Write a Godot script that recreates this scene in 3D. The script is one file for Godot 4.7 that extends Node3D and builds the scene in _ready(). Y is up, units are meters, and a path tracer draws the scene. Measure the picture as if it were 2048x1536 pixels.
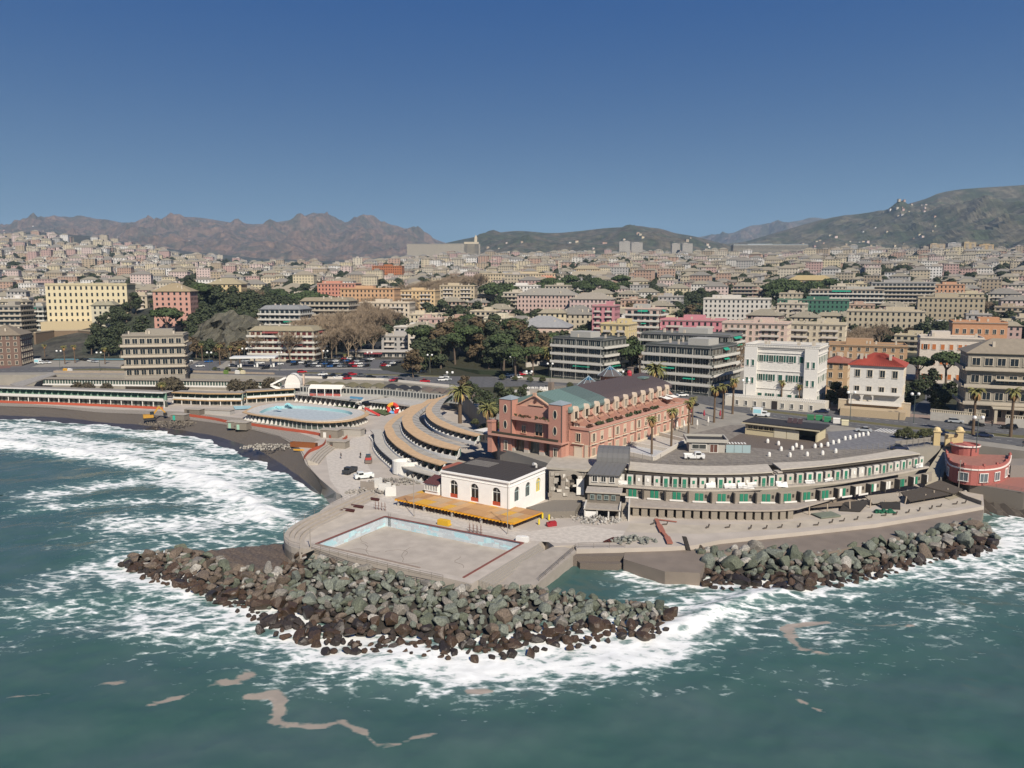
extends Node3D

# ---------------------------------------------------------------- mesh collector
class M:
	var v := PackedVector3Array()
	var n := PackedVector3Array()
	var c := PackedColorArray()
	var uv := PackedVector2Array()
	var col := Color(1, 1, 1)
	func tri(a: Vector3, b: Vector3, d: Vector3) -> void:
		var k := (b - a).cross(d - a).normalized()
		v.append(a); v.append(d); v.append(b)
		n.append(k); n.append(k); n.append(k)
		c.append(col); c.append(col); c.append(col)
	func quad(a: Vector3, b: Vector3, d: Vector3, e: Vector3) -> void:
		tri(a, b, d); tri(a, d, e)
	func quv(a: Vector3, b: Vector3, d: Vector3, e: Vector3, u0: float, v0: float, u1: float, v1: float) -> void:
		tri(a, b, d); tri(a, d, e)
		for t in [Vector2(u0, v0), Vector2(u1, v1), Vector2(u1, v0), Vector2(u0, v0), Vector2(u0, v1), Vector2(u1, v1)]: uv.append(t)
	func obox(o: Vector3, x: Vector3, y: Vector3, z: Vector3) -> void:
		var p := o + x; var q := o + y; var r := o + z
		quad(r, r + x, r + x + y, r + y); quad(p, o, q, p + y)
		quad(p + z, p, p + y, p + y + z); quad(o, r, r + y, q)
		quad(q + z, q + z + x, q + x, q); quad(o, p, p + z, r)
	func box(ctr: Vector3, s: Vector3, yaw := 0.0) -> void:
		var b := Basis(Vector3.UP, yaw)
		var x := b.x * s.x; var y := b.y * s.y; var z := b.z * s.z
		obox(ctr - (x + y + z) * 0.5, x, y, z)
	func bar(a: Vector3, b: Vector3, w: float, h: float) -> void:
		var d := b - a
		var side := d.cross(Vector3.UP)
		if side.length() < 0.0001: side = Vector3.RIGHT
		side = side.normalized() * w
		var up := side.cross(d).normalized() * h
		obox(a - side * 0.5 - up * 0.5, d, up, side)
	func cyl(a: Vector3, b: Vector3, r0: float, r1: float, k := 8, cap := true) -> void:
		var d := (b - a).normalized()
		var x := d.cross(Vector3.UP)
		if x.length() < 0.01: x = Vector3.RIGHT
		x = x.normalized(); var y := d.cross(x)
		for i in k:
			var t0 := TAU * i / k; var t1 := TAU * (i + 1) / k
			var e0 := x * cos(t0) + y * sin(t0); var e1 := x * cos(t1) + y * sin(t1)
			quad(a + e0 * r0, a + e1 * r0, b + e1 * r1, b + e0 * r1)
			if cap:
				if r1 > 0.001: tri(b, b + e0 * r1, b + e1 * r1)
				if r0 > 0.001: tri(a, a + e1 * r0, a + e0 * r0)
	func prism(p0: PackedVector2Array, y0: float, y1: float, bottom := false) -> void:
		var p := p0.duplicate()
		var s := 0.0
		for i in p.size():
			var q := p[(i + 1) % p.size()]
			s += p[i].x * q.y - q.x * p[i].y
		if s < 0: p.reverse()
		for i in p.size():
			var a := p[i]; var b := p[(i + 1) % p.size()]
			quad(Vector3(a.x, y0, a.y), Vector3(a.x, y1, a.y), Vector3(b.x, y1, b.y), Vector3(b.x, y0, b.y))
		cap_poly(p, y1, true)
		if bottom: cap_poly(p, y0, false)
	func cap_poly(p: PackedVector2Array, y: float, up: bool) -> void:
		var t := Geometry2D.triangulate_polygon(p)
		for i in range(0, t.size(), 3):
			var a := Vector3(p[t[i]].x, y, p[t[i]].y); var b := Vector3(p[t[i + 1]].x, y, p[t[i + 1]].y); var d := Vector3(p[t[i + 2]].x, y, p[t[i + 2]].y)
			if ((b - a).cross(d - a).y > 0) == up: tri(a, b, d)
			else: tri(a, d, b)
	func ribbon(f: Array, b: Array, th: float) -> void:   # slab between a front and a back line of the same length; top at the points
		var dn := Vector3(0, -th, 0)
		for i in f.size() - 1:
			var a: Vector3 = f[i]; var a2: Vector3 = f[i + 1]; var k: Vector3 = b[i]; var k2: Vector3 = b[i + 1]
			if (a2 - a).cross(k - a).y < 0:
				var s := a; a = k; k = s
				s = a2; a2 = k2; k2 = s
			quad(a, a2, k2, k)
			quad(a + dn, k + dn, k2 + dn, a2 + dn)
			quad(a + dn, a2 + dn, a2, a); quad(k2 + dn, k + dn, k, k2)
			if i == 0: quad(k + dn, a + dn, a, k)
			if i == f.size() - 2: quad(a2 + dn, k2 + dn, k2, a2)
	func fence(line: Array, h: float, w: float) -> void:    # upright band along a line
		for i in line.size() - 1:
			var a: Vector3 = line[i]; var b: Vector3 = line[i + 1]
			bar(a + Vector3(0, h * 0.5, 0), b + Vector3(0, h * 0.5, 0), w, h)
	func lathe(prof: Array, k := 12, at := Vector3.ZERO) -> void:  # [r, y] pairs from the bottom up
		for i in prof.size() - 1:
			for j in k:
				var t0 := TAU * j / k; var t1 := TAU * (j + 1) / k
				var r0: float = prof[i][0]; var r1: float = prof[i + 1][0]; var y0: float = prof[i][1]; var y1: float = prof[i + 1][1]
				var a := at + Vector3(cos(t0) * r0, y0, sin(t0) * r0); var b := at + Vector3(cos(t1) * r0, y0, sin(t1) * r0)
				var d := at + Vector3(cos(t1) * r1, y1, sin(t1) * r1); var e := at + Vector3(cos(t0) * r1, y1, sin(t0) * r1)
				if r1 > 0.001: tri(b, e, d)
				if r0 > 0.001: tri(b, a, e)
	func surf(mesh: ArrayMesh, mat: Material) -> void:
		var arr := []
		arr.resize(Mesh.ARRAY_MAX)
		arr[Mesh.ARRAY_VERTEX] = v; arr[Mesh.ARRAY_NORMAL] = n; arr[Mesh.ARRAY_COLOR] = c
		if uv.size() == v.size(): arr[Mesh.ARRAY_TEX_UV] = uv
		mesh.add_surface_from_arrays(Mesh.PRIMITIVE_TRIANGLES, arr)
		mesh.surface_set_material(mesh.get_surface_count() - 1, mat)
	func mesh(mat: Material) -> ArrayMesh:
		var a := ArrayMesh.new()
		surf(a, mat)
		return a

func V(x: float, y: float, z: float) -> Vector3:
	return Vector3(x, y, z)
# ---------------------------------------------------------------- nodes
var names := {}
func numbered(s: String) -> String:
	names[s] = names.get(s, -1) + 1
	return s if names[s] == 0 else "%s_%03d" % [s, names[s]]
func tag(o: Node, label: String, category: String, group := "") -> Node:
	o.set_meta("label", label); o.set_meta("category", category)
	if group != "": o.set_meta("group", group)
	return o
func thing(called: String, label: String, category: String, at := Vector3.ZERO, yaw := 0.0, group := "") -> Node3D:
	var o := Node3D.new()
	o.name = numbered(called)
	o.position = at; o.rotation.y = yaw
	add_child(o)
	tag(o, label, category, group)
	return o
func mi(par: Node, called: String, mesh: Mesh, at := Vector3.ZERO, yaw := 0.0) -> MeshInstance3D:
	var o := MeshInstance3D.new()
	o.mesh = mesh
	o.name = called if par != self else numbered(called)
	o.position = at; o.rotation.y = yaw
	par.add_child(o, true)
	return o
func part(par: Node, called: String, m: M, mat: Material) -> MeshInstance3D:
	return mi(par, called, m.mesh(mat))
func solo(called: String, label: String, category: String, m: M, mat: Material, group := "", at := Vector3.ZERO, yaw := 0.0) -> MeshInstance3D:
	var o := mi(self, called, m.mesh(mat), at, yaw)
	tag(o, label, category, group)
	return o
func ground(called: String, m: M, mat: Material) -> MeshInstance3D:
	var o := mi(self, called, m.mesh(mat))
	o.set_meta("kind", "structure")
	return o
func stuff(o: Node) -> Node:
	o.set_meta("kind", "stuff")
	return o
func copy(src: Node3D, label: String, at: Vector3, yaw := 0.0, sc := 1.0) -> Node3D:
	var o: Node3D = src.duplicate()
	o.name = numbered(String(src.get_meta("base")))
	add_child(o)
	o.position = at; o.rotation.y = yaw; o.scale = Vector3.ONE * sc
	o.set_meta("label", label)
	return o
var boxes := {}
func bm(s: Vector3, mat: Material) -> BoxMesh:
	var k := [s, mat]
	if not boxes.has(k):
		var b := BoxMesh.new()
		b.size = s; b.material = mat
		boxes[k] = b
	return boxes[k]

# ---------------------------------------------------------------- geometry helpers
func L2(y: float, a: Array) -> Array:       # points at one height from x, z pairs
	var o := []
	for i in range(0, a.size(), 2): o.append(V(a[i], y, a[i + 1]))
	return o
func L3(a: Array) -> Array:
	var o := []
	for i in range(0, a.size(), 3): o.append(V(a[i], a[i + 1], a[i + 2]))
	return o
func flat(p: Array) -> PackedVector2Array:
	var o := PackedVector2Array()
	for q in p: o.append(Vector2(q.x, q.z))
	return o
func seg(p: Array, n: int) -> Array:      # even steps along a line
	var cum := [0.0]
	for i in p.size() - 1: cum.append(cum[i] + p[i].distance_to(p[i + 1]))
	var o := []
	var j := 0
	for k in n:
		var t: float = cum[-1] * k / (n - 1)
		while j < p.size() - 2 and cum[j + 1] < t: j += 1
		o.append(p[j].lerp(p[j + 1], clampf((t - cum[j]) / maxf(cum[j + 1] - cum[j], 0.0001), 0, 1)))
	return o
func smooth(p: Array, n: int) -> Array:   # even steps along a smooth curve through the points
	var o := []
	for i in p.size() - 1:
		var a: Vector3 = p[max(i - 1, 0)]; var b: Vector3 = p[i]; var c: Vector3 = p[i + 1]; var d: Vector3 = p[min(i + 2, p.size() - 1)]
		for k in 8: o.append(b.cubic_interpolate(c, a, d, k / 8.0))
	o.append(p[-1])
	return seg(o, n)
func lift(p: Array, y: float) -> Array:
	var o := []
	for q in p: o.append(V(q.x, q.y + y, q.z))
	return o
func offset(p: Array, d: float) -> Array:  # sideways shift of a line, to its left seen from above when d > 0
	var o := []
	for i in p.size():
		var t: Vector3 = p[min(i + 1, p.size() - 1)] - p[max(i - 1, 0)]
		t.y = 0
		var s := Vector3.UP.cross(t).normalized()
		o.append(p[i] + s * d)
	return o
func seg_dist(p: Vector2, a: Vector2, b: Vector2) -> float:
	var ab := b - a
	var t := clampf((p - a).dot(ab) / maxf(ab.length_squared(), 0.0001), 0, 1)
	return p.distance_to(a + ab * t)
func line_dist(p: Vector2, l: PackedVector2Array) -> float:
	var d := 1e9
	for i in l.size() - 1: d = minf(d, seg_dist(p, l[i], l[i + 1]))
	return d

# ---------------------------------------------------------------- materials
var texs := {}
func noise_img(seed_: int, freq: float, oct: int, size: int, kind := 0) -> Image:
	var f := FastNoiseLite.new()
	f.seed = seed_; f.frequency = freq; f.fractal_octaves = oct
	f.noise_type = FastNoiseLite.TYPE_SIMPLEX_SMOOTH if kind < 2 else FastNoiseLite.TYPE_CELLULAR
	f.fractal_type = FastNoiseLite.FRACTAL_RIDGED if kind == 1 else FastNoiseLite.FRACTAL_FBM
	if kind == 2: f.cellular_return_type = FastNoiseLite.RETURN_DISTANCE2_SUB
	return f.get_seamless_image(size, size)
# a grey texture of fine and coarse noise between lo and 1
func tex(key: String) -> ImageTexture:
	if texs.has(key): return texs[key]
	var spec: Array = {
		"plaster": [11, 0.02, 4, 12, 0.25, 2, 0.84], "concrete": [21, 0.006, 5, 22, 0.3, 3, 0.85], "rock": [31, 0.014, 5, 32, 0.12, 3, 0.30],
		"asphalt": [41, 0.01, 4, 42, 0.35, 2, 0.70], "sand": [51, 0.02, 5, 52, 0.4, 2, 0.8], "leaf": [61, 0.03, 4, 62, 0.3, 2, 0.5], "hill": [71, 0.008, 6, 72, 0.05, 4, 0.15],
		"clean": [15, 0.01, 3, 16, 0.2, 2, 0.94], "rubble": [81, 0.03, 4, 82, 0.3, 3, 0.5]}[key]
	var a := noise_img(spec[0], spec[1], spec[2], 512)
	var b := noise_img(spec[3], spec[4], spec[5], 512)
	var da := a.get_data(); var db := b.get_data()
	var lo: float = spec[6]
	var out := PackedByteArray()
	out.resize(da.size())
	for i in da.size(): out[i] = int(255.0 * clampf(lo + (1.0 - lo) * (da[i] * 0.55 + db[i] * 0.45) / 200.0, 0, 1))
	var im := Image.create_from_data(512, 512, false, Image.FORMAT_L8, out)
	im.convert(Image.FORMAT_RGB8)
	im.generate_mipmaps()
	texs[key] = ImageTexture.create_from_image(im)
	return texs[key]
var mats := {}
func mt(hex: String, rough := 0.85, texture := "", tile := 4.0, bump := 0.0) -> StandardMaterial3D:
	var k := [hex, rough, texture, tile, bump]
	if mats.has(k): return mats[k]
	var m := StandardMaterial3D.new()
	m.albedo_color = Color.html(hex); m.roughness = rough
	if texture != "":
		m.albedo_texture = tex(texture)
		m.uv1_triplanar = true; m.uv1_world_triplanar = true
		m.uv1_scale = Vector3.ONE / tile
		if bump > 0:
			m.heightmap_enabled = true; m.heightmap_texture = tex(texture); m.heightmap_scale = bump
	mats[k] = m
	return m
func vmat(texture := "", tile := 4.0, rough := 0.9, bump := 0.0) -> StandardMaterial3D:   # colours come with the vertices
	var k := ["v", texture, tile, rough, bump]
	if not mats.has(k):
		var m: StandardMaterial3D = mt("ffffff", rough, texture, tile, bump).duplicate()
		m.vertex_color_use_as_albedo = true
		mats[k] = m
	return mats[k]
func glass(hex: String, rough := 0.08) -> StandardMaterial3D:
	var k := ["g", hex, rough]
	if not mats.has(k):
		var m := StandardMaterial3D.new()
		m.albedo_color = Color.html(hex); m.roughness = rough; m.metallic_specular = 0.6
		mats[k] = m
	return mats[k]
func lin(hex: String) -> Color:
	return Color.html(hex).srgb_to_linear()

# ---------------------------------------------------------------- camera, sky, sun
func build_light() -> void:
	var cam := Camera3D.new()
	cam.position = V(0, 52, 0); cam.rotation_degrees.x = -7.4235
	cam.fov = 52.481; cam.near = 0.5; cam.far = 30000.0
	cam.name = "camera"
	add_child(cam)
	var env := Environment.new()
	env.background_mode = Environment.BG_SKY
	var sm := ProceduralSkyMaterial.new()
	sm.sky_top_color = Color.html("003f7c"); sm.sky_horizon_color = Color.html("7798a8")
	sm.ground_bottom_color = Color.html("5c7a80"); sm.ground_horizon_color = Color.html("7798a8")
	sm.sky_curve = 0.092
	var sky := Sky.new()
	sky.sky_material = sm
	env.sky = sky
	env.tonemap_mode = Environment.TONE_MAPPER_LINEAR
	env.tonemap_exposure = 1.3
	env.fog_enabled = true; env.fog_density = 0.00007; env.fog_light_color = Color.html("8fa6bd")
	env.sdfgi_enabled = true; env.ssao_enabled = true; env.ssil_enabled = true
	var we := WorldEnvironment.new()
	we.environment = env; we.name = "world_environment"
	add_child(we)
	var sun := DirectionalLight3D.new()
	sun.name = "sun"
	sun.light_energy = 1.6; sun.light_angular_distance = 0.5; sun.light_color = Color(1.0, 0.96, 0.90)
	sun.shadow_enabled = true
	add_child(sun)
	sun.look_at_from_position(Vector3.ZERO, -V(0.27, 0.64, 0.72))

# ---------------------------------------------------------------- sea
var R1F: Array = L2(0,[-72.28,-139.57,-64.9,-134.06,-59.84,-131.7,-53.38,-127.63,-45.39,-121.96,-37.6,-115.29,-32.46,-113.5,-25.16,-108.14,-19.23,-107.66,-12.55,-106.56,-6.71,-105.32,-1.72,-106.09,3.35,-107.66,9.24,-108.46,15.28,-109.76,21.52,-111.43,25.32,-116.01])
var R1B: Array = L3([-72.07,0.7,-141.91,-68.01,0.9,-143,-61.91,1,-144.4,-56.68,1.1,-140.81,-49.96,1.3,-135.07,-41.84,1.5,-132.09,-39.44,2.3,-136.96,-34.85,2.5,-136.15,-22.8,2.5,-129.24,-13.65,2.4,-124.3,-7.71,2.2,-122.44,-1.98,2.2,-123.08,4.52,1.4,-125.05,7.94,1.1,-123.24,15.09,0.9,-120.85,20.66,0.7,-120.12,25.1,0.4,-118.86])
var R2F: Array = L2(0,[31.37,-136.51,32.08,-131.7,37.05,-129.86,43.71,-128.96,49.76,-128.96,57.33,-130.54,66.2,-134.55,75.48,-140.35,83.98,-143.85,90.9,-145.8,97.06,-150.76])
var R2B: Array = L3([35.1,2,-142.12,39.13,2.1,-141.28,45.03,2,-142.12,52.4,2,-141.56,57.24,1.6,-139.42,63.26,1.8,-142.69,71.79,1.8,-146.71,81.8,2,-150.99,89.97,2.2,-154.87,97.3,2.3,-158.61,99.94,1,-157.26])
var BEACH: Array = L2(0,[-232.5,-301.8,-196.7,-295,-175.6,-291.7,-154,-283.3,-128.3,-271.6,-107.2,-259,-92,-245.2,-76.4,-226.6,-64.2,-210.6,-54.52,-197.67,-47.16,-186.18])
var BREAKER: Array = L2(0,[-203.6,-263.4,-168.3,-251.5,-145.5,-240.6,-115,-226.6,-94.3,-212.9,-77.29,-197.67,-62.45,-180.48,-52.88,-166.68])
var SCUM := [[L2(0,[-45.04,-90.96,-42.27,-92.49,-40.35,-94.82,-37.67,-96.34]), 0.63], [L2(0,[-38.28,-96.21,-36.45,-96.6,-35.58,-97.92]), 1.40], [L2(0,[-33.86,-92.85,-32.04,-93.09,-30.63,-93.7,-29.14,-91.9,-28.53,-87.39]), 0.63], [L2(0,[-27.62,-86.74,-22.8,-86.53,-20.62,-87.39,-17.81,-85.28,-15.53,-82.3,-13.55,-82.3,-11.17,-83.67,-9.23,-84.47]), 0.35],
	[L2(0,[-65.96,-92.49,-62.55,-93.09,-59.31,-94.07,-55.63,-95.57,-51.33,-96.09]), 0.39], [L2(0,[41.5,-112.63,40.78,-108.46,41.1,-105.32,43.95,-103.52]), 0.70], [L2(0,[42.18,-113.5,48.49,-114.93]), 0.42], [L2(0,[54.05,-113.5,60.76,-113.15]), 0.42], [L2(0,[35.76,-92.49,37.78,-89.59]), 0.28], [L2(0,[-5.73,-94.32,-3.48,-94.57]), 0.49]]
# foam: lines with a width to either side and a strength
var FOAM := [[R1F, 7.5, 1.05], [L2(0,[-31.9,-111.43,-18.71,-104.56,-6.49,-101.63,5.35,-103.82,19.96,-106.87]), 8.5, 1.15], [L2(0,[-28.82,-105.32,-15.06,-98.85,-4.22,-96.86,8.47,-98.85,21.54,-103.82]), 7.0, 0.62], [R2F, 5.0, 1.0], [L2(0,[32.06,-127.19,48.33,-125.05,63.58,-128.96,79.2,-135.28,99.68,-144.4]), 7.0, 0.62],
	[L2(0,[24.96,-113.5,30.33,-119.98,35.18,-122.97,40.45,-124]), 7.0, 0.95], [L2(0,[18.92,-100.93,27.2,-106.87,35.96,-117.12]), 5.0, 0.62], [L2(0,[95.58,-148.68,115.48,-166.68]), 9.0, 0.95], [L2(0,[86.87,-139.05,98.83,-141.68]), 6.0, 0.7],
	[L2(0,[-67.53,-137.77,-59.34,-130.54,-47.85,-121.96]), 4.5, 1.0], [L2(0,[-73.98,-119.01,-63.92,-122.97,-48.48,-115.29,-30.25,-105.32]), 11.0, 0.64], [L2(0,[-54.63,-111.77,-42.1,-108.46,-28.06,-102.35]), 6.0, 0.5], [L2(0,[-79.22,-129.41,-75.97,-141.68,-81.41,-156.38]), 7.0, 0.55],
	[BEACH, 3.2, 1.0], [BREAKER, 7.0, 1.2], [L2(0,[-216.3,-280.3,-178.4,-267,-130.9,-242.9,-105.5,-232,-84.2,-215.9,-69.6,-201.8]), 13.0, 0.98], [L2(0,[-221.7,-287.5,-188.4,-282.3,-146.5,-272.5,-102.3,-250.7,-90.1,-235.6]), 7.0, 0.92], [L2(0,[-69.6,-201.8,-57.93,-189.39,-47.55,-180.48]), 6.0, 0.62],
	[L2(0,[-95.8,-210,-72.92,-189.39,-56.23,-168.53,-50.73,-161.37]), 11.0, 0.88], [L2(0,[-115.24,-187.09,-106.69,-196.66,-93.3,-204.5,-74.16,-189.39]), 8.0, 0.74], [L2(0,[-111.1,-174.3,-101.82,-178.37,-87.28,-182.63]), 5.0, 0.62], [L2(0,[-81.52,-163.1,-66.78,-161.37,-53.88,-154.78]), 13.0, 0.68], [L2(0,[-75.87,-147.23,-64.94,-151.67,-53.56,-153.83]), 7.0, 0.62],
	[L2(0,[20.26,-134.06,23.92,-129.41,21.97,-122.97]), 5.0, 0.62], [L2(0,[27.85,-131.7,31.8,-126.11]), 6.0, 0.7], [L2(0,[30.81,-106.87,42.84,-110.09,61.19,-117.12,87.48,-127.19]), 12.0, 0.36]]
func sea_y(x: float, z: float, f: FastNoiseLite, br: PackedVector2Array, br2: PackedVector2Array) -> float:
	var y := 0.16 * sin(x * 0.11 + z * 0.27 + 1.5 * f.get_noise_2d(x * 0.3, z * 0.3)) + 0.26 * f.get_noise_2d(x, z) + 0.1 * f.get_noise_2d(x * 3.1 + 70, z * 3.1)
	if z < -150 and x < -20:
		var d := line_dist(Vector2(x, z), br)
		y += 1.1 * exp(-d * d / 7.0) * (0.8 + 0.5 * f.get_noise_2d(x * 2.0, z * 2.0))
	if x > 20 and x < 70 and z > -135:
		var d2 := line_dist(Vector2(x, z), br2)
		y += 0.9 * exp(-d2 * d2 / 5.0)
	return maxf(y, -0.3)
func foam_density(p: Vector2, lines: Array) -> float:
	var best := 0.0
	for l in lines:
		if l[3].has_point(p):
			var d := line_dist(p, l[0]) / float(l[1])
			if d < 2.4: best = maxf(best, float(l[2]) * exp(-d * d))
	return best
func build_sea() -> void:
	var lines := []
	for l in FOAM:
		var fl := flat(l[0])
		var r := Rect2(fl[0], Vector2.ZERO)
		for q in fl: r = r.expand(q)
		lines.append([fl, l[1], l[2], r.grow(float(l[1]) * 2.4)])
	var scum := []
	for l in SCUM:
		var fl := flat(l[0])
		var r := Rect2(fl[0], Vector2.ZERO)
		for q in fl: r = r.expand(q)
		scum.append([fl, l[1], 1.0, r.grow(float(l[1]) * 3.0)])
	var wave := FastNoiseLite.new()
	wave.seed = 5; wave.frequency = 0.09; wave.fractal_octaves = 3
	var br := flat(BREAKER); var br2 := flat(L2(0,[24.78,-112.63,31.46,-118.06,39.31,-122.97,44.97,-125.05]))
	var am := ArrayMesh.new()
	var res := 0.125
	for patch in [[-126.0, -188.0, 2048, 1024, 0.62], [-290.0, -328.0, 2048, 1120, 1.0]]:
		var x0: float = patch[0]; var z0: float = patch[1]; var w: int = patch[2]; var h: int = patch[3]
		var lace := FastNoiseLite.new()
		lace.seed = 3; lace.frequency = 0.028; lace.fractal_octaves = 4; lace.fractal_type = FastNoiseLite.FRACTAL_RIDGED; lace.fractal_gain = 0.55
		lace.domain_warp_enabled = true; lace.domain_warp_amplitude = 26.0; lace.domain_warp_frequency = 0.02
		lace.offset = V(x0 / res * 0.5, z0 / res, 0)
		var li := lace.get_image(w / 2, h, false, false, false)
		li.resize(w, h, Image.INTERPOLATE_BILINEAR)
		var clump := FastNoiseLite.new()
		clump.seed = 9; clump.frequency = 0.008; clump.fractal_octaves = 5
		clump.offset = V(x0 / res * 0.6, z0 / res, 0)
		var ci := clump.get_image(int(w * 0.6), h, false, false, false)
		ci.resize(w, h, Image.INTERPOLATE_BILINEAR)
		var dw := w / 16; var dh := h / 16
		var dd := PackedByteArray(); dd.resize(dw * dh)
		var sd := PackedByteArray(); sd.resize(dw * dh)
		for j in dh:
			for i in dw:
				var p := Vector2(x0 + (i + 0.5) * 16 * res, z0 + (j + 0.5) * 16 * res)
				dd[j * dw + i] = int(clampf(foam_density(p, lines) / 1.2, 0, 1) * 255)
		var sw := w / 4; var sh := h / 4
		sd.resize(sw * sh)
		for l in scum:
			var r: Rect2 = l[3]
			for j in range(max(0, int((r.position.y - z0) / res / 4)), min(sh, int((r.end.y - z0) / res / 4))):
				for i in range(max(0, int((r.position.x - x0) / res / 4)), min(sw, int((r.end.x - x0) / res / 4))):
					var d := line_dist(Vector2(x0 + i * 4 * res, z0 + j * 4 * res), l[0]) / float(l[1])
					sd[j * sw + i] = max(sd[j * sw + i], int(255 * exp(-d * d)))
		var di := Image.create_from_data(dw, dh, false, Image.FORMAT_L8, dd)
		di.resize(w, h, Image.INTERPOLATE_CUBIC)
		var si := Image.create_from_data(sw, sh, false, Image.FORMAT_L8, sd)
		si.resize(w, h, Image.INTERPOLATE_BILINEAR)
		var L := li.get_data(); var C := ci.get_data(); var Dn := di.get_data(); var S := si.get_data()
		var rgb := PackedByteArray(); rgb.resize(w * h * 3)
		var ro := PackedByteArray(); ro.resize(w * h)
		for i in w * h:
			var dn := Dn[i] * 0.0047
			var cl := C[i] * 0.0039
			var la := L[i] * 0.0039
			var a := clampf((dn * 1.15 + ((la - 0.62) * 1.7 + (L[((i / w * 2) % h) * w + (i % w) * 2 % w] * 0.0039 - 0.62) * 1.3) + (cl - 0.48) * 1.0 - 0.58) * 1.7, 0.0, 1.0) if dn > 0.08 else 0.0
			var milk := clampf(dn * 0.6 - 0.06, 0.0, 0.45)
			var r := 63.0 + (cl - 0.5) * 30.0; var g := 88.0 + (cl - 0.5) * 16.0; var b := 84.0 + (cl - 0.5) * 22.0
			r += (112.0 - r) * milk; g += (140.0 - g) * milk; b += (134.0 - b) * milk
			var wh := 186.0 + la * 48.0
			r += (wh - r) * a; g += (wh + 2.0 - g) * a; b += (wh - b) * a
			if S[i] > 20:
				var s := clampf((S[i] * 0.0039 + (la - 0.6) * 1.6 + (cl - 0.48) * 1.8 - 0.5) * 3.0, 0.0, 0.9)
				r += (150.0 - r) * s; g += (138.0 - g) * s; b += (128.0 - b) * s
				a = maxf(a, s)
			var k := i * 3
			rgb[k] = int(r); rgb[k + 1] = int(g); rgb[k + 2] = int(b)
			ro[i] = int(58.0 + 170.0 * a)
		var m := StandardMaterial3D.new()
		m.albedo_texture = ImageTexture.create_from_image(Image.create_from_data(w, h, false, Image.FORMAT_RGB8, rgb))
		m.roughness_texture = ImageTexture.create_from_image(Image.create_from_data(w, h, false, Image.FORMAT_L8, ro))
		m.roughness = 1.0
		m.heightmap_enabled = true; m.heightmap_texture = ImageTexture.create_from_image(ci); m.heightmap_scale = 12.0
		m.metallic_specular = 0.32
		# the surface itself, as an indexed grid
		var st: float = patch[4]
		var nx := int(w * res / st); var nz := int(h * res / st)
		var vv := PackedVector3Array(); var nn := PackedVector3Array(); var uu := PackedVector2Array(); var ii := PackedInt32Array()
		var hs := PackedFloat32Array()
		for j in nz + 1:
			for i in nx + 1:
				var x := x0 + w * res * i / nx; var z := z0 + h * res * j / nz
				hs.append(sea_y(x, z, wave, br, br2))
				vv.append(V(x, hs[-1], z)); uu.append(Vector2(float(i) / nx, float(j) / nz))
		for j in nz + 1:
			for i in nx + 1:
				var q := j * (nx + 1) + i
				var dx := (hs[j * (nx + 1) + min(i + 1, nx)] - hs[j * (nx + 1) + max(i - 1, 0)]) / (2 * st)
				var dz := (hs[min(j + 1, nz) * (nx + 1) + i] - hs[max(j - 1, 0) * (nx + 1) + i]) / (2 * st)
				nn.append(V(-dx, 1, -dz).normalized())
				if i < nx and j < nz: ii.append_array(PackedInt32Array([q, q + 1, q + nx + 2, q, q + nx + 2, q + nx + 1]))
		var arr := []
		arr.resize(Mesh.ARRAY_MAX)
		arr[Mesh.ARRAY_VERTEX] = vv; arr[Mesh.ARRAY_NORMAL] = nn; arr[Mesh.ARRAY_TEX_UV] = uu; arr[Mesh.ARRAY_INDEX] = ii
		am.add_surface_from_arrays(Mesh.PRIMITIVE_TRIANGLES, arr)
		am.surface_set_material(am.get_surface_count() - 1, m)
	var rest := M.new()
	rest.quad(V(-9000, -0.36, 3000), V(9000, -0.36, 3000), V(9000, -0.36, -200), V(-9000, -0.36, -330))
	rest.surf(am, mt("3c5954", 0.15, "sand", 40.0))
	var o := mi(self, "sea", am)
	o.set_meta("kind", "structure")

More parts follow.
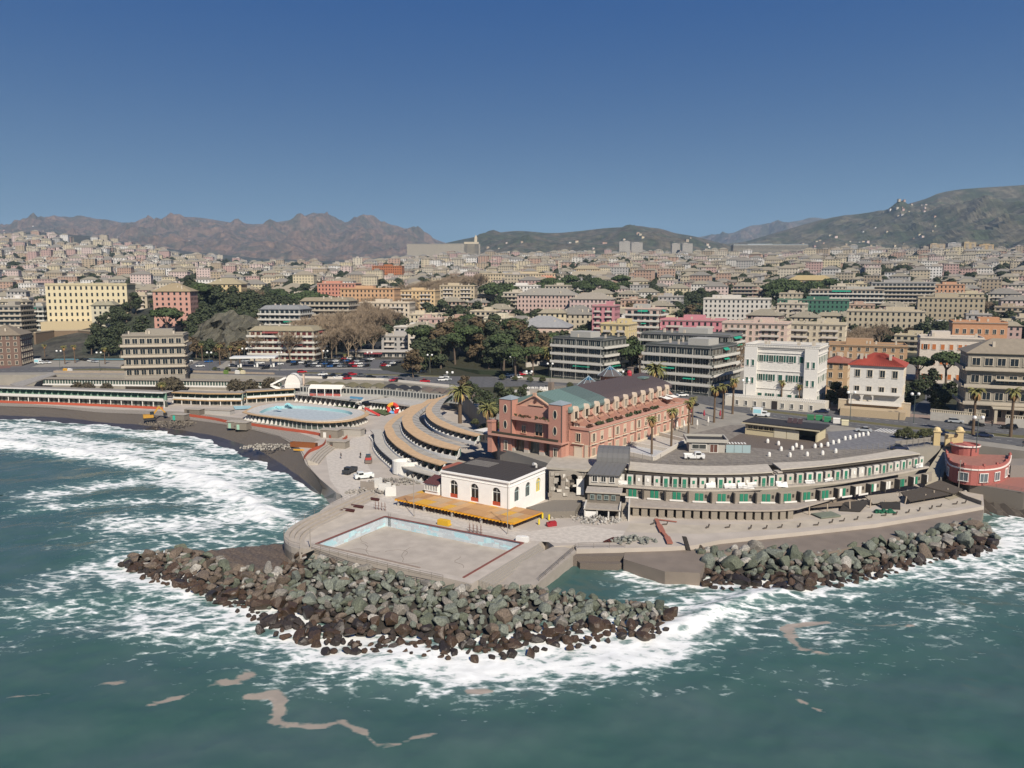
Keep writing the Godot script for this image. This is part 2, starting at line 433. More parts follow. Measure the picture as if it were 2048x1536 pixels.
# ---------------------------------------------------------------- boulders
func boulder(seed_: int, sub: int) -> ArrayMesh:
	var r := RandomNumberGenerator.new()
	r.seed = seed_
	var pl := []
	for k in 14: pl.append([V(r.randfn(), r.randfn(), r.randfn()).normalized(), r.randf_range(0.45, 0.82)])
	var fz := FastNoiseLite.new()
	fz.seed = seed_; fz.frequency = 0.9
	var sx := V(r.randf_range(0.95, 1.35), r.randf_range(0.7, 0.95), r.randf_range(0.85, 1.1))
	var g := (1.0 + sqrt(5.0)) / 2.0
	var vs := [V(-1, g, 0), V(1, g, 0), V(-1, -g, 0), V(1, -g, 0), V(0, -1, g), V(0, 1, g), V(0, -1, -g), V(0, 1, -g), V(g, 0, -1), V(g, 0, 1), V(-g, 0, -1), V(-g, 0, 1)]
	var fs := [[0, 11, 5], [0, 5, 1], [0, 1, 7], [0, 7, 10], [0, 10, 11], [1, 5, 9], [5, 11, 4], [11, 10, 2], [10, 7, 6], [7, 1, 8], [3, 9, 4], [3, 4, 2], [3, 2, 6], [3, 6, 8], [3, 8, 9], [4, 9, 5], [2, 4, 11], [6, 2, 10], [8, 6, 7], [9, 8, 1]]
	var tris := []
	for f in fs: tris.append([vs[f[0]].normalized(), vs[f[1]].normalized(), vs[f[2]].normalized()])
	for s in sub:
		var o := []
		for t in tris:
			var a: Vector3 = ((t[0] + t[1]) * 0.5).normalized(); var b: Vector3 = ((t[1] + t[2]) * 0.5).normalized(); var c: Vector3 = ((t[2] + t[0]) * 0.5).normalized()
			o.append([t[0], a, c]); o.append([a, t[1], b]); o.append([c, b, t[2]]); o.append([a, b, c])
		tris = o
	var m := M.new()
	for t in tris:
		var q := []
		for p in t:
			var w: Vector3 = p
			for k in pl:
				var e: float = w.dot(k[0]) - k[1]
				if e > 0: w -= k[0] * e
			w *= 1.0 + 0.06 * fz.get_noise_3dv(p * 2.0)
			q.append(w * sx)
		m.tri(q[0], q[1], q[2])
	return m.mesh(null)
var stone_cache := []
func add_stone(m: M, i: int, p: Vector3, s: float, r: RandomNumberGenerator) -> void:   # one angular stone added to a heap
	if stone_cache.is_empty():
		for k in 6: stone_cache.append(boulder(300 + k, 0).surface_get_arrays(0))
	var arr: Array = stone_cache[i % 6]
	var b := Basis.from_euler(V(r.randf() * 3.0, r.randf() * 6.0, r.randf() * 3.0))
	for q in arr[Mesh.ARRAY_VERTEX]: m.v.append(b * q * s + p); m.c.append(m.col)
	for q in arr[Mesh.ARRAY_NORMAL]: m.n.append(b * q)
func build_rocks() -> void:
	var r := RandomNumberGenerator.new()
	r.seed = 77
	var kinds := [["boulder", "8b9184", "grey-green"], ["boulder", "757b68", "olive"], ["boulder", "9d978d", "grey"], ["boulder", "837465", "brown"], ["boulder", "c4bfb5", "pale grey"], ["boulder", "433a33", "dark wet"], ["boulder", "5c4938", "wet rust-brown"]]
	var hi := []; var lo := []
	for k in 9: hi.append(boulder(100 + k, 2)); lo.append(boulder(100 + k, 1))
	var all := []
	var mound := M.new()
	for reg in [[R1F, R1B, 64, 0, 4200], [R2F, R2B, 40, 1, 2200]]:
		var n: int = reg[2]
		var f := seg(reg[0], n); var b := seg(reg[1], n)
		for i in n - 1:
			for t in 6:
				var q := []
				for uv in [[i, t], [i + 1, t], [i + 1, t + 1], [i, t + 1]]:
					var p: Vector3 = f[uv[0]].lerp(b[uv[0]], uv[1] / 6.0)
					p.y = b[uv[0]].y * pow(uv[1] / 6.0, 0.7) - 0.5 - (0.8 if uv[1] == 0 else 0.0) + 0.3 * sin(uv[0] * 2.3 + uv[1] * 4.1)
					q.append(p)
				mound.quad(q[0], q[1], q[2], q[3])
		var placed := []
		for k in reg[4]:
			var s := r.randf() * (n - 1.001); var t := r.randf_range(-0.06, 1.0)
			if r.randf() < 0.06: t = r.randf_range(-0.22, 0.0)
			var i := int(s)
			var fp: Vector3 = f[i].lerp(f[i + 1], s - i); var bp: Vector3 = b[i].lerp(b[i + 1], s - i)
			var p := fp.lerp(bp, t)
			p.y = bp.y * pow(maxf(t, 0.0), 0.7)
			var big := 1.0 if reg[3] == 0 else 1.12
			if reg[3] == 0 and t > 0.5 and s > n * 0.35: big = 0.8
			var rad := (0.62 + 1.15 * pow(r.randf(), 2.0)) * big
			if t < 0: rad *= 0.8
			var ok := true
			for q in placed:
				if Vector2(q[0].x - p.x, q[0].z - p.z).length() < (q[1] + rad) * 0.56: ok = false; break
			if not ok: continue
			placed.append([p, rad])
			var u := r.randf()
			var kd := 0
			if t < 0.10: kd = 5 if u < 0.55 else 6
			elif t < 0.26: kd = 6 if u < 0.4 else (5 if u < 0.6 else (3 if u < 0.85 else 0))
			elif reg[3] == 0 and s < n * 0.38: kd = 3 if u < 0.45 else (2 if u < 0.6 else (1 if u < 0.8 else (4 if u < 0.88 else 6)))
			else: kd = 0 if u < 0.42 else (1 if u < 0.66 else (2 if u < 0.82 else (3 if u < 0.91 else 4)))
			p.y += rad * r.randf_range(0.05, 0.4)
			all.append([p, rad, kd, r.randi() % 9, Basis.from_euler(V(r.randf_range(-0.6, 0.6), r.randf() * TAU, r.randf_range(-0.6, 0.6))), reg[3]])
	ground("rock_mound", mound, mt("3f3a33", 0.95, "rubble", 3.0, 6.0))
	all.sort_custom(func(a, b): return a[1] / a[0].length() > b[1] / b[0].length())
	var rm := []
	for k in kinds:
		var m: StandardMaterial3D = mt(k[1], 0.45 if "wet" in k[2] else 0.9, "rock", 2.3, 5.0)
		rm.append(m)
	var place := ["outer breakwater in front of the empty pool", "right breakwater below the stone cabins"]
	var cache := {}
	var mass := M.new()
	for i in all.size():
		var a: Array = all[i]
		if i < 300:
			var key := [a[3], a[2]]
			if not cache.has(key):
				var me: ArrayMesh = hi[a[3]].duplicate()
				me.surface_set_material(0, rm[a[2]])
				cache[key] = me
			var o := mi(self, "boulder", cache[key], a[0])
			o.basis = a[4].scaled(Vector3.ONE * a[1])
			var x: float = a[0].x
			var wh: String = ("left tip" if x < -45 else "left half" if x < -22 else "middle" if x < 2 else "right end") if a[5] == 0 else ("left end" if x < 45 else "middle" if x < 65 else "right end")
			tag(o, "%s %s boulder %s, %s of the %s" % ["big" if a[1] > 1.35 else "smaller", kinds[a[2]][2], "at the waterline" if a[2] >= 5 else "piled high", wh, ["outer breakwater", "right breakwater"][a[5]]], "boulder", "%s boulders, %s of the %s" % [kinds[a[2]][2], wh, place[a[5]]])
		else:
			var arr: Array = lo[a[3]].surface_get_arrays(0)
			var bs: Basis = a[4].scaled(Vector3.ONE * a[1])
			var cc := lin(kinds[a[2]][1])
			for q in arr[Mesh.ARRAY_VERTEX]: mass.v.append(bs * q + a[0]); mass.c.append(cc)
			for q in arr[Mesh.ARRAY_NORMAL]: mass.n.append((a[4] * q).normalized())
	var so := solo("small_boulders", "smaller boulders filling the gaps of both breakwaters", "boulders", mass, vmat("rock", 2.3, 0.85, 5.0))
	stuff(so)
	print("boulders ", all.size())

# ---------------------------------------------------------------- land by the water
const PFL := Vector3(-26.8, 3.0, -159.5)         # far left corner of the empty pool
const PE1 := Vector3(0.863, 0, 0.505)            # along its long side
const PE2 := Vector3(-0.505, 0, 0.863)           # towards the sea
const PLEN := 33.5
const PWID := 20.3
func pool_pt(a: float, b: float, y: float) -> Vector3:
	var p := PFL + PE1 * a + PE2 * b
	return V(p.x, y, p.z)
func sheet(poly: Array, y: float) -> M:
	var m := M.new()
	m.cap_poly(flat(poly), y, true)
	return m
func build_quay() -> void:
	var q: Array = L2(3,[-255.1,-315.8,-204.9,-307.9,-182.6,-304.2,-156.6,-292.2,-135.5,-287.7,-111.3,-273.9,-93.3,-263.2,-74.4,-245.7,-63.8,-228.9,-56.1,-207.5,-48.28,-191.17,-41.41,-178.47,-38.65,-175.44,-40.56,-169.67,-41.52,-163.5])
	q.append(pool_pt(-3.5, -4.0, 3)); q.append(pool_pt(PLEN + 2.6, -4.0, 3))
	q.append_array(L2(3,[7.88,-140.94,11.86,-141.5,11.96,-139.28,21.03,-139.83,28.58,-140.38,33.91,-141.22,39.92,-144.37,57.04,-149.2,74.27,-154.36,94.31,-162.76,104.36,-167.3,110.83,-178.47,117.57,-195.27,135.1,-225.4,79.7,-256.8,-5,-324,-104.8,-381.8,-178.9,-381.8,-327.1,-381.8]))
	var m := M.new()
	m.prism(flat(q), -1.5, 3.0)
	ground("quay", m, mt("b0a79c", 0.92, "concrete", 26.0))
	# darker gravel and rubble ground behind the beach, bright dusty yard by the pavilion, washed concrete strip
	ground("rubble_ground", sheet(L2(3,[-250.4,-315.1,-204.4,-307.3,-182.3,-303.5,-156.3,-291.7,-135.3,-287.1,-111.1,-273.4,-93.2,-262.7,-74.3,-245.3,-64.1,-228.9,-60.2,-240.1,-79.9,-264.1,-99.2,-280.1,-127.2,-294.5,-160.9,-300.5,-211.7,-318.5,-257.4,-324]), 3.004), mt("a69d90", 0.95, "rubble", 9.0))
	ground("dust_yard", sheet(L2(3,[-55.2,-225.4,-50.8,-240.1,-47.2,-256.8,-39.1,-206.3,-31.82,-182.98,-26.58,-172.09,-13.18,-160.58,3.58,-149.83,13.86,-153.69,22.47,-149.83,20.57,-143.21,9.11,-142.63,2.01,-144.37,-26.21,-162.39,-31.4,-167.3,-37.94,-172.09,-45.54,-190.17]), 3.004), mt("c2baaf", 0.95, "sand", 13.0))
	ground("promenade_strip", sheet(L2(3,[22.38,-149.2,36.94,-147.97,57.97,-151.74,75.37,-156.72,95.77,-165.38,104.41,-168.87,109.06,-176.29,99.51,-172.09,72.15,-161.3,55.06,-155.03,38.31,-153.69,24.24,-155.03]), 3.004), mt("b3a999", 0.9, "concrete", 15.0))
	# lower dark apron in front of the promenade
	m = M.new()
	m.prism(flat(L2(2.2,[20.25,-136.2,26.59,-130.03,32.5,-129.32,36.49,-138.29,44.68,-141,56.97,-138.83,64.06,-142.39,76.41,-148.23,99.17,-159.63,105.12,-168.47,95.02,-163.93,74.87,-155.54,57.51,-150.38,40.25,-145.55,34.21,-142.39,21.21,-141])), -1.5, 2.2)
	ground("lower_apron", m, mt("7d7267", 0.8, "concrete", 18.0))
	# broken stepped wall of the little basin
	m = M.new()
	m.prism(flat(L2(1.2,[10.9,-141.07,21.24,-141.07,20.71,-137.37,19.2,-136.35,12.42,-136.86])), -1.5, 1.2)
	m.prism(flat(L2(2.1,[11.64,-141.01,21.49,-141.56,20.98,-138.04,11.22,-138.04])), -1.5, 2.1)
	ground("basin_ledge", m, mt("7b7066", 0.9, "rubble", 3.0))
	# sloping walkway between pool and basin with its wall
	m = M.new()
	var wa: Array = L3([-6.24,1.6,-125.86,4.03,1.6,-125.43,12.29,2.6,-139.87,8.3,2.9,-141.79])
	m.quad(wa[0], wa[1], wa[2], wa[3])
	for i in 3:
		var a: Vector3 = wa[i]; var b: Vector3 = wa[i + 1]
		m.quad(V(a.x, -1.5, a.z), V(b.x, -1.5, b.z), b, a)
	ground("basin_walkway", m, mt("9c948a", 0.9, "concrete", 8.0))
	# rock shelf left of the pool
	m = M.new()
	var sf := smooth(L2(0,[-61.71,-144.96,-58.77,-148.68,-52.74,-151.37,-45.37,-151.97]), 18); var sb := smooth(L3([-54.66,0.9,-137.92,-47.02,1.1,-131.7,-40.39,1.5,-130.2,-39.08,2,-138.32]), 18)
	for i in 17:
		for t in 5:
			var p := []
			for uv in [[i, t], [i, t + 1], [i + 1, t + 1], [i + 1, t]]:
				var w: Vector3 = sf[uv[0]].lerp(sb[uv[0]], uv[1] / 5.0)
				w.y = lerpf(-0.6 if uv[1] == 0 else 0.5, sb[uv[0]].y, uv[1] / 5.0) + 0.2 * sin(uv[0] * 1.7 + uv[1] * 2.9)
				p.append(w)
			m.quad(p[0], p[1], p[2], p[3])
	ground("rock_shelf", m, mt("80705f", 0.6, "rock", 5.0))
	build_beach()
func build_beach() -> void:
	var top := smooth(L2(3,[-255.1,-315.8,-204.9,-307.9,-182.6,-304.2,-156.6,-292.2,-135.5,-287.7,-111.3,-273.9,-93.3,-263.2,-74.4,-245.7,-63.8,-228.9,-54,-203.4,-45.68,-182.98]), 70)
	var bot := smooth(BEACH, 70)
	var dry := M.new(); var wet := M.new()
	var fz := FastNoiseLite.new()
	fz.seed = 8; fz.frequency = 0.07
	var rows := [0.0, 0.12, 0.25, 0.4, 0.55, 0.7, 0.85, 1.0, 1.2, 1.45]
	for j in rows.size() - 1:
		for i in 69:
			var p := []
			for uv in [[i, j], [i, j + 1], [i + 1, j + 1], [i + 1, j]]:
				var t: float = rows[uv[1]]
				var w: Vector3 = top[uv[0]].lerp(bot[uv[0]], t)
				w.y = 3.0 * pow(maxf(1.0 - t, 0.0), 1.25) + 0.05 - maxf(t - 1.0, 0.0) * 2.0 + (0.35 * fz.get_noise_2d(w.x, w.z) if uv[1] > 0 else 0.01)
				p.append(w)
			(dry if j < 5 else wet).quad(p[0], p[1], p[2], p[3])
	ground("beach", dry, mt("5e564d", 0.95, "sand", 9.0, 5.0))
	ground("wet_sand", wet, mt("443e3a", 0.28, "sand", 9.0))
	# sloping sea wall at the end of the beach
	var m := M.new()
	var a: Array = L2(3.03,[-56.1,-208,-48.38,-191.55,-41.49,-178.8,-38.49,-175.76]); var b: Array = L2(0,[-57.8,-210.6,-53.1,-199.72,-47.16,-186.18,-44.68,-180.9])
	for i in 3: m.quad(V(b[i].x, -1, b[i].z), V(b[i + 1].x, -1, b[i + 1].z), a[i + 1], a[i])
	solo("sea_wall", "sloping grey concrete sea wall where the dark beach ends", "wall", m, mt("83807c", 0.55, "concrete", 6.0))
func build_pool() -> void:
	# deck ring
	var m := M.new()
	var o := [[-3.5, -4.0], [PLEN + 2.6, -4.0], [PLEN + 2.6, PWID + 1.5], [-3.5, PWID + 1.5]]
	var n := [[0.0, 0.0], [PLEN, 0.0], [PLEN, PWID], [0.0, PWID]]
	for i in 4:
		var j := (i + 1) % 4
		m.quad(pool_pt(o[j][0], o[j][1], 3), pool_pt(o[i][0], o[i][1], 3), pool_pt(n[i][0], n[i][1], 3), pool_pt(n[j][0], n[j][1], 3))
		m.quad(pool_pt(o[i][0], o[i][1], -1.5), pool_pt(o[i][0], o[i][1], 3), pool_pt(o[j][0], o[j][1], 3), pool_pt(o[j][0], o[j][1], -1.5))
	ground("pool_deck", m, mt("b2a99e", 0.92, "concrete", 12.0))
	var t := thing("swimming_pool", "large empty rectangular pool with peeling pale blue walls on the point", "swimming pool", PFL)
	t.rotation.y = atan2(-PE1.z, PE1.x)
	# painted walls: patches of light blue left on grey render
	var w := 512; var h := 64
	var im := Image.create(w, h, false, Image.FORMAT_RGB8)
	im.fill(Color.html("b6bdc2"))
	var r := RandomNumberGenerator.new()
	r.seed = 12
	for k in 90:
		var c: Color = [Color.html("9fc3cc"), Color.html("b0cfd4"), Color.html("bcc5c8"), Color.html("a9b2b8"), Color.html("aeb6bb")][r.randi() % 5]
		im.fill_rect(Rect2i(r.randi() % w, r.randi() % h, 8 + r.randi() % 34, 6 + r.randi() % 30), c)
	for k in 700:
		im.fill_rect(Rect2i(r.randi() % w, r.randi() % h, 1 + r.randi() % 3, 1 + r.randi() % 3), Color.html("a3aeb5") if r.randf() < 0.6 else Color.html("b9d3d8"))
	var pm := StandardMaterial3D.new()
	pm.albedo_texture = ImageTexture.create_from_image(im); pm.roughness = 0.85
	var D := 2.1
	var cs := [V(0, 0, 0), V(PLEN, 0, 0), V(PLEN, 0, PWID), V(0, 0, PWID)]
	for i in 4:
		var a: Vector3 = cs[i]; var b: Vector3 = cs[(i + 1) % 4]
		var mw := M.new()
		var dn := V(0, -D, 0); var L := a.distance_to(b) / 40.0
		mw.quv(a + dn, b + dn, b, a, 0.13 * i, 1, 0.13 * i + L, 0)
		part(t, "wall", mw, pm)
	var fl := M.new()
	fl.quad(cs[3] + V(0, -D, 0), cs[2] + V(0, -D, 0), cs[1] + V(0, -D, 0), cs[0] + V(0, -D, 0))
	part(t, "floor", fl, mt("aca398", 0.95, "concrete", 14.0))
	var jm := M.new()    # cracks in the floor
	for c in 9:
		var p := V(r.randf_range(3, PLEN - 3), -D + 0.012, r.randf_range(8, PWID - 2))
		var d := r.randf() * TAU
		for k in 9:
			d += r.randf_range(-0.7, 0.7)
			var q := p + V(cos(d), 0, sin(d)) * r.randf_range(0.5, 1.2)
			q.x = clampf(q.x, 0.3, PLEN - 0.3); q.z = clampf(q.z, 0.3, PWID - 0.3)
			jm.bar(p, q, 0.07, 0.02)
			p = q
	part(t, "crack", jm, mt("6f675d", 0.95))
	for s in [[0, 1], [1, 2], [3, 0]]:
		var cm := M.new()
		cm.bar(cs[s[0]] + V(0, 0.06, 0), cs[s[1]] + V(0, 0.06, 0), 0.42, 0.12)
		part(t, "coping", cm, mt("7a4840", 0.85, "plaster", 2.0))
	var cn := M.new()
	cn.bar(cs[2] + V(-9, 0.05, 0), cs[3] + V(0, 0.05, 0), 0.42, 0.1)
	part(t, "coping", cn, mt("8d7f74", 0.85, "plaster", 2.0))
	var ld := M.new()
	for s in [0.0, 0.5]: ld.cyl(V(1.0 + s, -1.9, 0.14), V(1.0 + s, 0.9, 0.14), 0.04, 0.04, 6)
	for k in 6: ld.bar(V(1.0, -1.7 + k * 0.32, 0.14), V(1.5, -1.7 + k * 0.32, 0.14), 0.05, 0.05)
	part(t, "ladder", ld, mt("4a4642", 0.5))
	# curved seating steps on the left
	var st := thing("curved_steps", "curved concrete seating steps round the seaward end of the empty pool", "steps")
	var outer := smooth(L2(3,[-33.6,-176.29,-37.09,-168.08,-40.46,-159.16,-43.05,-152.38,-43.86,-146.75,-42.92,-141.5,-40.7,-137.66,-38.44,-136.07]), 40)
	for k in 4:
		var f := offset(outer, 0.95 * k); var b := offset(outer, 0.95 * (k + 1))
		var mm := M.new()
		mm.ribbon(lift(f, 1.15 - 0.36 * k), lift(b, 1.15 - 0.36 * k), 4.5 if k == 0 else 1.3 - 0.36 * k)
		part(st, "step", mm, mt("a89f93", 0.9, "concrete", 7.0))
	var pf := M.new()
	var gap: Array = outer.duplicate()
	gap.append(pool_pt(-3.5, PWID + 1.5, 3)); gap.append(pool_pt(-3.5, -4.0, 3))
	pf.prism(flat(gap), -1.5, 2.99)
	ground("step_platform", pf, mt("b8aea0", 0.92, "concrete", 12.0))
	var rl := M.new()
	var ol := lift(outer, 1.15)
	for i in range(0, 40, 3): rl.cyl(ol[i], ol[i] + V(0, 1, 0), 0.03, 0.03, 5)
	for i in 39:
		for y in [0.55, 1.0]: rl.bar(ol[i] + V(0, y, 0), ol[i + 1] + V(0, y, 0), 0.04, 0.04)
	part(st, "railing", rl, mt("7d756c", 0.6))
	# rough stone steps on the right deck edge
	var rs := thing("stone_steps", "whitish broken stone steps between the pool deck and the basin walkway", "steps")
	for k in 5:
		var mm := M.new()
		var y := 2.95 - 0.24 * k
		mm.bar(pool_pt(PLEN + 2.75 + 0.4 * k, -1.0, y - 0.9), pool_pt(PLEN + 2.75 + 0.4 * k, PWID - 0.5 - k * 0.4, y - 0.9), 0.42, 1.8)
		part(rs, "step", mm, mt("b3aca2", 0.95, "rubble", 2.5))

# ---------------------------------------------------------------- upper land, streets
func build_upper() -> void:
	var b: Array = L2(10,[-327.1,-350.4,-210.4,-356.2,-162.3,-354.2,-152.8,-358.2,-107,-348.5,-93.5,-339.3,-54.8,-330.6,-24.8,-308.4,-16.4,-283.9,-10.1,-250.5,-4.7,-212.7,-3.07,-195.58,8.33,-178.87,16.81,-172.94,20.2,-174.87,25.01,-179.9,43.39,-175.85,58.88,-177.35,73.08,-180.93,96.27,-192,106.02,-196.18,109.76,-197.41,117,-203.1,132.87,-188.54,148.07,-176.85])
	b.append_array([V(420, 10, -190), V(420, 10, -424), V(-420, 10, -424)])
	var m := M.new()
	m.prism(flat(b), 1.0, 10.0)
	ground("upper_terrace", m, mt("8f8a80", 0.95, "concrete", 20.0))
	var road: Array = L2(10,[-326,-381.4,-255.1,-386,-207.7,-390.6,-169.9,-379.2,-136.4,-381.4,-111.7,-372.6,-79.3,-379.2,-33.9,-364.2,-14.5,-350.4,16.2,-328.9,46.5,-317.6,71.1,-308.4,77.6,-287.7,83.7,-270.7,106.5,-257.6,127.5,-240.1,150.6,-225.6,164.4,-214.2,143.54,-186.31,132.23,-197.41,120.1,-209.9,104.2,-220.1,92.5,-230.5,83.2,-238.3,73.2,-252.5,65.2,-270.7,42.5,-290.3,5.2,-308.4,-14.7,-307,-29.5,-316,-53.5,-339.3,-96,-350.4,-162.4,-362.2,-216.3,-366.3,-306.4,-358.2])
	ground("road", sheet(road, 10.03), mt("5f5f60", 0.9, "asphalt", 10.0))
	ground("car_park", sheet(L2(10,[-138,-386,-114.8,-379.2,-80.5,-384.8,-37.5,-372.6,-39.8,-435.2,-55.6,-502.5,-89.5,-526.9,-143.7,-526.9,-158.1,-487.5,-159.6,-447.2]), 10.034), mt("656465", 0.9, "asphalt", 8.0))
	ground("side_street", sheet(L2(10,[-161.5,-381.4,-146.3,-381.4,-164,-466.5,-179.4,-553.7,-189.6,-616.5,-201.3,-628.3,-193.3,-563.3,-178.4,-466.5]), 10.038), mt("626263", 0.9, "asphalt", 10.0))
	ground("curved_street", sheet(L2(10,[-250.1,-386,-240.2,-386,-253,-429.5,-256.5,-466.5,-291.5,-518.5,-309.7,-526.9,-274.8,-480.3,-271.2,-441.2,-261.5,-407.9]), 10.038), mt("666566", 0.9, "asphalt", 10.0))
	ground("paved_square", sheet(L2(10,[-259.4,-370.5,-248.7,-383.7,-265.5,-418.4,-274.9,-447.2,-289.9,-487.5,-326.6,-526.9,-303.7,-469.9,-306.1,-438.2]), 10.036), mt("7a5a54", 0.9, "asphalt", 6.0))
	ground("lot", sheet(L2(10,[21.12,-177.85,43.16,-174.87,58.56,-176.35,72.68,-179.9,94.46,-190.83,97.4,-211.3,90.7,-218.6,79.7,-228,64.8,-228,49.8,-214.2,39.2,-202.5]), 10.03), mt("837c73", 0.92, "asphalt", 9.0))
	ground("gravel_lot", sheet(L2(10,[54.21,-199.29,67.77,-193.18,84.2,-196.18,96.3,-205.8,88.9,-214.2,63.7,-214.2]), 10.034), mt("75695f", 0.95, "rubble", 5.0))
	ground("drive", sheet(L2(10,[80.41,-193.18,97.72,-194.97,106.99,-198.03,107.1,-211.3,102.1,-221.7,89.4,-217.1]), 10.038), mt("77777a", 0.9, "asphalt", 8.0))
	ground("villa_street", sheet(L2(10,[122.7,-238.3,128.2,-238.3,161.1,-290.3,190.3,-335.8,188.8,-341.1,155.5,-290.3]), 10.034), mt("606062", 0.9, "asphalt", 8.0))
	ground("avenue", sheet(L2(10,[-93.2,-386,-80.7,-386,-70.3,-487.5,-51.3,-553.7,-25.3,-616.5,-38.7,-640.6,-69.1,-526.9]), 10.040), mt("68676a", 0.9, "asphalt", 8.0))
	# verges between the carriageways, with kerbs
	var g := M.new(); var k := M.new()
	for v in [L2(10,[153.73,-199.92,141.3,-211.3,118.8,-223.2,99.4,-240.1,80,-258.6,78.8,-254.5,98,-236.5,116.8,-219.3,138.6,-207.1,150.48,-195.58]), L2(10,[-101.2,-365.3,-32.6,-350.4,-32.2,-345.7,-99.8,-360.2]), L2(10,[-202.9,-381.4,-167,-372.6,-165.1,-368.4,-220.6,-373.7]), L2(10,[-2.8,-311.4,41.6,-297,40.8,-291.6,-2.8,-305.5])]:
		k.prism(flat(v), 10.0, 10.16)
		var c := Vector3.ZERO
		for q in v: c += q / v.size()
		var vi := []
		for q in v: vi.append(c + (q - c) * V(0.995, 1, 0.995) )
		g.cap_poly(flat(vi), 10.18, true)
	ground("kerb", k, mt("9a9690", 0.9, "plaster", 3.0))
	ground("verge", g, mt("6f6a44", 0.95, "leaf", 2.5))
	ground("lawn", sheet(L2(10,[-3.2,-350.4,21.2,-341.1,46,-328.9,55.4,-397.8,-3.6,-397.8]), 10.03), mt("4f5a35", 0.95, "leaf", 3.0))
	# pavement by the villas, painted lines and the crossing
	var pv := M.new()
	pv.prism(flat(L2(10,[79.3,-295.6,85.8,-277.7,109.1,-263.9,130.4,-245.6,153.8,-230.5,168.8,-220.1,164.4,-214.2,150.6,-225.6,127.5,-240.1,106.5,-257.6,83.7,-270.7,77.6,-287.7])), 10.0, 10.14)
	ground("pavement", pv, mt("8d7b72", 0.9, "plaster", 3.0))
	var ln := M.new()
	for x in 7:
		var a: Vector3 = V(103.13,10.05,-218.33); var d: Vector3 = (V(107.3,10.05,-214.63) - a) / 7.0
		var s: Vector3 = (V(108.1,10.05,-223.73) - a) * 0.8
		ln.quad(a + d * x, a + d * (x + 0.5), a + d * (x + 0.5) + s, a + d * x + s)
	for l in [L2(10.05,[-293.4,-371.1,-219.7,-372.2,-164.5,-366.9]), L2(10.05,[-97.8,-356.8,-54.6,-346.2,-15.3,-318.8]), L2(10.05,[81,-262,101.9,-246.3,122,-229.4,143.9,-215.4]), L2(10.05,[77.2,-249.2,96.6,-233.2,115.1,-216.1,135.8,-202.9])]:
		var e := seg(l, 60)
		for i in range(0, 58, 2): ln.bar(e[i], e[i].lerp(e[i + 1], 0.9), 0.14, 0.006)
	ground("road_markings", ln, mt("c9c8c4", 0.8))
	# terrace of the red restaurant and the rubble slope below it
	m = M.new()
	m.prism(flat(L2(5,[109.65,-195.14,107.73,-178.66,115.28,-170.76,130.58,-161.22,173.5,-216.2,133.3,-230.3])), 0.0, 5.0)
	ground("restaurant_terrace", m, mt("8d8478", 0.92, "rubble", 3.0))
	ground("tiled_terrace", sheet(L2(5,[110,-194.6,108.51,-179.58,115.83,-171.61,131.17,-161.98,172.4,-214.9,132.8,-228.8]), 5.01), mt("97665b", 0.9, "plaster", 4.0))
	m = M.new()
	var t0 := seg(L2(3.6,[110.33,-182.11,117.6,-174.13,132.98,-164.11]), 24); var t1 := seg(L2(-0.5,[106.34,-171.28,114.36,-168.28,128.53,-157.88]), 24)
	var r := RandomNumberGenerator.new()
	r.seed = 4
	for i in 23:
		for j in 5:
			var p := []
			for uv in [[i, j], [i, j + 1], [i + 1, j + 1], [i + 1, j]]:
				p.append(t0[uv[0]].lerp(t1[uv[0]], uv[1] / 5.0) + V(0, 0.5 * sin(uv[0] * 2.1 + uv[1] * 3.3), 0))
			m.quad(p[0], p[1], p[2], p[3])
	ground("rubble_slope", m, mt("5b534a", 0.9, "rubble", 3.0))
# ---------------------------------------------------------------- terrain and hills
var TP := [[0, 10], [420, 10], [520, 13], [700, 25], [1000, 47], [1500, 76], [2500, 124], [3600, 185], [9000, 400]]
var tn := FastNoiseLite.new()
func th(x: float, z: float) -> float:
	var d := -z
	var y := 10.0
	for i in TP.size() - 1:
		if d >= TP[i][0] and d <= TP[i + 1][0]: y = lerpf(TP[i][1], TP[i + 1][1], (d - TP[i][0]) / float(TP[i + 1][0] - TP[i][0]))
	var e := Vector2((x + 225) / 75.0, (z + 545) / 75.0)
	y += 24.0 * exp(-e.length_squared())
	var k := clampf((d - 420) / 900.0, 0, 1)
	y += 14.0 * k * tn.get_noise_2d(x, z)
	# the land falls away a little on the far left valley and rises on the right
	var a := x / maxf(d, 1.0)
	y += clampf((d - 1200) / 1500.0, 0, 1.3) * (75.0 * exp(-pow((a + 0.6) / 0.17, 2)) - 26.0 * exp(-pow((a + 0.27) / 0.16, 2)))
	y += k * clampf((x / maxf(d, 1.0)) * 22.0, -12, 16)
	return y
func gy(x: float, z: float) -> float:      # ground height of town and knoll
	if z < -424: return th(x, z)
	return 10.0 + 9.0 * exp(-Vector2((x + 14) / 30.0, (z + 398) / 28.0).length_squared())
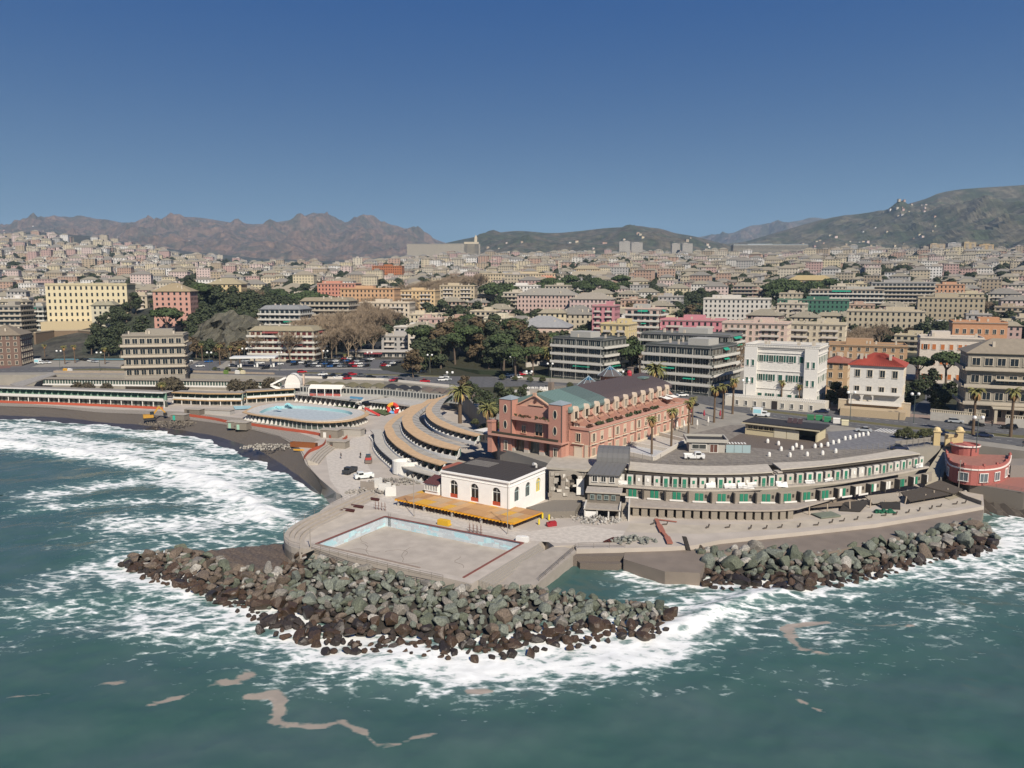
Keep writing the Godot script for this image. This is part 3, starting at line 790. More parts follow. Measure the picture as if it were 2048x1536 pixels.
func build_terrain() -> void:
	tn.seed = 21; tn.frequency = 0.0022; tn.fractal_octaves = 3
	var m := M.new()
	var nd := 90; var nx := 140
	var gr := []
	for j in nd + 1:
		var d := 420.0 * pow(4000.0 / 420.0, float(j) / nd)
		var row := []
		for i in nx + 1:
			var x := lerpf(-1.25, 1.25, float(i) / nx) * d
			row.append(V(x, th(x, -d) + (0.0 if j > 0 else -0.3), -d))
		gr.append(row)
	var fz := FastNoiseLite.new()
	fz.seed = 2; fz.frequency = 0.01
	for j in nd:
		for i in nx:
			var a: Vector3 = gr[j][i]
			var t := clampf(0.5 + fz.get_noise_2d(a.x, a.z) * 1.4, 0, 1)
			m.col = lin("59554a").lerp(lin("40472f"), t)
			m.quad(gr[j][i], gr[j][i + 1], gr[j + 1][i + 1], gr[j + 1][i])
	ground("terrain", m, vmat("hill", 60.0, 0.95))
	m = M.new()
	for j in 20:
		for i in 24:
			var q := []
			for uv in [[i, j], [i + 1, j], [i + 1, j + 1], [i, j + 1]]:
				var x: float = -92.0 + uv[0] * 5.5; var z: float = -344.0 - uv[1] * 5.5
				q.append(V(x, (gy(x, z) if z > -424 else 10.0 + 9.0 * exp(-Vector2((x + 14) / 30.0, (z + 398) / 28.0).length_squared())) - 0.35, z))
			m.quad(q[0], q[1], q[2], q[3])
	ground("wooded_knoll", m, mt("35351f", 0.95, "leaf", 4.0))
	for k in [L2(10,[113.7,-277.7,121.8,-277.7,139.7,-319.1,133.6,-327.3]), L2(10,[134,-260.7,148.9,-277.7,179.4,-335.8,168.6,-335.8]), L2(10,[145,-260.7,146.7,-247.6,179.5,-304,170.6,-304]), L2(10,[48.6,-332.3,57,-319.1,66.8,-374.8,53.8,-386]), L2(10,[-16.9,-277.7,-11.8,-283.9,6.8,-290.3,7.4,-316,-12.9,-311.4])]: ground("garden_ground", sheet(k, 10.05), mt("454529", 0.95, "leaf", 3.0))
var hill_rows := []
func hill(called: String, ridge: Array, w: float, base: float, c0: String, c1: String, sd: int, n := 170) -> void:
	var rg := smooth(ridge, n)
	var fz := FastNoiseLite.new()
	fz.seed = sd; fz.frequency = 0.0009; fz.fractal_octaves = 4; fz.fractal_gain = 0.42; fz.fractal_type = FastNoiseLite.FRACTAL_RIDGED
	var f2 := FastNoiseLite.new()
	f2.seed = sd + 5; f2.frequency = 0.004; f2.fractal_octaves = 5
	var rows := []
	var K := 70
	for j in range(-6, K + 1):
		var t := float(j) / K
		var row := []
		for i in n:
			var p: Vector3 = rg[i]
			var hh := p.y - base
			var q := p + V(-p.x * 0.35 * maxf(t, 0), 0, w * t) * (1.0 if j >= 0 else 2.5)
			var s := maxf(0.0, 1.0 - absf(t) * (1.0 if j >= 0 else 5.0))
			q.y = base + hh * pow(s, 1.25)
			if j >= 0: q.y += hh * 0.42 * (fz.get_noise_2d(q.x, q.z) - 0.15) * minf(t * 5.0, 1.0) * s + hh * 0.05 * f2.get_noise_2d(q.x * 2.0, q.z * 2.0) * minf(t * 8.0, 1.0)
			row.append(q)
		rows.append(row)
	hill_rows.append(rows)
	var m := M.new()
	for j in rows.size() - 1:
		for i in n - 1:
			var a: Vector3 = rows[j][i]
			var u := clampf(0.5 + 1.9 * f2.get_noise_2d(a.x * 1.6, a.z * 1.6), 0, 1)
			m.col = lin(c0).lerp(lin(c1), u)
			m.quad(rows[j][i], rows[j + 1][i], rows[j + 1][i + 1], rows[j][i + 1])
	ground(called, m, vmat("hill", 170.0, 0.98))
func build_hills() -> void:
	hill("hills", [V(-5263.06,511.3,-6500), V(-4691.5,487.12,-6500), V(-4198.36,499.22,-6500), V(-3848.05,531.97,-6400), V(-3523.35,559.68,-6400), V(-3312.82,559.58,-6500), V(-3171.04,535.45,-6500), V(-3011.58,546.97,-6600), V(-2676.41,591.86,-6600), V(-2339.55,550.33,-6700), V(-2160.52,549.34,-6800), V(-1886.42,595.08,-6900), V(-1648.38,628.91,-7000), V(-1473.88,563.97,-7000), V(-1296,620.26,-7000), V(-1142.92,563.97,-7000), V(-989.12,529.28,-7000), V(-834.91,507.57,-7000), V(-637.21,416.2,-7000), V(-283.74,315.77,-7000)], 3400, 60, "8a705d", "635a49", 3)
	hill("hills", [V(-489.45,210.26,-4200), V(-373.44,247.44,-4100), V(-161.7,285,-4000), V(14.77,303.4,-3900), V(187.13,293.71,-3900), V(310.16,300.98,-3900), V(506.75,320.33,-3900), V(703.61,317.91,-3900), V(802.67,293.71,-3900), V(913.23,279.63,-3950), V(1077.72,245.17,-4000), V(1256.04,215.22,-4000)], 1500, 100, "6f6552", "4d543c", 14)
	hill("hills", [V(1548.52,428.36,-8000), V(1849.89,503.08,-8000), V(2202.43,537.88,-8000), V(2401.36,617.29,-8000), V(2602.52,632.16,-8000), V(2903.24,671.77,-8000), V(3027.77,701.44,-8000), V(3306.2,676.71,-8000), V(3911,676.71,-8000)], 2500, 60, "7d6c60", "5c5a4c", 25, 80)
	hill("hills", [V(1036.74,239.71,-4600), V(1269.36,269.31,-4500), V(1488.56,332.9,-4400), V(1695.54,393.1,-4300), V(1892.36,416.29,-4200), V(1999.83,442.99,-4100), V(2074.4,467.89,-4000), V(2147.66,497.34,-4000), V(2214.84,505.31,-3900), V(2437.54,512.29,-3800), V(2678.61,530.86,-3800), V(3156.93,507.64,-3800)], 1900, 90, "77705a", "4b5438", 36)

# ---------------------------------------------------------------- shared building pieces
# a wall on the line o..o+ux*w with openings [centre, half width, sill, spring, arched]; uz points outwards
func wall_open(m: M, o: Vector3, ux: Vector3, uz: Vector3, w: float, y0: float, y1: float, ops: Array, dep := 0.35) -> void:
	var P := func(x: float, y: float) -> Vector3: return o + ux * x + V(0, y, 0)
	var x := 0.0
	for k in ops:
		var a: float = k[0] - k[1]; var b: float = k[0] + k[1]
		m.quad(P.call(x, y0), P.call(a, y0), P.call(a, y1), P.call(x, y1))
		if k[2] > y0: m.quad(P.call(a, y0), P.call(b, y0), P.call(b, k[2]), P.call(a, k[2]))
		var n := 8 if k[4] else 1
		var pts := []
		for i in n + 1:
			var t := PI * (1.0 - float(i) / n)
			pts.append(Vector2(k[0] + k[1] * cos(t), k[3] + k[1] * sin(t)) if k[4] else Vector2(lerpf(a, b, float(i) / n), k[3]))
		var dp := -uz * dep
		for i in n:
			var p: Vector3 = P.call(pts[i].x, pts[i].y); var q: Vector3 = P.call(pts[i + 1].x, pts[i + 1].y)
			m.quad(p, q, P.call(pts[i + 1].x, y1), P.call(pts[i].x, y1))
			m.quad(p, p + dp, q + dp, q)
		for e in [a, b]:
			var p: Vector3 = P.call(e, k[2]); var q: Vector3 = P.call(e, k[3])
			if e == a: m.quad(p, p + dp, q + dp, q)
			else: m.quad(p + dp, p, q, q + dp)
		m.quad(P.call(a, k[2]), P.call(b, k[2]), P.call(b, k[2]) + dp, P.call(a, k[2]) + dp)
		x = b
	m.quad(P.call(x, y0), P.call(w, y0), P.call(w, y1), P.call(x, y1))
# pane with bars behind an opening; returns the mesh with glass and bars as two surfaces
func pane(o: Vector3, ux: Vector3, uz: Vector3, k: Array, gl: Material, fr: Material, low: Material = null) -> ArrayMesh:
	var am := ArrayMesh.new()
	var g := M.new(); var f := M.new(); var l := M.new()
	var d := o - uz * 0.3
	var hw: float = k[1]
	var top: float = k[3] + (hw if k[4] else 0.0)
	var B := func(mm: M, x0: float, x1: float, ya: float, yb: float, z: float, t: float) -> void:
		mm.obox(d + ux * x0 + uz * z + V(0, ya, 0), ux * (x1 - x0), V(0, yb - ya, 0), uz * t)
	var c: float = k[0]
	B.call(g, c - hw, c + hw, k[2], top, -0.06, 0.04)
	B.call(f, c - 0.025, c + 0.025, k[2], top, 0.0, 0.07)
	B.call(f, c - hw, c + hw, k[3] - 0.06, k[3] + 0.06, 0.0, 0.09)
	B.call(f, c - hw, c - hw + 0.1, k[2], k[3], 0.0, 0.09); B.call(f, c + hw - 0.1, c + hw, k[2], k[3], 0.0, 0.09)
	g.surf(am, gl); f.surf(am, fr)
	if low:
		B.call(l, c - hw, c + hw, k[2], k[2] + 0.85, 0.1, 0.05)
		l.surf(am, low)
	return am
var wins := {}
# a window: frame, recessed glass, sill and optional shutters ("o" open, "c" closed)
func win(w: float, h: float, frame: String, gl: String, shut := "", how := "o") -> ArrayMesh:
	var k := [w, h, frame, gl, shut, how]
	if wins.has(k): return wins[k]
	var am := ArrayMesh.new()
	var f := M.new(); var g := M.new(); var s := M.new()
	g.box(V(0, h / 2, 0.02), V(w, h, 0.04))
	for x in [-1, 1]: f.box(V(x * (w / 2 + 0.05), h / 2, 0.07), V(0.13, h + 0.2, 0.14))
	f.box(V(0, h + 0.07, 0.09), V(w + 0.3, 0.14, 0.18)); f.box(V(0, -0.06, 0.12), V(w + 0.36, 0.1, 0.24))
	f.box(V(0, h / 2, 0.06), V(0.07, h, 0.06))
	g.surf(am, glass(gl)); f.surf(am, mt(frame, 0.8))
	if shut != "":
		if how == "o":
			for x in [-1, 1]: s.box(V(x * (w * 0.75 + 0.12), h / 2, 0.06), V(w * 0.5, h, 0.07))
		elif how == "c": s.box(V(0, h / 2, 0.1), V(w * 0.94, h * 0.98, 0.05))
		else: s.box(V(0, h * 0.72, 0.1), V(w * 0.94, h * 0.55, 0.05))
		s.surf(am, mt(shut, 0.7))
	wins[k] = am
	return am
func railing(par: Node, line: Array, h: float, mat: Material, step := 2.0) -> void:
	var m := M.new()
	var L := 0.0
	for i in line.size() - 1: L += line[i].distance_to(line[i + 1])
	for p in seg(line, max(2, int(L / step))): m.cyl(p, p + V(0, h, 0), 0.035, 0.035, 5, false)
	for i in line.size() - 1:
		for y in [0.35, 0.68, 1.0]: m.bar(line[i] + V(0, h * y, 0), line[i + 1] + V(0, h * y, 0), 0.05, 0.05)
	part(par, "railing", m, mat)
# ---------------------------------------------------------------- white pavilion and the formwork deck
func build_pavilion() -> void:
	var A: Vector3 = V(-15.75,4.8,-169.4); var B: Vector3 = V(-0.53,4.8,-159.31); var C: Vector3 = V(7.5,4.8,-172.34)
	var D := A + C - B
	var t := thing("pavilion", "white pavilion with tall arched windows and flat dark bitumen roof", "pavilion")
	var white := mt("e9e7e2", 0.85, "clean", 9.0)
	var gl := glass("15191b"); var fr := mt("d0cfca", 0.7)
	var H := 5.75
	var ux := (B - A).normalized(); var uz := ux.cross(Vector3.UP) * -1.0
	if uz.z < 0: uz = -uz
	var la := A.distance_to(B)
	var vx := (C - B).normalized(); var vz := Vector3.UP.cross(vx) * -1.0
	if vz.x < 0: vz = -vz
	var lb := B.distance_to(C)
	var opsA := [[la * 0.19, 1.08, 0.05, 2.95, true], [la * 0.5, 1.08, 0.05, 2.95, true], [la * 0.815, 1.08, 0.05, 2.95, true]]
	var opsB := [[lb * 0.2, 1.05, 0.8, 2.95, true], [lb * 0.5, 1.05, 0.8, 2.95, true], [lb * 0.8, 1.05, 0.8, 2.95, true]]
	var w := M.new()
	wall_open(w, A, ux, uz, la, -1.8, H, opsA)
	part(t, "wall", w, white)
	w = M.new()
	wall_open(w, B, vx, vz, lb, -1.8, H, opsB)
	part(t, "wall", w, white)
	w = M.new()
	w.quad(D + V(0, -1.8, 0), A + V(0, -1.8, 0), A + V(0, H, 0), D + V(0, H, 0))
	w.quad(C + V(0, -1.8, 0), D + V(0, -1.8, 0), D + V(0, H, 0), C + V(0, H, 0))
	part(t, "wall", w, white)
	for k in opsA: mi(t, "arched_window", pane(A, ux, uz, k, gl, fr, mt("a5482c", 0.7)))
	for i in 3: mi(t, "arched_window", pane(B, vx, vz, opsB[i], glass("2b3537") if i < 2 else mt("c9b45c", 0.6), mt("9fb0ae", 0.7)))
	# cornice band, string course and roof
	var cor := M.new()
	for e in [[A, B, uz], [B, C, vz]]:
		cor.bar(e[0] + e[2] * 0.1 + V(0, H - 0.15, 0), e[1] + e[2] * 0.1 + V(0, H - 0.15, 0), 0.5, 0.35)
		cor.bar(e[0] + e[2] * 0.03 + V(0, H - 1.2, 0), e[1] + e[2] * 0.03 + V(0, H - 1.2, 0), 0.14, 0.1)
	part(t, "cornice", cor, white)
	var rf := M.new()
	var cen := (A + C) / 2.0
	var rp := PackedVector2Array()
	for q in [A, B, C, D]: rp.append(Vector2(lerpf(q.x, cen.x, 0.02), lerpf(q.z, cen.z, 0.02)))
	rf.prism(rp, 4.8 + H - 0.2, 4.8 + H + 0.12)
	var roof := part(t, "roof", rf, mt("47413e", 0.9, "rubble", 7.0))
	var lap := M.new()   # bitumen sheet laps
	for i in range(1, 16):
		var a := A.lerp(B, i / 16.0) + V(0, H + 0.13, 0); var b := D.lerp(C, i / 16.0) + V(0, H + 0.13, 0)
		lap.bar(a.lerp(b, 0.05), a.lerp(b, 0.92), 0.09, 0.03)
	part(roof, "sheet_lap", lap, mt("33302e", 0.9))
	var bat := M.new()
	for i in 7:
		var a := A.lerp(D, 0.52 + i * 0.045) + V(0, H + 0.16, 0); var b := B.lerp(C, 0.52 + i * 0.045) + V(0, H + 0.16, 0)
		bat.bar(a.lerp(b, 0.05), a.lerp(b, 0.42), 0.12, 0.08)
	part(roof, "batten", bat, mt("8b8781", 0.8))
	# roof vent and side annexe
	var vm := M.new()
	var vp := D.lerp(C, 0.92).lerp(B, 0.12) + V(0, H, 0)
	vm.cyl(vp, vp + V(0, 0.9, 0), 0.25, 0.25, 8); vm.cyl(vp + V(-0.1, 0.9, 0.1), vp + V(-0.7, 1.1, 0.5), 0.32, 0.38, 10)
	part(roof, "roof_vent", vm, mt("bdbbb6", 0.5))
	var an := thing("annexe", "small white glazed annexe with red roof left of the pavilion", "annexe", A - ux * 1.6 + V(0, -0.2, 0), atan2(-ux.z, ux.x))
	var am := M.new()
	am.box(V(-1.3, 0.9, -1.8), V(4.0, 3.2, 3.4))
	part(an, "wall", am, white)
	for i in 5: mi(an, "window", win(0.5, 1.1, "d8d6d0", "202628"), V(-2.9 + i * 0.75, 0.9, -0.1))
	am = M.new()
	am.quad(V(-3.6, 2.5, 0.3), V(0.9, 2.5, 0.3), V(0.9, 3.5, -4.0), V(-3.6, 3.5, -4.0))
	am.box(V(-1.3, 2.48, 0.3), V(4.6, 0.1, 0.1))
	part(an, "roof", am, mt("5b3432", 0.8, "plaster", 2.0))
	var sl := M.new()
	var rs := [A.lerp(D, 0.15) + V(0, H + 0.1, 0), A.lerp(D, 0.55) + V(0, H + 0.1, 0)]
	sl.obox(rs[0] - ux * 1.5 + V(0, -0.8, 0), ux * 1.4, V(0, 0.8, 0) , rs[1] - rs[0])
	part(t, "side_gutter", sl, mt("9a5a48", 0.85, "plaster", 2.0))
	# timber formwork deck on props
	var F0: Vector3 = V(-25.89,4.6,-167.67); var F1: Vector3 = V(0.3,4.6,-149.96); var K0: Vector3 = V(-19.86,4.6,-175.23)
	var K1 := K0 + (F1 - F0)
	var ft := thing("formwork_deck", "yellow-edged plywood formwork deck on many props before the pavilion", "formwork")
	var tones := [mt("b98f5f", 0.8, "plaster", 2.0), mt("c39b6c", 0.8, "plaster", 2.0), mt("a9815a", 0.85, "plaster", 2.0), mt("b69a78", 0.85, "plaster", 2.0), mt("cf9f3a", 0.75, "plaster", 2.0)]
	var r := RandomNumberGenerator.new()
	r.seed = 5
	for i in 17:
		for j in 3:
			var m := M.new()
			var a := F0.lerp(F1, i / 17.0).lerp(K0.lerp(K1, i / 17.0), j / 3.0)
			m.obox(a + V(0, -0.05 + r.randf() * 0.04, 0), (F1 - F0) / 17.0 * 0.975, V(0, 0.08, 0), (K0 - F0) / 3.0 * 0.975)
			part(ft, "panel", m, tones[4] if (j == 0 and r.randf() < 0.3) or r.randf() < 0.08 else tones[r.randi() % 4])
	var yel := mt("c98f1c", 0.7)
	for e in [[F0, F1], [F1, K1], [K0, K1], [F0, K0]]:
		var m := M.new()
		m.bar(e[0] + V(0, -0.2, 0), e[1] + V(0, -0.2, 0), 0.12, 0.28)
		part(ft, "edge_beam", m, yel)
	for i in 36:
		var m := M.new()
		var a := F0.lerp(F1, (i + 0.5) / 36.0)
		m.obox(a + V(-0.06, -0.33, 0) - (K0 - F0) * 0.05, V(0.12, 0, 0), V(0, 0.2, 0), (K0 - F0) * 0.98)
		part(ft, "joist", m, yel)
		if i % 2 == 0:
			for j in 3:
				var p := a.lerp(a + K0 - F0, 0.04 + 0.42 * j)
				var pm := M.new()
				pm.cyl(V(p.x, 3.0, p.z), V(p.x, 4.3, p.z), 0.045, 0.045, 6)
				part(ft, "prop", pm, mt("77716a", 0.6))
	for i in 5:
		var p := F0.lerp(F1, 0.02 + 0.24 * i) + (K0 - F0) * 0.03
		var pm := M.new()
		pm.box(V(p.x, 3.75, p.z), V(0.4, 1.5, 0.4), -0.6)
		part(ft, "column", pm, mt("a29d96", 0.9))
	# demolished stone wall right of the pavilion, with torn openings, and the slab over it
	var dw := thing("ruined_wall", "half demolished rough stone wall with torn openings beside the white pavilion", "wall")
	var e0: Vector3 = V(8.37,4.8,-171.49); var e1: Vector3 = V(16.55,4.8,-171.91)
	var ex := (e1 - e0).normalized(); var ez := V(-ex.z, 0, ex.x)
	if ez.z < 0: ez = -ez
	var le := e0.distance_to(e1)
	w = M.new()
	wall_open(w, e0, ex, ez, le, -1.8, 5.1, [[le * 0.24, 0.75, 0.1, 3.6, true], [le * 0.68, 0.9, -0.2, 3.4, true]], 1.2)
	part(dw, "wall", w, mt("a9a196", 0.95, "rubble", 2.2, 10.0))
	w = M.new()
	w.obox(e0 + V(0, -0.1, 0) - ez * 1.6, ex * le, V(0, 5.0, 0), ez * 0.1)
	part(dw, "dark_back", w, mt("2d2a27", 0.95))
	w = M.new()
	w.box(e0.lerp(e1, 0.86) + ez * 0.25 + V(0, 1.4, 0), V(1.7, 3.6, 0.3), atan2(-ex.z, ex.x))
	part(dw, "white_panel", w, mt("d5d2cb", 0.85))
	for i in 26:
		var st := M.new()
		var p := e0 + ex * r.randf() * le + V(0, r.randf_range(-0.5, 4.6), 0)
		st.box(p + ez * 0.05, V(r.randf_range(0.5, 1.1), r.randf_range(0.4, 0.9), 0.35), atan2(-ex.z, ex.x) + r.randf_range(-0.1, 0.1))
		part(dw, "stone", st, [mt("b8b1a6", 0.95, "rubble", 1.5), mt("9b9184", 0.95, "rubble", 1.5), mt("c9c4ba", 0.95, "plaster", 1.5)][i % 3])
	w = M.new()
	w.prism(flat(L2(10,[7.65,-173.9,16.63,-171.04,25.63,-180.93,19.43,-190.25,11.34,-190.25])), 9.75, 10.28)
	solo("terrace_slab", "pale concrete terrace slab between pavilion roof and pink building", "terrace", w, mt("aaa397", 0.9, "concrete", 8.0))
	# stone base ramp in front of the ruined wall
	w = M.new()
	w.prism(flat(L2(4.4,[2.99,-161.4,8.94,-167.18,15.56,-167.18,13.23,-158.83,6.38,-158.11])), 2.5, 4.4)
	solo("stone_platform", "low rubble stone platform below the half demolished wall", "platform", w, mt("8f877b", 0.95, "rubble", 2.0))

# ---------------------------------------------------------------- curved terraces of beach cabins
func arc_row(label: String, f: Array, mid: Array, back: Array, base: float, n: int, tan_roof: bool, fins: int, skip := 0) -> void:
	var t := thing("cabin_terrace", label, "beach cabins", Vector3.ZERO, 0, "curved terraces of beach cabins")
	f = smooth(f, n); mid = smooth(mid, n); back = smooth(back, n)
	var top: float = f[0].y
	var m := M.new()
	m.ribbon(f, mid, 0.28)
	part(t, "canopy", m, mt("c2a480", 0.85, "concrete", 6.0) if tan_roof else mt("b3aea4", 0.9, "concrete", 6.0))
	if back.size() > 0 and tan_roof:
		m = M.new()
		m.ribbon(lift(mid, -0.06), lift(back, -0.06), 0.22)
		var rf := part(t, "roof", m, mt("a09c94", 0.9, "concrete", 6.0))
		m = M.new()
		for i in range(2, n - 2, 4): m.bar(mid[i].lerp(back[i], 0.05) + V(0, -0.03, 0), mid[i].lerp(back[i], 0.95) + V(0, -0.03, 0), 0.12, 0.06)
		part(rf, "roof_joint", m, mt("66625c", 0.9))
	var wl := []
	for i in n: wl.append(f[i].lerp(mid[i], 0.72) * V(1, 0, 1) + V(0, base, 0))
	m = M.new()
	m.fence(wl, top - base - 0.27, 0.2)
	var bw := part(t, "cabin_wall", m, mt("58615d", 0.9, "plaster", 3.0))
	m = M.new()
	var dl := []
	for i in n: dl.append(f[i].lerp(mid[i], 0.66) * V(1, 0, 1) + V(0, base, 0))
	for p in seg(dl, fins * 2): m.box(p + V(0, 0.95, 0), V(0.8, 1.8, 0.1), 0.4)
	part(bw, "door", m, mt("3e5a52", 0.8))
	var fl := []; var fb := []
	for i in n:
		fl.append(f[i].lerp(mid[i], -0.14) * V(1, 0, 1) + V(0, base + 0.05, 0)); fb.append(wl[i] + V(0, 0.05, 0))
	m = M.new()
	m.ribbon(fl, fb, 0.3)
	part(t, "floor", m, mt("9a958d", 0.9))
	m = M.new()
	m.fence(lift(fl, -0.35), 0.95, 0.14)
	part(t, "parapet", m, mt("dcdad5", 0.85, "plaster", 3.0))
	var ff := seg(fl, fins); var fw := seg(wl, fins)
	for i in range(skip, fins):
		var a: Vector3 = ff[i]; var b: Vector3 = fw[i]
		var up := V(0, top - base - 0.3, 0)
		var d := (b - a)
		var s := V(-d.z, 0, d.x).normalized() * 0.14
		var c: Vector3 = b + up - d * 0.15
		var mm := M.new()
		var e := a + V(0, 0.6, 0); var h := a.lerp(b, 0.42) + up * 0.5
		for q in [[a, e, h], [a, h, b], [h, c, b], [c, b + up, b]]:
			mm.tri(q[0], q[1], q[2]); mm.tri(q[0] + s, q[2] + s, q[1] + s)
		for q in [[a, e], [e, h], [h, c]]: mm.quad(q[0], q[1], q[1] + s, q[0] + s)
		part(t, "divider", mm, mt("d8d6d0", 0.85, "plaster", 3.0))
func build_arcs() -> void:
	arc_row("lowest curved terrace with plain grey roof, nearest the dusty yard", L2(5.5,[-45.1,-243.9,-42.5,-236,-40.5,-225.6,-37.2,-215.1,-33.7,-206.4,-29.31,-196.43,-26.2,-191.6,-19.5,-184.95]), L2(5.5,[-42,-245,-39.4,-237.1,-37.5,-227.6,-33.6,-215.1,-29,-204.7,-25.82,-199.52,-23.23,-195.67,-18.09,-189.45]), [Vector3.ZERO, Vector3.ONE], 3.0, 50, false, 30)
	arc_row("second curved terrace with broad tan edged roof above the grey one", L2(7.8,[-36.2,-278.6,-38.2,-264.4,-39.6,-248.3,-39.5,-237.4,-38.2,-230.7,-36,-221.3,-32,-209.8,-28.4,-201.9,-23.86,-193.84,-17.61,-186.35]), L2(7.8,[-33.4,-284.2,-35.2,-267.2,-37.1,-252.1,-37.5,-239.8,-36,-232.9,-33.4,-222.3,-29.2,-211.6,-25.4,-201.9,-21.42,-195.41,-16.18,-189.28]), L2(7.8,[-31.7,-282.6,-33.5,-264.4,-35.4,-254.7,-35.3,-245.8,-33.4,-234,-28.2,-215.4,-24.3,-205.4,-20.69,-198.62,-18.19,-194.62,-14.2,-190.03]), 5.4, 70, true, 34)
	arc_row("third curved terrace with broad tan edged roof and white parapet", L2(10,[-30.4,-279.8,-32.2,-265.5,-33.9,-249.9,-34.5,-241.4,-33.6,-234.7,-31.3,-223.4,-27.8,-213.2,-24.3,-205.6,-19.41,-198.5,-13.91,-193.5]), L2(10,[-28,-280.6,-30,-261,-31.4,-245.9,-30.9,-238.3,-29.4,-230.1,-26.7,-221.3,-22,-210.3,-19.6,-206,-17.6,-202.9,-13.32,-197.65]), L2(10,[-27.3,-271.7,-28.5,-258.2,-29.4,-245.9,-29,-239.6,-27.6,-232.4,-24.1,-221.3,-19.1,-209.3,-16.3,-204.7,-13.9,-201.1,-11.04,-198.07]), 7.7, 70, true, 34)
	arc_row("topmost curved terrace with pale roof, beside the palm garden", L2(11.6,[-22.3,-285.3,-25,-275.7,-26.9,-269.9,-27.8,-253.9,-27.4,-244.3,-25.9,-234.1,-22.8,-223.5,-18.7,-214.9,-14.4,-208.9,-9.7,-203.6]), L2(11.6,[-22.2,-283.5,-23.9,-274,-25.2,-267.5,-26,-251.1,-25,-241.6,-22,-230.5,-19.5,-224.4,-15.9,-217,-12.5,-211.4,-8.5,-206]), L2(11.6,[-21.4,-282.6,-22.7,-274,-23.2,-266,-23.3,-251.1,-22.4,-241.6,-20.2,-230.5,-17.8,-225.8,-14.6,-219.7,-10.9,-212.7,-6.5,-206.5]), 9.4, 70, true, 34)
	# white oval stair landing on the lowest roof and the white end house
	var m := M.new()
	var c := V(-26.89,5.6,-196.76)
	m.lathe([[3.2, -2.4], [3.2, 0.9], [3.0, 0.9], [3.0, 0.0], [0.0, 0.0]], 22)
	var o := solo("stair_landing", "white oval stair landing breaking the lowest curved roof", "landing", m, mt("dbd9d3", 0.85, "plaster", 3.0), "", c)
	o.scale = V(1.25, 1, 0.8)
	var h := thing("end_house", "small white house closing the top cabin terrace beside the pink building", "house", V(-7.61,9,-207.98), -0.75)
	m = M.new()
	m.box(V(0, 1.3, -2), V(6.5, 2.9, 4))
	part(h, "wall", m, mt("dddbd5", 0.85, "plaster", 3.0))
	m = M.new()
	m.box(V(0, 2.85, -2), V(7.0, 0.2, 4.6))
	part(h, "roof", m, mt("cfccc6", 0.85))
	for i in 5: mi(h, "window", win(0.4, 1.3, "c5c3bd", "3a4446"), V(-2.4 + i * 1.2, 0.7, 0))

# ---------------------------------------------------------------- left beach club
func mesh_fence(label: String, line: Array, h := 1.1) -> void:
	var t := thing("mesh_fence", label, "fence", Vector3.ZERO, 0, "orange mesh fences")
	var m := M.new()
	var n: int = max(4, int(line[0].distance_to(line[-1]) / 2.2))
	var l := smooth(line, n)
	var r := RandomNumberGenerator.new()
	r.seed = int(l[0].x * 7.0)
	for i in n - 1:
		var a: Vector3 = l[i]; var b: Vector3 = l[i + 1]
		m.bar(a + V(0, h * (0.45 + r.randf() * 0.06), 0), b + V(0, h * (0.45 + r.randf() * 0.06), 0), 0.05, h * 0.86)
	part(t, "mesh", m, mt("b5553b", 0.85, "plaster", 1.2))
	for p in l:
		var pm := M.new()
		pm.cyl(p, p + V(0, h + 0.15, 0), 0.03, 0.03, 5)
		part(t, "post", pm, mt("6d5f55", 0.7))
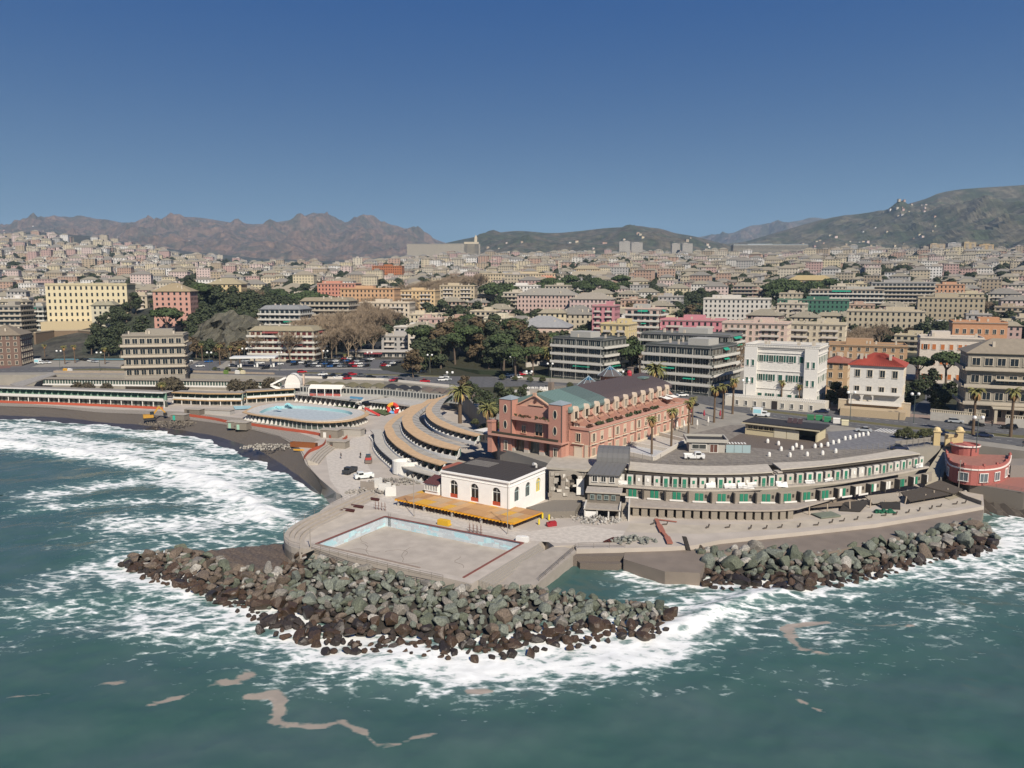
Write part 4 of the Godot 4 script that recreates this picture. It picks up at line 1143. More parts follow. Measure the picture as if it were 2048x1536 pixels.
# two storeys of cabins: posts and doors below, dividers above
func cabin_strip(label: String, line: Array, n: int, y0: float, y1: float, y2: float, dep: float, wall: String, fin: String, lip: String, posts: int, fins: int) -> void:
	var t := thing("cabin_strip", label, "beach cabins", Vector3.ZERO, 0, "rows of beach cabins on the left beach")
	var f := seg(line, n)
	var s: float = 1.0 if offset(f, 1.0)[0].z < f[0].z else -1.0
	var set_y := func(l: Array, y: float) -> Array:
		var o := []
		for q in l: o.append(V(q.x, y, q.z))
		return o
	var b := offset(f, s * dep)
	var mid := offset(f, s * 1.5)
	var lev := [[y0, y1], [y1, y2]] if y1 < y2 else [[y0, y2]]
	for k in lev.size():
		var a: float = lev[k][0]; var c: float = lev[k][1]
		var m := M.new()
		m.fence(set_y.call(mid, a), c - a - 0.3, 0.25)
		var w := part(t, "cabin_wall", m, mt(wall if k == lev.size() - 1 else "8a8a80", 0.9, "plaster", 3.0))
		m = M.new()
		for p in seg(set_y.call(offset(mid, -s * 0.16), a), posts * 2 + 1): m.box(p + V(0, 1.0, 0), V(1.0, 1.9, 0.1), atan2(-(f[-1].z - f[0].z), f[-1].x - f[0].x))
		stuff(part(w, "doors", m, mt("3d433f" if k == 0 else "2f4f42", 0.85)))
		m = M.new()
		m.ribbon(set_y.call(offset(f, -s * 0.5), c), set_y.call(b, c), 0.45 if k == 0 else 0.3)
		part(t, "slab" if k < lev.size() - 1 else "roof", m, mt(lip, 0.88, "concrete", 5.0))
		if k == lev.size() - 1:
			m = M.new()
			m.ribbon(set_y.call(offset(f, s * 1.4), c + 0.05), set_y.call(offset(b, -s * 0.2), c + 0.05), 0.05)
			part(t, "roof_felt", m, mt("8e8880", 0.92, "concrete", 5.0))
		if k == 0 and lev.size() == 2:
			for p in seg(set_y.call(f, a), posts):
				m = M.new()
				m.box(p + V(0, (c - a) / 2 - 0.15, 0), V(0.28, c - a - 0.3, 0.28))
				part(t, "post", m, mt("cfccc4", 0.85))
			m = M.new()
			m.fence(set_y.call(offset(f, -s * 0.4), c), 0.75, 0.12)
			part(t, "parapet", m, mt("d3d1cb", 0.85, "plaster", 3.0))
		if k == lev.size() - 1:
			var ff := seg(set_y.call(offset(f, -s * 0.1), a + 0.02), fins); var fb := seg(set_y.call(mid, a + 0.02), fins)
			for i in fins:
				m = M.new()
				var e: Vector3 = ff[i]; var g: Vector3 = fb[i]
				var up := V(0, c - a - 0.32, 0)
				var th: Vector3 = (f[-1] - f[0]).normalized() * 0.12
				m.tri(e, g + up, g); m.tri(e + th, g + th, g + up + th); m.quad(e, e + th, g + up + th, g + up)
				part(t, "divider", m, mt(fin, 0.85, "plaster", 3.0))
func build_left() -> void:
	cabin_strip("two-storey green cabin row with white band behind the left beach", L2(3,[-236.3,-326.8,-212.6,-319.8,-173.8,-311.8,-137.4,-304.2]), 24, 3.0, 5.9, 8.9, 6.0, "39604f", "8fb09c", "c9c6bf", 22, 34)
	cabin_strip("left half of the tan edged two-level terraces by the small pool", L2(3,[-137.9,-313.1,-122.3,-309.2,-108.5,-309.2]), 12, 3.0, 5.3, 7.9, 6.0, "4a5a50", "b9c4ba", "b3966f", 8, 10)
	cabin_strip("right half of the tan edged two-level terraces by the white stair", L2(3,[-108.2,-314.4,-100.1,-318.5,-90.9,-322.6]), 12, 3.0, 5.3, 7.9, 6.0, "4a5a50", "b9c4ba", "b3966f", 6, 8)
	# white cabins under the road wall
	var cl := seg(L2(7.4,[-208,-344,-152.3,-338.9,-99.9,-333.9]), 30)
	var t := thing("cabin_row", "long row of white cabins with dark doors below the road wall", "beach cabins")
	var m := M.new()
	m.ribbon(offset(cl, -1.5), offset(cl, 5.0), 0.5)
	part(t, "white_ledge", m, mt("d6d4ce", 0.85, "plaster", 3.0))
	m = M.new()
	m.fence(cl, 2.1, 0.3)
	var wl := part(t, "cabin_wall", m, mt("c8c5bd", 0.88, "plaster", 4.0))
	m = M.new()
	for p in seg(offset(cl, -0.18), 84): m.box(p + V(0, 0.95, 0), V(0.85, 1.7, 0.1))
	stuff(part(wl, "doors", m, mt("35463e", 0.85)))
	m = M.new()
	m.ribbon(lift(offset(cl, -0.9), 2.35), lift(offset(cl, 5.0), 2.35), 0.25)
	part(t, "roof", m, mt("8f877b", 0.92, "concrete", 5.0))
	m = M.new()
	m.fence(L2(9.2,[-215.5,-364,-165.9,-362,-156.1,-366,-109.3,-356.1]), 1.7, 0.35)
	solo("road_wall", "long weathered parapet wall between road and white cabins", "wall", m, mt("96897a", 0.92, "concrete", 6.0))
	m = M.new()
	m.fence(L2(9.6,[-94.6,-343.5,-55.4,-334.6,-25.1,-312.9,-12.4,-298.5]), 1.3, 0.4)
	solo("road_wall", "white parapet wall between road and the bar terraces", "wall", m, mt("cfc9bf", 0.88, "plaster", 4.0))
	# footbridge ramp on the far left
	m = M.new()
	m.ribbon(L3([-213.7,7,-335.3,-209.1,10.4,-354.8]), L3([-222.4,7.4,-342.3,-214.4,10.5,-359.9]), 0.5)
	solo("footbridge", "grey concrete footbridge ramp sloping down to the left cabins", "footbridge", m, mt("908c86", 0.9, "concrete", 5.0))
	# round-cornered pool terrace
	t = thing("pool_terrace", "raised oval pool terrace with tan rim and drained pale blue pool", "pool terrace")
	var c: Vector3 = V(-73.55,5.8,-274.45)
	var rim: Array = smooth(L2(5.8,[-97.1,-276.6,-91.6,-271.3,-79.8,-264.1,-69.4,-257.3,-60.7,-255.9,-53.9,-260.2,-50.8,-269.2,-51.1,-274.4,-54.8,-281,-62.2,-286.8,-70.8,-291.5,-81.6,-296.5,-92.2,-296.5,-96.9,-289.1,-97.1,-276.6]), 61)
	var s2 := []; var s3 := []; var s4 := []
	for p in rim: s2.append(c + (p - c) * 0.93); s3.append(c + (p - c) * 0.74); s4.append(V(c.x + (p.x - c.x) * 0.9, 3.0, c.z + (p.z - c.z) * 0.9))
	m = M.new(); m.ribbon(rim, s2, 0.3); part(t, "rim", m, mt("bda07c", 0.85, "concrete", 5.0))
	m = M.new(); m.ribbon(lift(s2, 0.25), s3, 0.3); part(t, "deck", m, mt("bcb9b2", 0.88, "concrete", 5.0))
	var pl := M.new(); pl.fence(lift(s3, -1.1), 1.1, 0.1); part(t, "pool_wall", pl, mt("9cc4c8", 0.7, "plaster", 3.0))
	var s5 := []
	for p in s3: s5.append(V(p.x, 4.75, p.z))
	m = M.new(); m.cap_poly(flat(s5.slice(0, 60)), 4.75, true); part(t, "pool_floor", m, mt("aab4b8", 0.8, "concrete", 6.0))
	m = M.new(); m.fence(s4, 2.6, 0.2); part(t, "back_wall", m, mt("4f5a56", 0.9, "plaster", 3.0))
	for i in 30:
		var a: Vector3 = rim[i]; var b: Vector3 = s4[i]
		var lo := V(lerpf(a.x, b.x, 0.2), 3.0, lerpf(a.z, b.z, 0.2)); var hi := V(b.x, 5.5, b.z)
		var th: Vector3 = (rim[i + 1] - a).normalized() * 0.16
		m = M.new()
		m.tri(lo, hi, b); m.tri(lo + th, b + th, hi + th); m.quad(lo, lo + th, hi + th, hi)
		part(t, "divider", m, mt("d2d1cb", 0.85, "plaster", 3.0))
	for p: Vector3 in [V(-84.13,5.8,-290.34), V(-86.18,5.8,-283.31)]:
		m = M.new()
		for k in 5: m.box(p + V(0.5 * k - 1.0, 0.6 + 0.35 * sin(k * 1.2), 0.2 * k), V(0.9, 0.5, 1.0), 0.3 * k)
		solo("spring_board", "pale blue slide block on the oval pool deck, %s of the two" % ("right" if p.x > -85 else "left"), "slide", m, mt("8fc3c9", 0.6))
	m = M.new()
	m.cap_poly(flat(L2(3.3,[-110.9,-306.1,-104.6,-307.3,-101,-299.9,-107.1,-297.4])), 3.3, true)
	solo("paddling_pool", "small pale blue paddling pool before the tan edged terraces", "pool", m, mt("9fc6cd", 0.5, "plaster", 4.0))
	# terrace of the beach bar: deck with dividers below, tent, pergolas, roofs
	for k in [["left bar deck with white dividers below, carrying the white tent", L2(6.4,[-90.3,-319.5,-75.1,-309.6,-60.1,-298.9]), 12], ["right bar deck with white dividers below, beside the curved terraces", L2(6.4,[-55.5,-298.9,-46.6,-293.9,-38.1,-287.8]), 10]]:
		t = thing("bar_deck", k[0], "deck")
		var f := seg(k[1], 14); var b := offset(f, 16.0)
		m = M.new(); m.ribbon(f, b, 0.5); part(t, "deck", m, mt("b0aca4", 0.88, "concrete", 6.0))
		var w2 := offset(f, 2.2)
		for i in 14: w2[i].y = 3.0
		m = M.new(); m.fence(w2, 3.0, 0.2); part(t, "back_wall", m, mt("57554f", 0.9))
		for i in 14:
			var a: Vector3 = f[i]; var q: Vector3 = w2[i]
			m = M.new()
			var lo := V(a.x, 3.0, a.z); var hi := V(q.x, 5.8, q.z); var th := V(0.16, 0, 0)
			m.tri(lo, hi, q); m.tri(lo + th, q + th, hi + th); m.quad(lo, lo + th, hi + th, hi)
			part(t, "divider", m, mt("d5d3cd", 0.85))
		railing(t, f, 1.0, mt("b9bab7", 0.5), 2.5)
	t = thing("tent", "white gabled event tent with open sides on the bar deck", "tent", V(-75.42,6.4,-315.17), -0.13)
	m = M.new()
	m.quad(V(-7, 2.9, 3), V(7, 2.9, 3), V(7, 4.3, 0), V(-7, 4.3, 0)); m.quad(V(7, 2.9, -3), V(-7, 2.9, -3), V(-7, 4.3, 0), V(7, 4.3, 0))
	m.tri(V(7, 2.9, 3), V(7, 2.9, -3), V(7, 4.3, 0)); m.tri(V(-7, 2.9, -3), V(-7, 2.9, 3), V(-7, 4.3, 0))
	part(t, "roof", m, mt("d9d4c8", 0.85))
	for i in 5:
		for z in [-2.9, 2.9]:
			m = M.new(); m.box(V(-6.8 + i * 3.4, 1.45, z), V(0.3, 2.9, 0.2)); part(t, "post", m, mt("d9d7d0", 0.8))
	m = M.new(); m.box(V(0, 0.45, 2.6), V(13, 0.9, 0.1)); part(t, "banner", m, mt("a6544a", 0.85))
	for k in [["pergola", "long white pergola frame behind the right bar deck", V(-46.8,6.4,-315.17), 9.0, -0.15], ["pergola", "short white pergola frame between tent and black roof", V(-63.77,6.4,-315.17), 5.0, -0.15]]:
		t = thing(k[0], k[1], "pergola", k[2], k[4])
		for i in 8:
			for z in [0.0, -3.5]:
				m = M.new(); m.box(V(-k[3] + i * k[3] * 2 / 7.0, 1.5, z), V(0.16, 3.0, 0.16)); part(t, "post", m, mt("cfd0cc", 0.7))
			m = M.new(); m.box(V(-k[3] + i * k[3] * 2 / 7.0, 3.1, -1.75), V(0.12, 0.2, 4.0)); part(t, "rafter", m, mt("cfd0cc", 0.7))
		for z in [0.0, -3.5]:
			m = M.new(); m.box(V(0, 2.95, z), V(k[3] * 2 + 0.4, 0.16, 0.12)); part(t, "beam", m, mt("cfd0cc", 0.7))
	# low vaulted roofs against the road wall
	var vl := seg(L2(9.4,[-88,-320.5,-51.6,-311.3,-27.7,-297.1,-12.8,-285.4]), 15)
	for i in 14:
		t = thing("bar_roof", "%s vaulted bar roof below the road wall, bay %s from the white entrance" % ["black" if i in [6, 7, 8] else ("mossy olive" if i < 6 else "brown"), ["first", "second", "third", "fourth", "fifth", "sixth", "seventh", "eighth", "ninth", "tenth", "eleventh", "twelfth", "thirteenth", "fourteenth"][i]], "roof", Vector3.ZERO, 0, "vaulted bar roofs")
		m = M.new()
		var a: Vector3 = vl[i]; var b: Vector3 = vl[i + 1]
		var bk := V(1.2, 0.6, -6.5)
		for k in 5:
			var p := a.lerp(b, k / 5.0) + V(0, 0.9 * sin(PI * k / 5.0), 0); var q := a.lerp(b, (k + 1) / 5.0) + V(0, 0.9 * sin(PI * (k + 1) / 5.0), 0)
			m.quad(p, q, q + bk, p + bk)
		part(t, "vault", m, mt("2a2a2c", 0.8, "plaster", 3.0) if i in [6, 7, 8] else (mt("7d7658", 0.92, "leaf", 2.0) if i < 6 else mt("6a5e54", 0.92, "plaster", 2.0)))
		m = M.new()
		m.bar(a + V(0, -1.5, 0), b + V(0, -1.5, 0), 0.3, 3.0)
		part(t, "wall", m, mt("a7a6a0", 0.85, "plaster", 3.0))
		m = M.new()
		for k in 4: m.box(a.lerp(b, (k + 0.5) / 4.0) + V(0, -1.3, 0.2), V(0.9, 1.8, 0.1), -0.15)
		stuff(part(t, "openings", m, glass("2a3033")))
	# white shell entrance with its stair
	t = thing("shell_entrance", "white curved shell entrance with diagonal stair at the road wall", "entrance", V(-92.32,8,-324.67))
	m = M.new()
	for k in 9:
		var a0 := PI * k / 9; var a1 := PI * (k + 1) / 9
		m.quad(V(cos(a0) * 3.4, 1.5 + sin(a0) * 4.6, 0), V(cos(a0) * 3.4, 1.5 + sin(a0) * 4.6, -3.5), V(cos(a1) * 3.4, 1.5 + sin(a1) * 4.6, -3.5), V(cos(a1) * 3.4, 1.5 + sin(a1) * 4.6, 0))
		m.tri(V(0, 1.5, -0.4), V(cos(a0) * 3.2, 1.5 + sin(a0) * 4.4, -0.4), V(cos(a1) * 3.2, 1.5 + sin(a1) * 4.4, -0.4))
	m.box(V(0, 0.75, -1.7), V(6.6, 1.6, 3.2))
	part(t, "shell", m, mt("dad8d2", 0.8, "plaster", 4.0))
	for e in [[V(-2.5, 4.5, 1.2), V(-8.5, 1.6, 1.2)], [V(-8.5, 1.4, 1.2), V(-2.0, -1.8, 1.2)]]:
		m = M.new(); m.bar(e[0], e[1], 2.2, 0.7); part(t, "stair_flight", m, mt("dddbd5", 0.8))
	m = M.new(); m.box(V(4.6, 2.6, -1), V(0.7, 6.4, 0.7)); part(t, "pillar", m, mt("b9a595", 0.85))
	m = M.new(); m.box(V(3.0, -0.6, -2.6), V(16, 2.6, 1.0)); part(t, "wall", m, mt("d5d3cd", 0.85, "plaster", 3.0))
	for i in 14: mi(t, "window", bm(V(0.55, 1.5, 0.12), glass("1f2426")), V(-4.0 + i * 1.05, -0.5, -2.05))
	# green and grass court, slide, rubber ring
	m = sheet(L2(3.4,[-71.5,-298,-61.8,-293.3,-60.4,-301.7,-70.5,-306.7]), 3.4)
	ground("play_lawn", m, mt("4f6b37", 0.95, "leaf", 2.0))
	ground("play_lawn", sheet(L2(3.4,[-47,-284.2,-43.1,-295.6,-46.4,-305.4,-54.6,-295.6]), 3.4), mt("5c6a3c", 0.95, "leaf", 2.0))
	m = M.new()
	for k in 26:
		var a := TAU * k / 26
		m.cyl(V(cos(a) * 1.7, 1.9 + sin(a) * 1.7, 0), V(cos(a + 0.26) * 1.7, 1.9 + sin(a + 0.26) * 1.7, 0), 0.75, 0.75, 7, false)
		m.col = [lin("c23a2b"), lin("d9a03a"), lin("c23a2b"), lin("4a86b5")][(k / 5) % 4]
	solo("play_ring", "upright red, yellow and blue round play ring on the lawn", "play ring", m, vmat("", 1, 0.5), "", V(-44.89,3,-289.94))
	m = M.new()
	m.bar(V(-3, 2.6, 0), V(3, 0.3, 0.6), 1.0, 0.5); m.bar(V(-3.2, 0, 0), V(-3.2, 3, 0), 0.3, 0.3)
	solo("slide", "red and yellow toddler slide beside the oval pool terrace", "slide", m, mt("c2443c", 0.5), "", V(-51.64,3,-285.49), -0.3)
	t = thing("water_slide", "blue tube slide coming off the bar deck", "slide", V(-60.07,6.4,-301.51))
	m = M.new()
	m.bar(V(-3, 1.2, 1), V(2, 0.8, 1.5), 1.2, 0.7)
	part(t, "chute", m, mt("4a7d9c", 0.4))
	m = M.new()
	for k in 12:
		var a := TAU * k / 12.0
		m.bar(V(1.0 + cos(a) * 1.5, 0.6 - k * 0.28, 2 + sin(a) * 1.5), V(1.0 + cos(a + 0.52) * 1.5, 0.6 - (k + 1) * 0.28, 2 + sin(a + 0.52) * 1.5), 0.8, 0.5)
	part(t, "spiral", m, mt("bdbab2", 0.6))
	# stone huts and blocks behind the beach
	for k in [["stone_hut", "low stone hut with turquoise door near the excavator", 355, 840, 3.2, 5.6, 2.0, "8d8579", "2fa08a"], ["stone_hut", "left of two small stone huts with pale green doors on the gravel", 465, 853, 3.0, 4.2, 2.2, "948b7d", "93b59f"], ["stone_hut", "right of two small stone huts with pale green doors on the gravel", 482, 857, 3.0, 4.2, 2.4, "948b7d", "93b59f"],
		["stone_hut", "stone hut with flat roof behind the orange fence, left", 384, 831, 3.0, 6.5, 2.0, "877d70", "3a352f"], ["stone_hut", "stone hut with small windows below the oval pool terrace", 658, 871, 3.0, 6.0, 2.5, "9b9184", "d0cdc5"], ["white_hut", "roofless whitish block ruin right of the stone hut", 697, 868, 3.0, 8.5, 2.2, "c0bab0", "77716a"], ["white_hut", "ruined pale hut wrapped by orange mesh at the dusty yard", 672, 892, 3.0, 6.0, 2.0, "a59c8f", "4f4942"], ["white_wall_blocks", "stack of white plastered blocks on the little rise", 432, 828, 3.0, 12.0, 1.6, "c2bfb9", "9f9b94"]]:
		t = thing(k[0], k[1], "hut", Vector3.ZERO, 0)
		var p: Vector3
		for e in HUTS:
			if e[0] == k[2]: p = e[1]
		t.position = p; t.rotation.y = -0.25
		m = M.new(); m.box(V(0, k[6] / 2, -1.5), V(k[5], k[6], 3.0)); part(t, "wall", m, mt(k[7], 0.95, "rubble", 2.0))
		m = M.new(); m.box(V(0, k[6] + 0.1, -1.5), V(k[5] + 0.4, 0.2, 3.4)); part(t, "roof", m, mt("a39b8f", 0.92, "concrete", 4.0))
		m = M.new(); m.box(V(-k[5] * 0.25, 0.9, 0.03), V(1.0, 1.7, 0.08)); part(t, "door", m, mt(k[8], 0.7))
	mesh_fence("orange mesh fence along the foot of the green cabin row", L2(3,[-226.5,-321.9,-210.4,-316.4,-187.1,-311.8,-164.2,-306.7,-135.8,-299.3]))
	mesh_fence("orange mesh fence on the ledge behind the stone huts", L2(3,[-121.4,-284.4,-108.9,-277,-100.1,-269.9]))
	mesh_fence("orange mesh fence along the front of the oval pool terrace", L2(3,[-92.2,-266,-77.7,-256.8,-65.9,-249.8,-57.3,-242.5]))
	mesh_fence("orange mesh fence round the ruined hut by the dusty yard", L2(3,[-53.9,-227.5,-52.9,-232.5,-52.3,-243.3]))
	mesh_fence("orange mesh fence along the top of the sea wall steps", L2(3,[-58,-212.3,-58.7,-222,-56.8,-228.9,-57.6,-237]))
	# broad curved steps beside the sea wall
	t = thing("quay_steps", "short curved concrete steps above the sloping sea wall", "steps")
	for k in 4:
		var f := smooth(L2(3,[-55.5,-206.3,-56.1,-218.7,-55.3,-231]), 10)
		m = M.new(); m.ribbon(lift(offset(f, -0.2 - k * 0.7), 1.3 - k * 0.3), lift(offset(f, -0.9 - k * 0.7), 1.3 - k * 0.3), 1.4); part(t, "step", m, mt("a9a195", 0.9, "concrete", 5.0))
var HUTS := [[355, V(-119.78,3,-274.91)], [465, V(-94.6,3,-259.5)], [482, V(-90.79,3,-256.8)], [384, V(-119.34,3,-286.59)], [658, V(-58.15,3,-243.26)], [697, V(-52.63,3,-246.51)], [672, V(-52.39,3,-227.47)], [432, V(-110.81,3,-287.7)]]

# ---------------------------------------------------------------- the pink building
func build_hotel() -> void:
	var t := thing("pink_building", "long pink building with twin front towers, copper roof and stepped terraces", "building", V(18.31,10,-182.51), deg_to_rad(53.09))
	var pink := mt("bb8d7c", 0.88, "plaster", 4.0); var pink2 := mt("b18171", 0.88, "plaster", 4.0); var cream := mt("d0c0aa", 0.85, "plaster", 3.0)
	var lead := mt("5a4f4d", 0.6, "plaster", 3.0); var copper := mt("6d857f", 0.6, "plaster", 3.0); var dark := mt("3a3532", 0.7)
	var L := 58.5
	# lower block
	var m := M.new()
	m.obox(V(0, -1, -27), V(L, 0, 0), V(0, 8.0, 0), V(0, 0, 27))
	part(t, "lower_block", m, pink)
	m = M.new()
	m.box(V(L / 2, 7.25, 0.02), V(L + 0.5, 0.55, 0.55)); m.box(V(0.0, 7.25, -2.7), V(0.55, 0.56, 5.0)); m.box(V(L, 7.25, -2.7), V(0.55, 0.56, 5.0))
	part(t, "parapet", m, pink)
	m = M.new()
	m.box(V(L / 2, 6.75, 0.08), V(L + 0.2, 0.18, 0.3)); m.box(V(L / 2, 3.25, 0.05), V(L + 0.2, 0.12, 0.2)); m.box(V(L / 2, 0.1, 0.06), V(L + 0.2, 1.0, 0.14))
	part(t, "string_course", m, cream)
	m = M.new()
	m.quad(V(0.3, 7.02, -0.3), V(L - 0.3, 7.02, -0.3), V(L - 0.3, 7.02, -5.4), V(0.3, 7.02, -5.4))
	part(t, "terrace_floor", m, mt("a8968a", 0.9, "plaster", 3.0))
	# windows and doors along the long side
	for i in 15:
		var x := 2.2 + i * 3.85
		mi(t, "window", win(1.15, 2.0, "c9b8a2", "1d2022", "b9aa95", "o" if i % 3 == 0 else ("h" if i % 3 == 1 else "c")), V(x, 4.0, 0.0))
		mi(t, "window", win(1.5, 2.1, "c9b8a2", "1b1d1e", "8d7f6e" if i % 2 == 0 else "a79b89", "c" if i % 4 != 2 else "h"), V(x, 0.35, 0.0))
		var hd := M.new()
		hd.box(V(x, 3.45, 0.25), V(2.2, 0.16, 0.5))
		part(t, "canopy", hd, cream)
	for i in 6:
		var dp := M.new()
		dp.cyl(V(0.2 + i * 11.5, -0.5, 0.12), V(0.2 + i * 11.5, 6.9, 0.12), 0.09, 0.09, 6)
		part(t, "drainpipe", dp, mt("5f4a40", 0.6))
	# front of the side block
	mi(t, "door", win(2.1, 2.6, "c9b8a2", "b3a695", "c2b6a5", "c"), V(0, 0.05, -2.9), -PI / 2)
	mi(t, "window", win(1.2, 2.0, "c9b8a2", "20262a"), V(0, 4.0, -2.9), -PI / 2)
	m = M.new()
	m.box(V(-0.25, 3.5, -2.9), V(0.5, 0.2, 3.2)); m.box(V(-0.05, 1.6, -0.6), V(0.2, 3.6, 0.9))
	part(t, "door_hood", m, cream)
	# central front: ground floor piers, balconies, gable, towers
	var X := -2.8
	m = M.new()
	m.obox(V(X + 1.0, 0, -24.2), V(1.5, 0, 0), V(0, 11.5, 0), V(0, 0, 18.8))
	part(t, "front_wall", m, pink)
	for z in [-7.9, -11.6, -16.2, -20.6]:
		var p := M.new()
		p.box(V(X + 0.4, 1.6, z), V(1.2, 3.4, 1.3))
		var pr := part(t, "pier", p, pink2)
		p = M.new()
		p.box(V(X + 0.4, 0.35, z), V(1.3, 0.9, 1.4))
		part(pr, "plinth", p, mt("b5aea4", 0.9, "plaster", 2.0))
	for k in [[-9.7, 2.0, "5b564e"], [-13.9, 3.2, "5f625c"], [-18.4, 2.8, "6b5a48"]]:
		mi(t, "shopfront", win(k[1], 2.6, "8d857a", k[2]), V(X + 0.98, 0.1, k[0]), -PI / 2)
	m = M.new()
	m.obox(V(X - 1.6, 3.6, -27.0), V(3.4, 0, 0), V(0, 0.25, 0), V(0, 0, 22.2))
	m.box(V(X - 1.65, 3.85, -15.9), V(0.2, 0.6, 22.4))
	part(t, "balcony", m, pink)
	m = M.new()
	m.box(V(X - 1.6, 4.45, -15.9), V(0.35, 0.5, 20.0))
	part(t, "balcony_planting", m, mt("4a4232", 0.95, "leaf", 1.0))
	m = M.new()
	m.obox(V(X - 0.9, 8.1, -20.2), V(2.2, 0, 0), V(0, 0.28, 0), V(0, 0, 11.0))
	m.box(V(X - 0.95, 8.6, -14.7), V(0.18, 0.9, 11.0))
	part(t, "upper_balcony", m, pink)
	m = M.new()
	var r := RandomNumberGenerator.new()
	r.seed = 9
	for i in 22: leaves(m, V(X - 0.8, 9.1 + r.randf_range(-0.1, 0.3), r.randf_range(-20.0, -9.4)), V(0.3, 0.4, 0.5), 26, 0.16, lin("5c4432" if i % 3 else "3e4428"), r)
	part(t, "balcony_planting", m, vmat("", 1.0, 0.9))
	mi(t, "window", win(1.3, 1.9, "c9a58c", "20262a"), V(X + 0.98, 4.7, -17.8), -PI / 2)
	mi(t, "window", win(2.2, 2.9, "c9a58c", "1c2224"), V(X + 0.98, 4.5, -13.2), -PI / 2)
	mi(t, "window", win(1.1, 2.4, "c9a58c", "20262a"), V(X + 0.98, 4.5, -9.6), -PI / 2)
	# gable with three arched openings
	m = M.new()
	wall_open(m, V(X + 1.5, 0, -20.2), V(0, 0, 1), V(-1, 0, 0), 10.9, 8.3, 11.5, [[1.9, 1.25, 8.4, 9.6, true], [5.5, 1.25, 8.4, 9.9, true], [9.2, 1.0, 8.4, 9.7, true]], 0.9)
	m.tri(V(X + 1.5, 11.5, -20.2), V(X + 1.5, 11.5, -9.3), V(X + 1.5, 14.3, -14.7))
	part(t, "gable", m, mt("c29a86", 0.88, "plaster", 4.0))
	m = M.new()
	m.bar(V(X + 1.3, 11.6, -20.4), V(X + 1.3, 14.4, -14.7), 0.6, 0.25); m.bar(V(X + 1.3, 14.4, -14.7), V(X + 1.3, 11.6, -9.1), 0.6, 0.25)
	m.box(V(X + 1.2, 14.6, -14.7), V(0.5, 0.9, 0.9)); m.box(V(X + 1.2, 12.0, -14.2), V(0.7, 0.25, 4.4))
	part(t, "gable_coping", m, mt("b9957e", 0.85))
	m = M.new()
	m.cyl(V(X + 1.3, 12.9, -14.7), V(X + 1.52, 12.9, -14.7), 0.45, 0.45, 12)
	part(t, "round_window", m, mt("54362c", 0.8))
	for s in [[-9.2, -5.4], [-24.2, -20.4]]:
		var tm := M.new()
		tm.obox(V(X - 0.8, 3.8, s[0]), V(4.4, 0, 0), V(0, 9.2, 0), V(0, 0, s[1] - s[0]))
		tm.obox(V(X - 0.5, -0.5, s[0] + 0.2), V(4.0, 0, 0), V(0, 4.3, 0), V(0, 0, s[1] - s[0] - 0.4))
		var tw := part(t, "tower", tm, pink2)
		tm = M.new()
		var z0: float = s[0] - 0.15; var z1: float = s[1] + 0.15
		var c := V(X + 1.4, 13.9, (z0 + z1) / 2)
		var q := [V(X - 0.95, 13.0, z1), V(X + 3.75, 13.0, z1), V(X + 3.75, 13.0, z0), V(X - 0.95, 13.0, z0)]
		for i in 4: tm.tri(q[i], q[(i + 1) % 4], c)
		part(tw, "tower_roof", tm, mt("8d979b", 0.5, "plaster", 2.0))
		for y in [6.6, 10.6]:
			var wm := M.new()
			var zc: float = (s[0] + s[1]) / 2
			for i in 14:
				var a0 := TAU * i / 14; var a1 := TAU * (i + 1) / 14
				wm.tri(V(X - 0.84, y, zc), V(X - 0.84, y + sin(a0) * 1.05, zc + cos(a0) * 0.5), V(X - 0.84, y + sin(a1) * 1.05, zc + cos(a1) * 0.5))
			part(tw, "oval_window", wm, glass("1d2427"))
			wm = M.new()
			for i in 14:
				var a0 := TAU * i / 14; var a1 := TAU * (i + 1) / 14
				wm.bar(V(X - 0.82, y + sin(a0) * 1.1, zc + cos(a0) * 0.55), V(X - 0.82, y + sin(a1) * 1.1, zc + cos(a1) * 0.55), 0.14, 0.14)
			part(tw, "window_surround", wm, cream)
		tm = M.new()
		tm.cyl(V(X - 0.82, 3.8, s[1] + 0.02), V(X - 0.82, 13.0, s[1] + 0.02), 0.12, 0.12, 6)
		part(tw, "drainpipe", tm, mt("4a4541", 0.6))
		mi(tw, "doorway", win(0.9, 2.2, "c9bfae", "191715"), V(X - 0.52, 0.1, (s[0] + s[1]) / 2), -PI / 2)
	m = M.new()
	m.box(V(X, 3.0, -27.0), V(2.4, 8.0, 1.4)); m.box(V(X, 6.9, -27.0), V(2.7, 0.4, 1.7))
	part(t, "end_pier", m, pink2)
	# upper storey wall and roof
	m = M.new()
	m.obox(V(X + 2.0, 6.9, -24.0), V(L - X - 6.0, 0, 0), V(0, 4.4, 0), V(0, 0, 18.6))
	part(t, "upper_storey", m, pink)
	for seg_ in [[X + 1.9, 9.0, copper], [9.0, 17.5, mt("5f6f6b", 0.6, "plaster", 3.0)], [17.5, L - 3.5, lead]]:
		var rm := M.new()
		var pr := [Vector2(-4.9, 10.9), Vector2(-4.75, 11.5), Vector2(-5.3, 12.2), Vector2(-7.0, 12.9), Vector2(-14.7, 14.9), Vector2(-24.4, 12.0), Vector2(-24.5, 11.0)]
		for i in pr.size() - 1:
			var a: Vector2 = pr[i]; var b: Vector2 = pr[i + 1]
			rm.quad(V(seg_[0], a.y, a.x), V(seg_[1], a.y, a.x), V(seg_[1], b.y, b.x), V(seg_[0], b.y, b.x))
		for xe in [seg_[0], seg_[1]]:
			for i in pr.size() - 2: rm.tri(V(xe, pr[0].y, pr[0].x), V(xe, pr[i + 1].y, pr[i + 1].x), V(xe, pr[i + 2].y, pr[i + 2].x))
		var ro := part(t, "roof", rm, seg_[2])
		var sm := M.new()
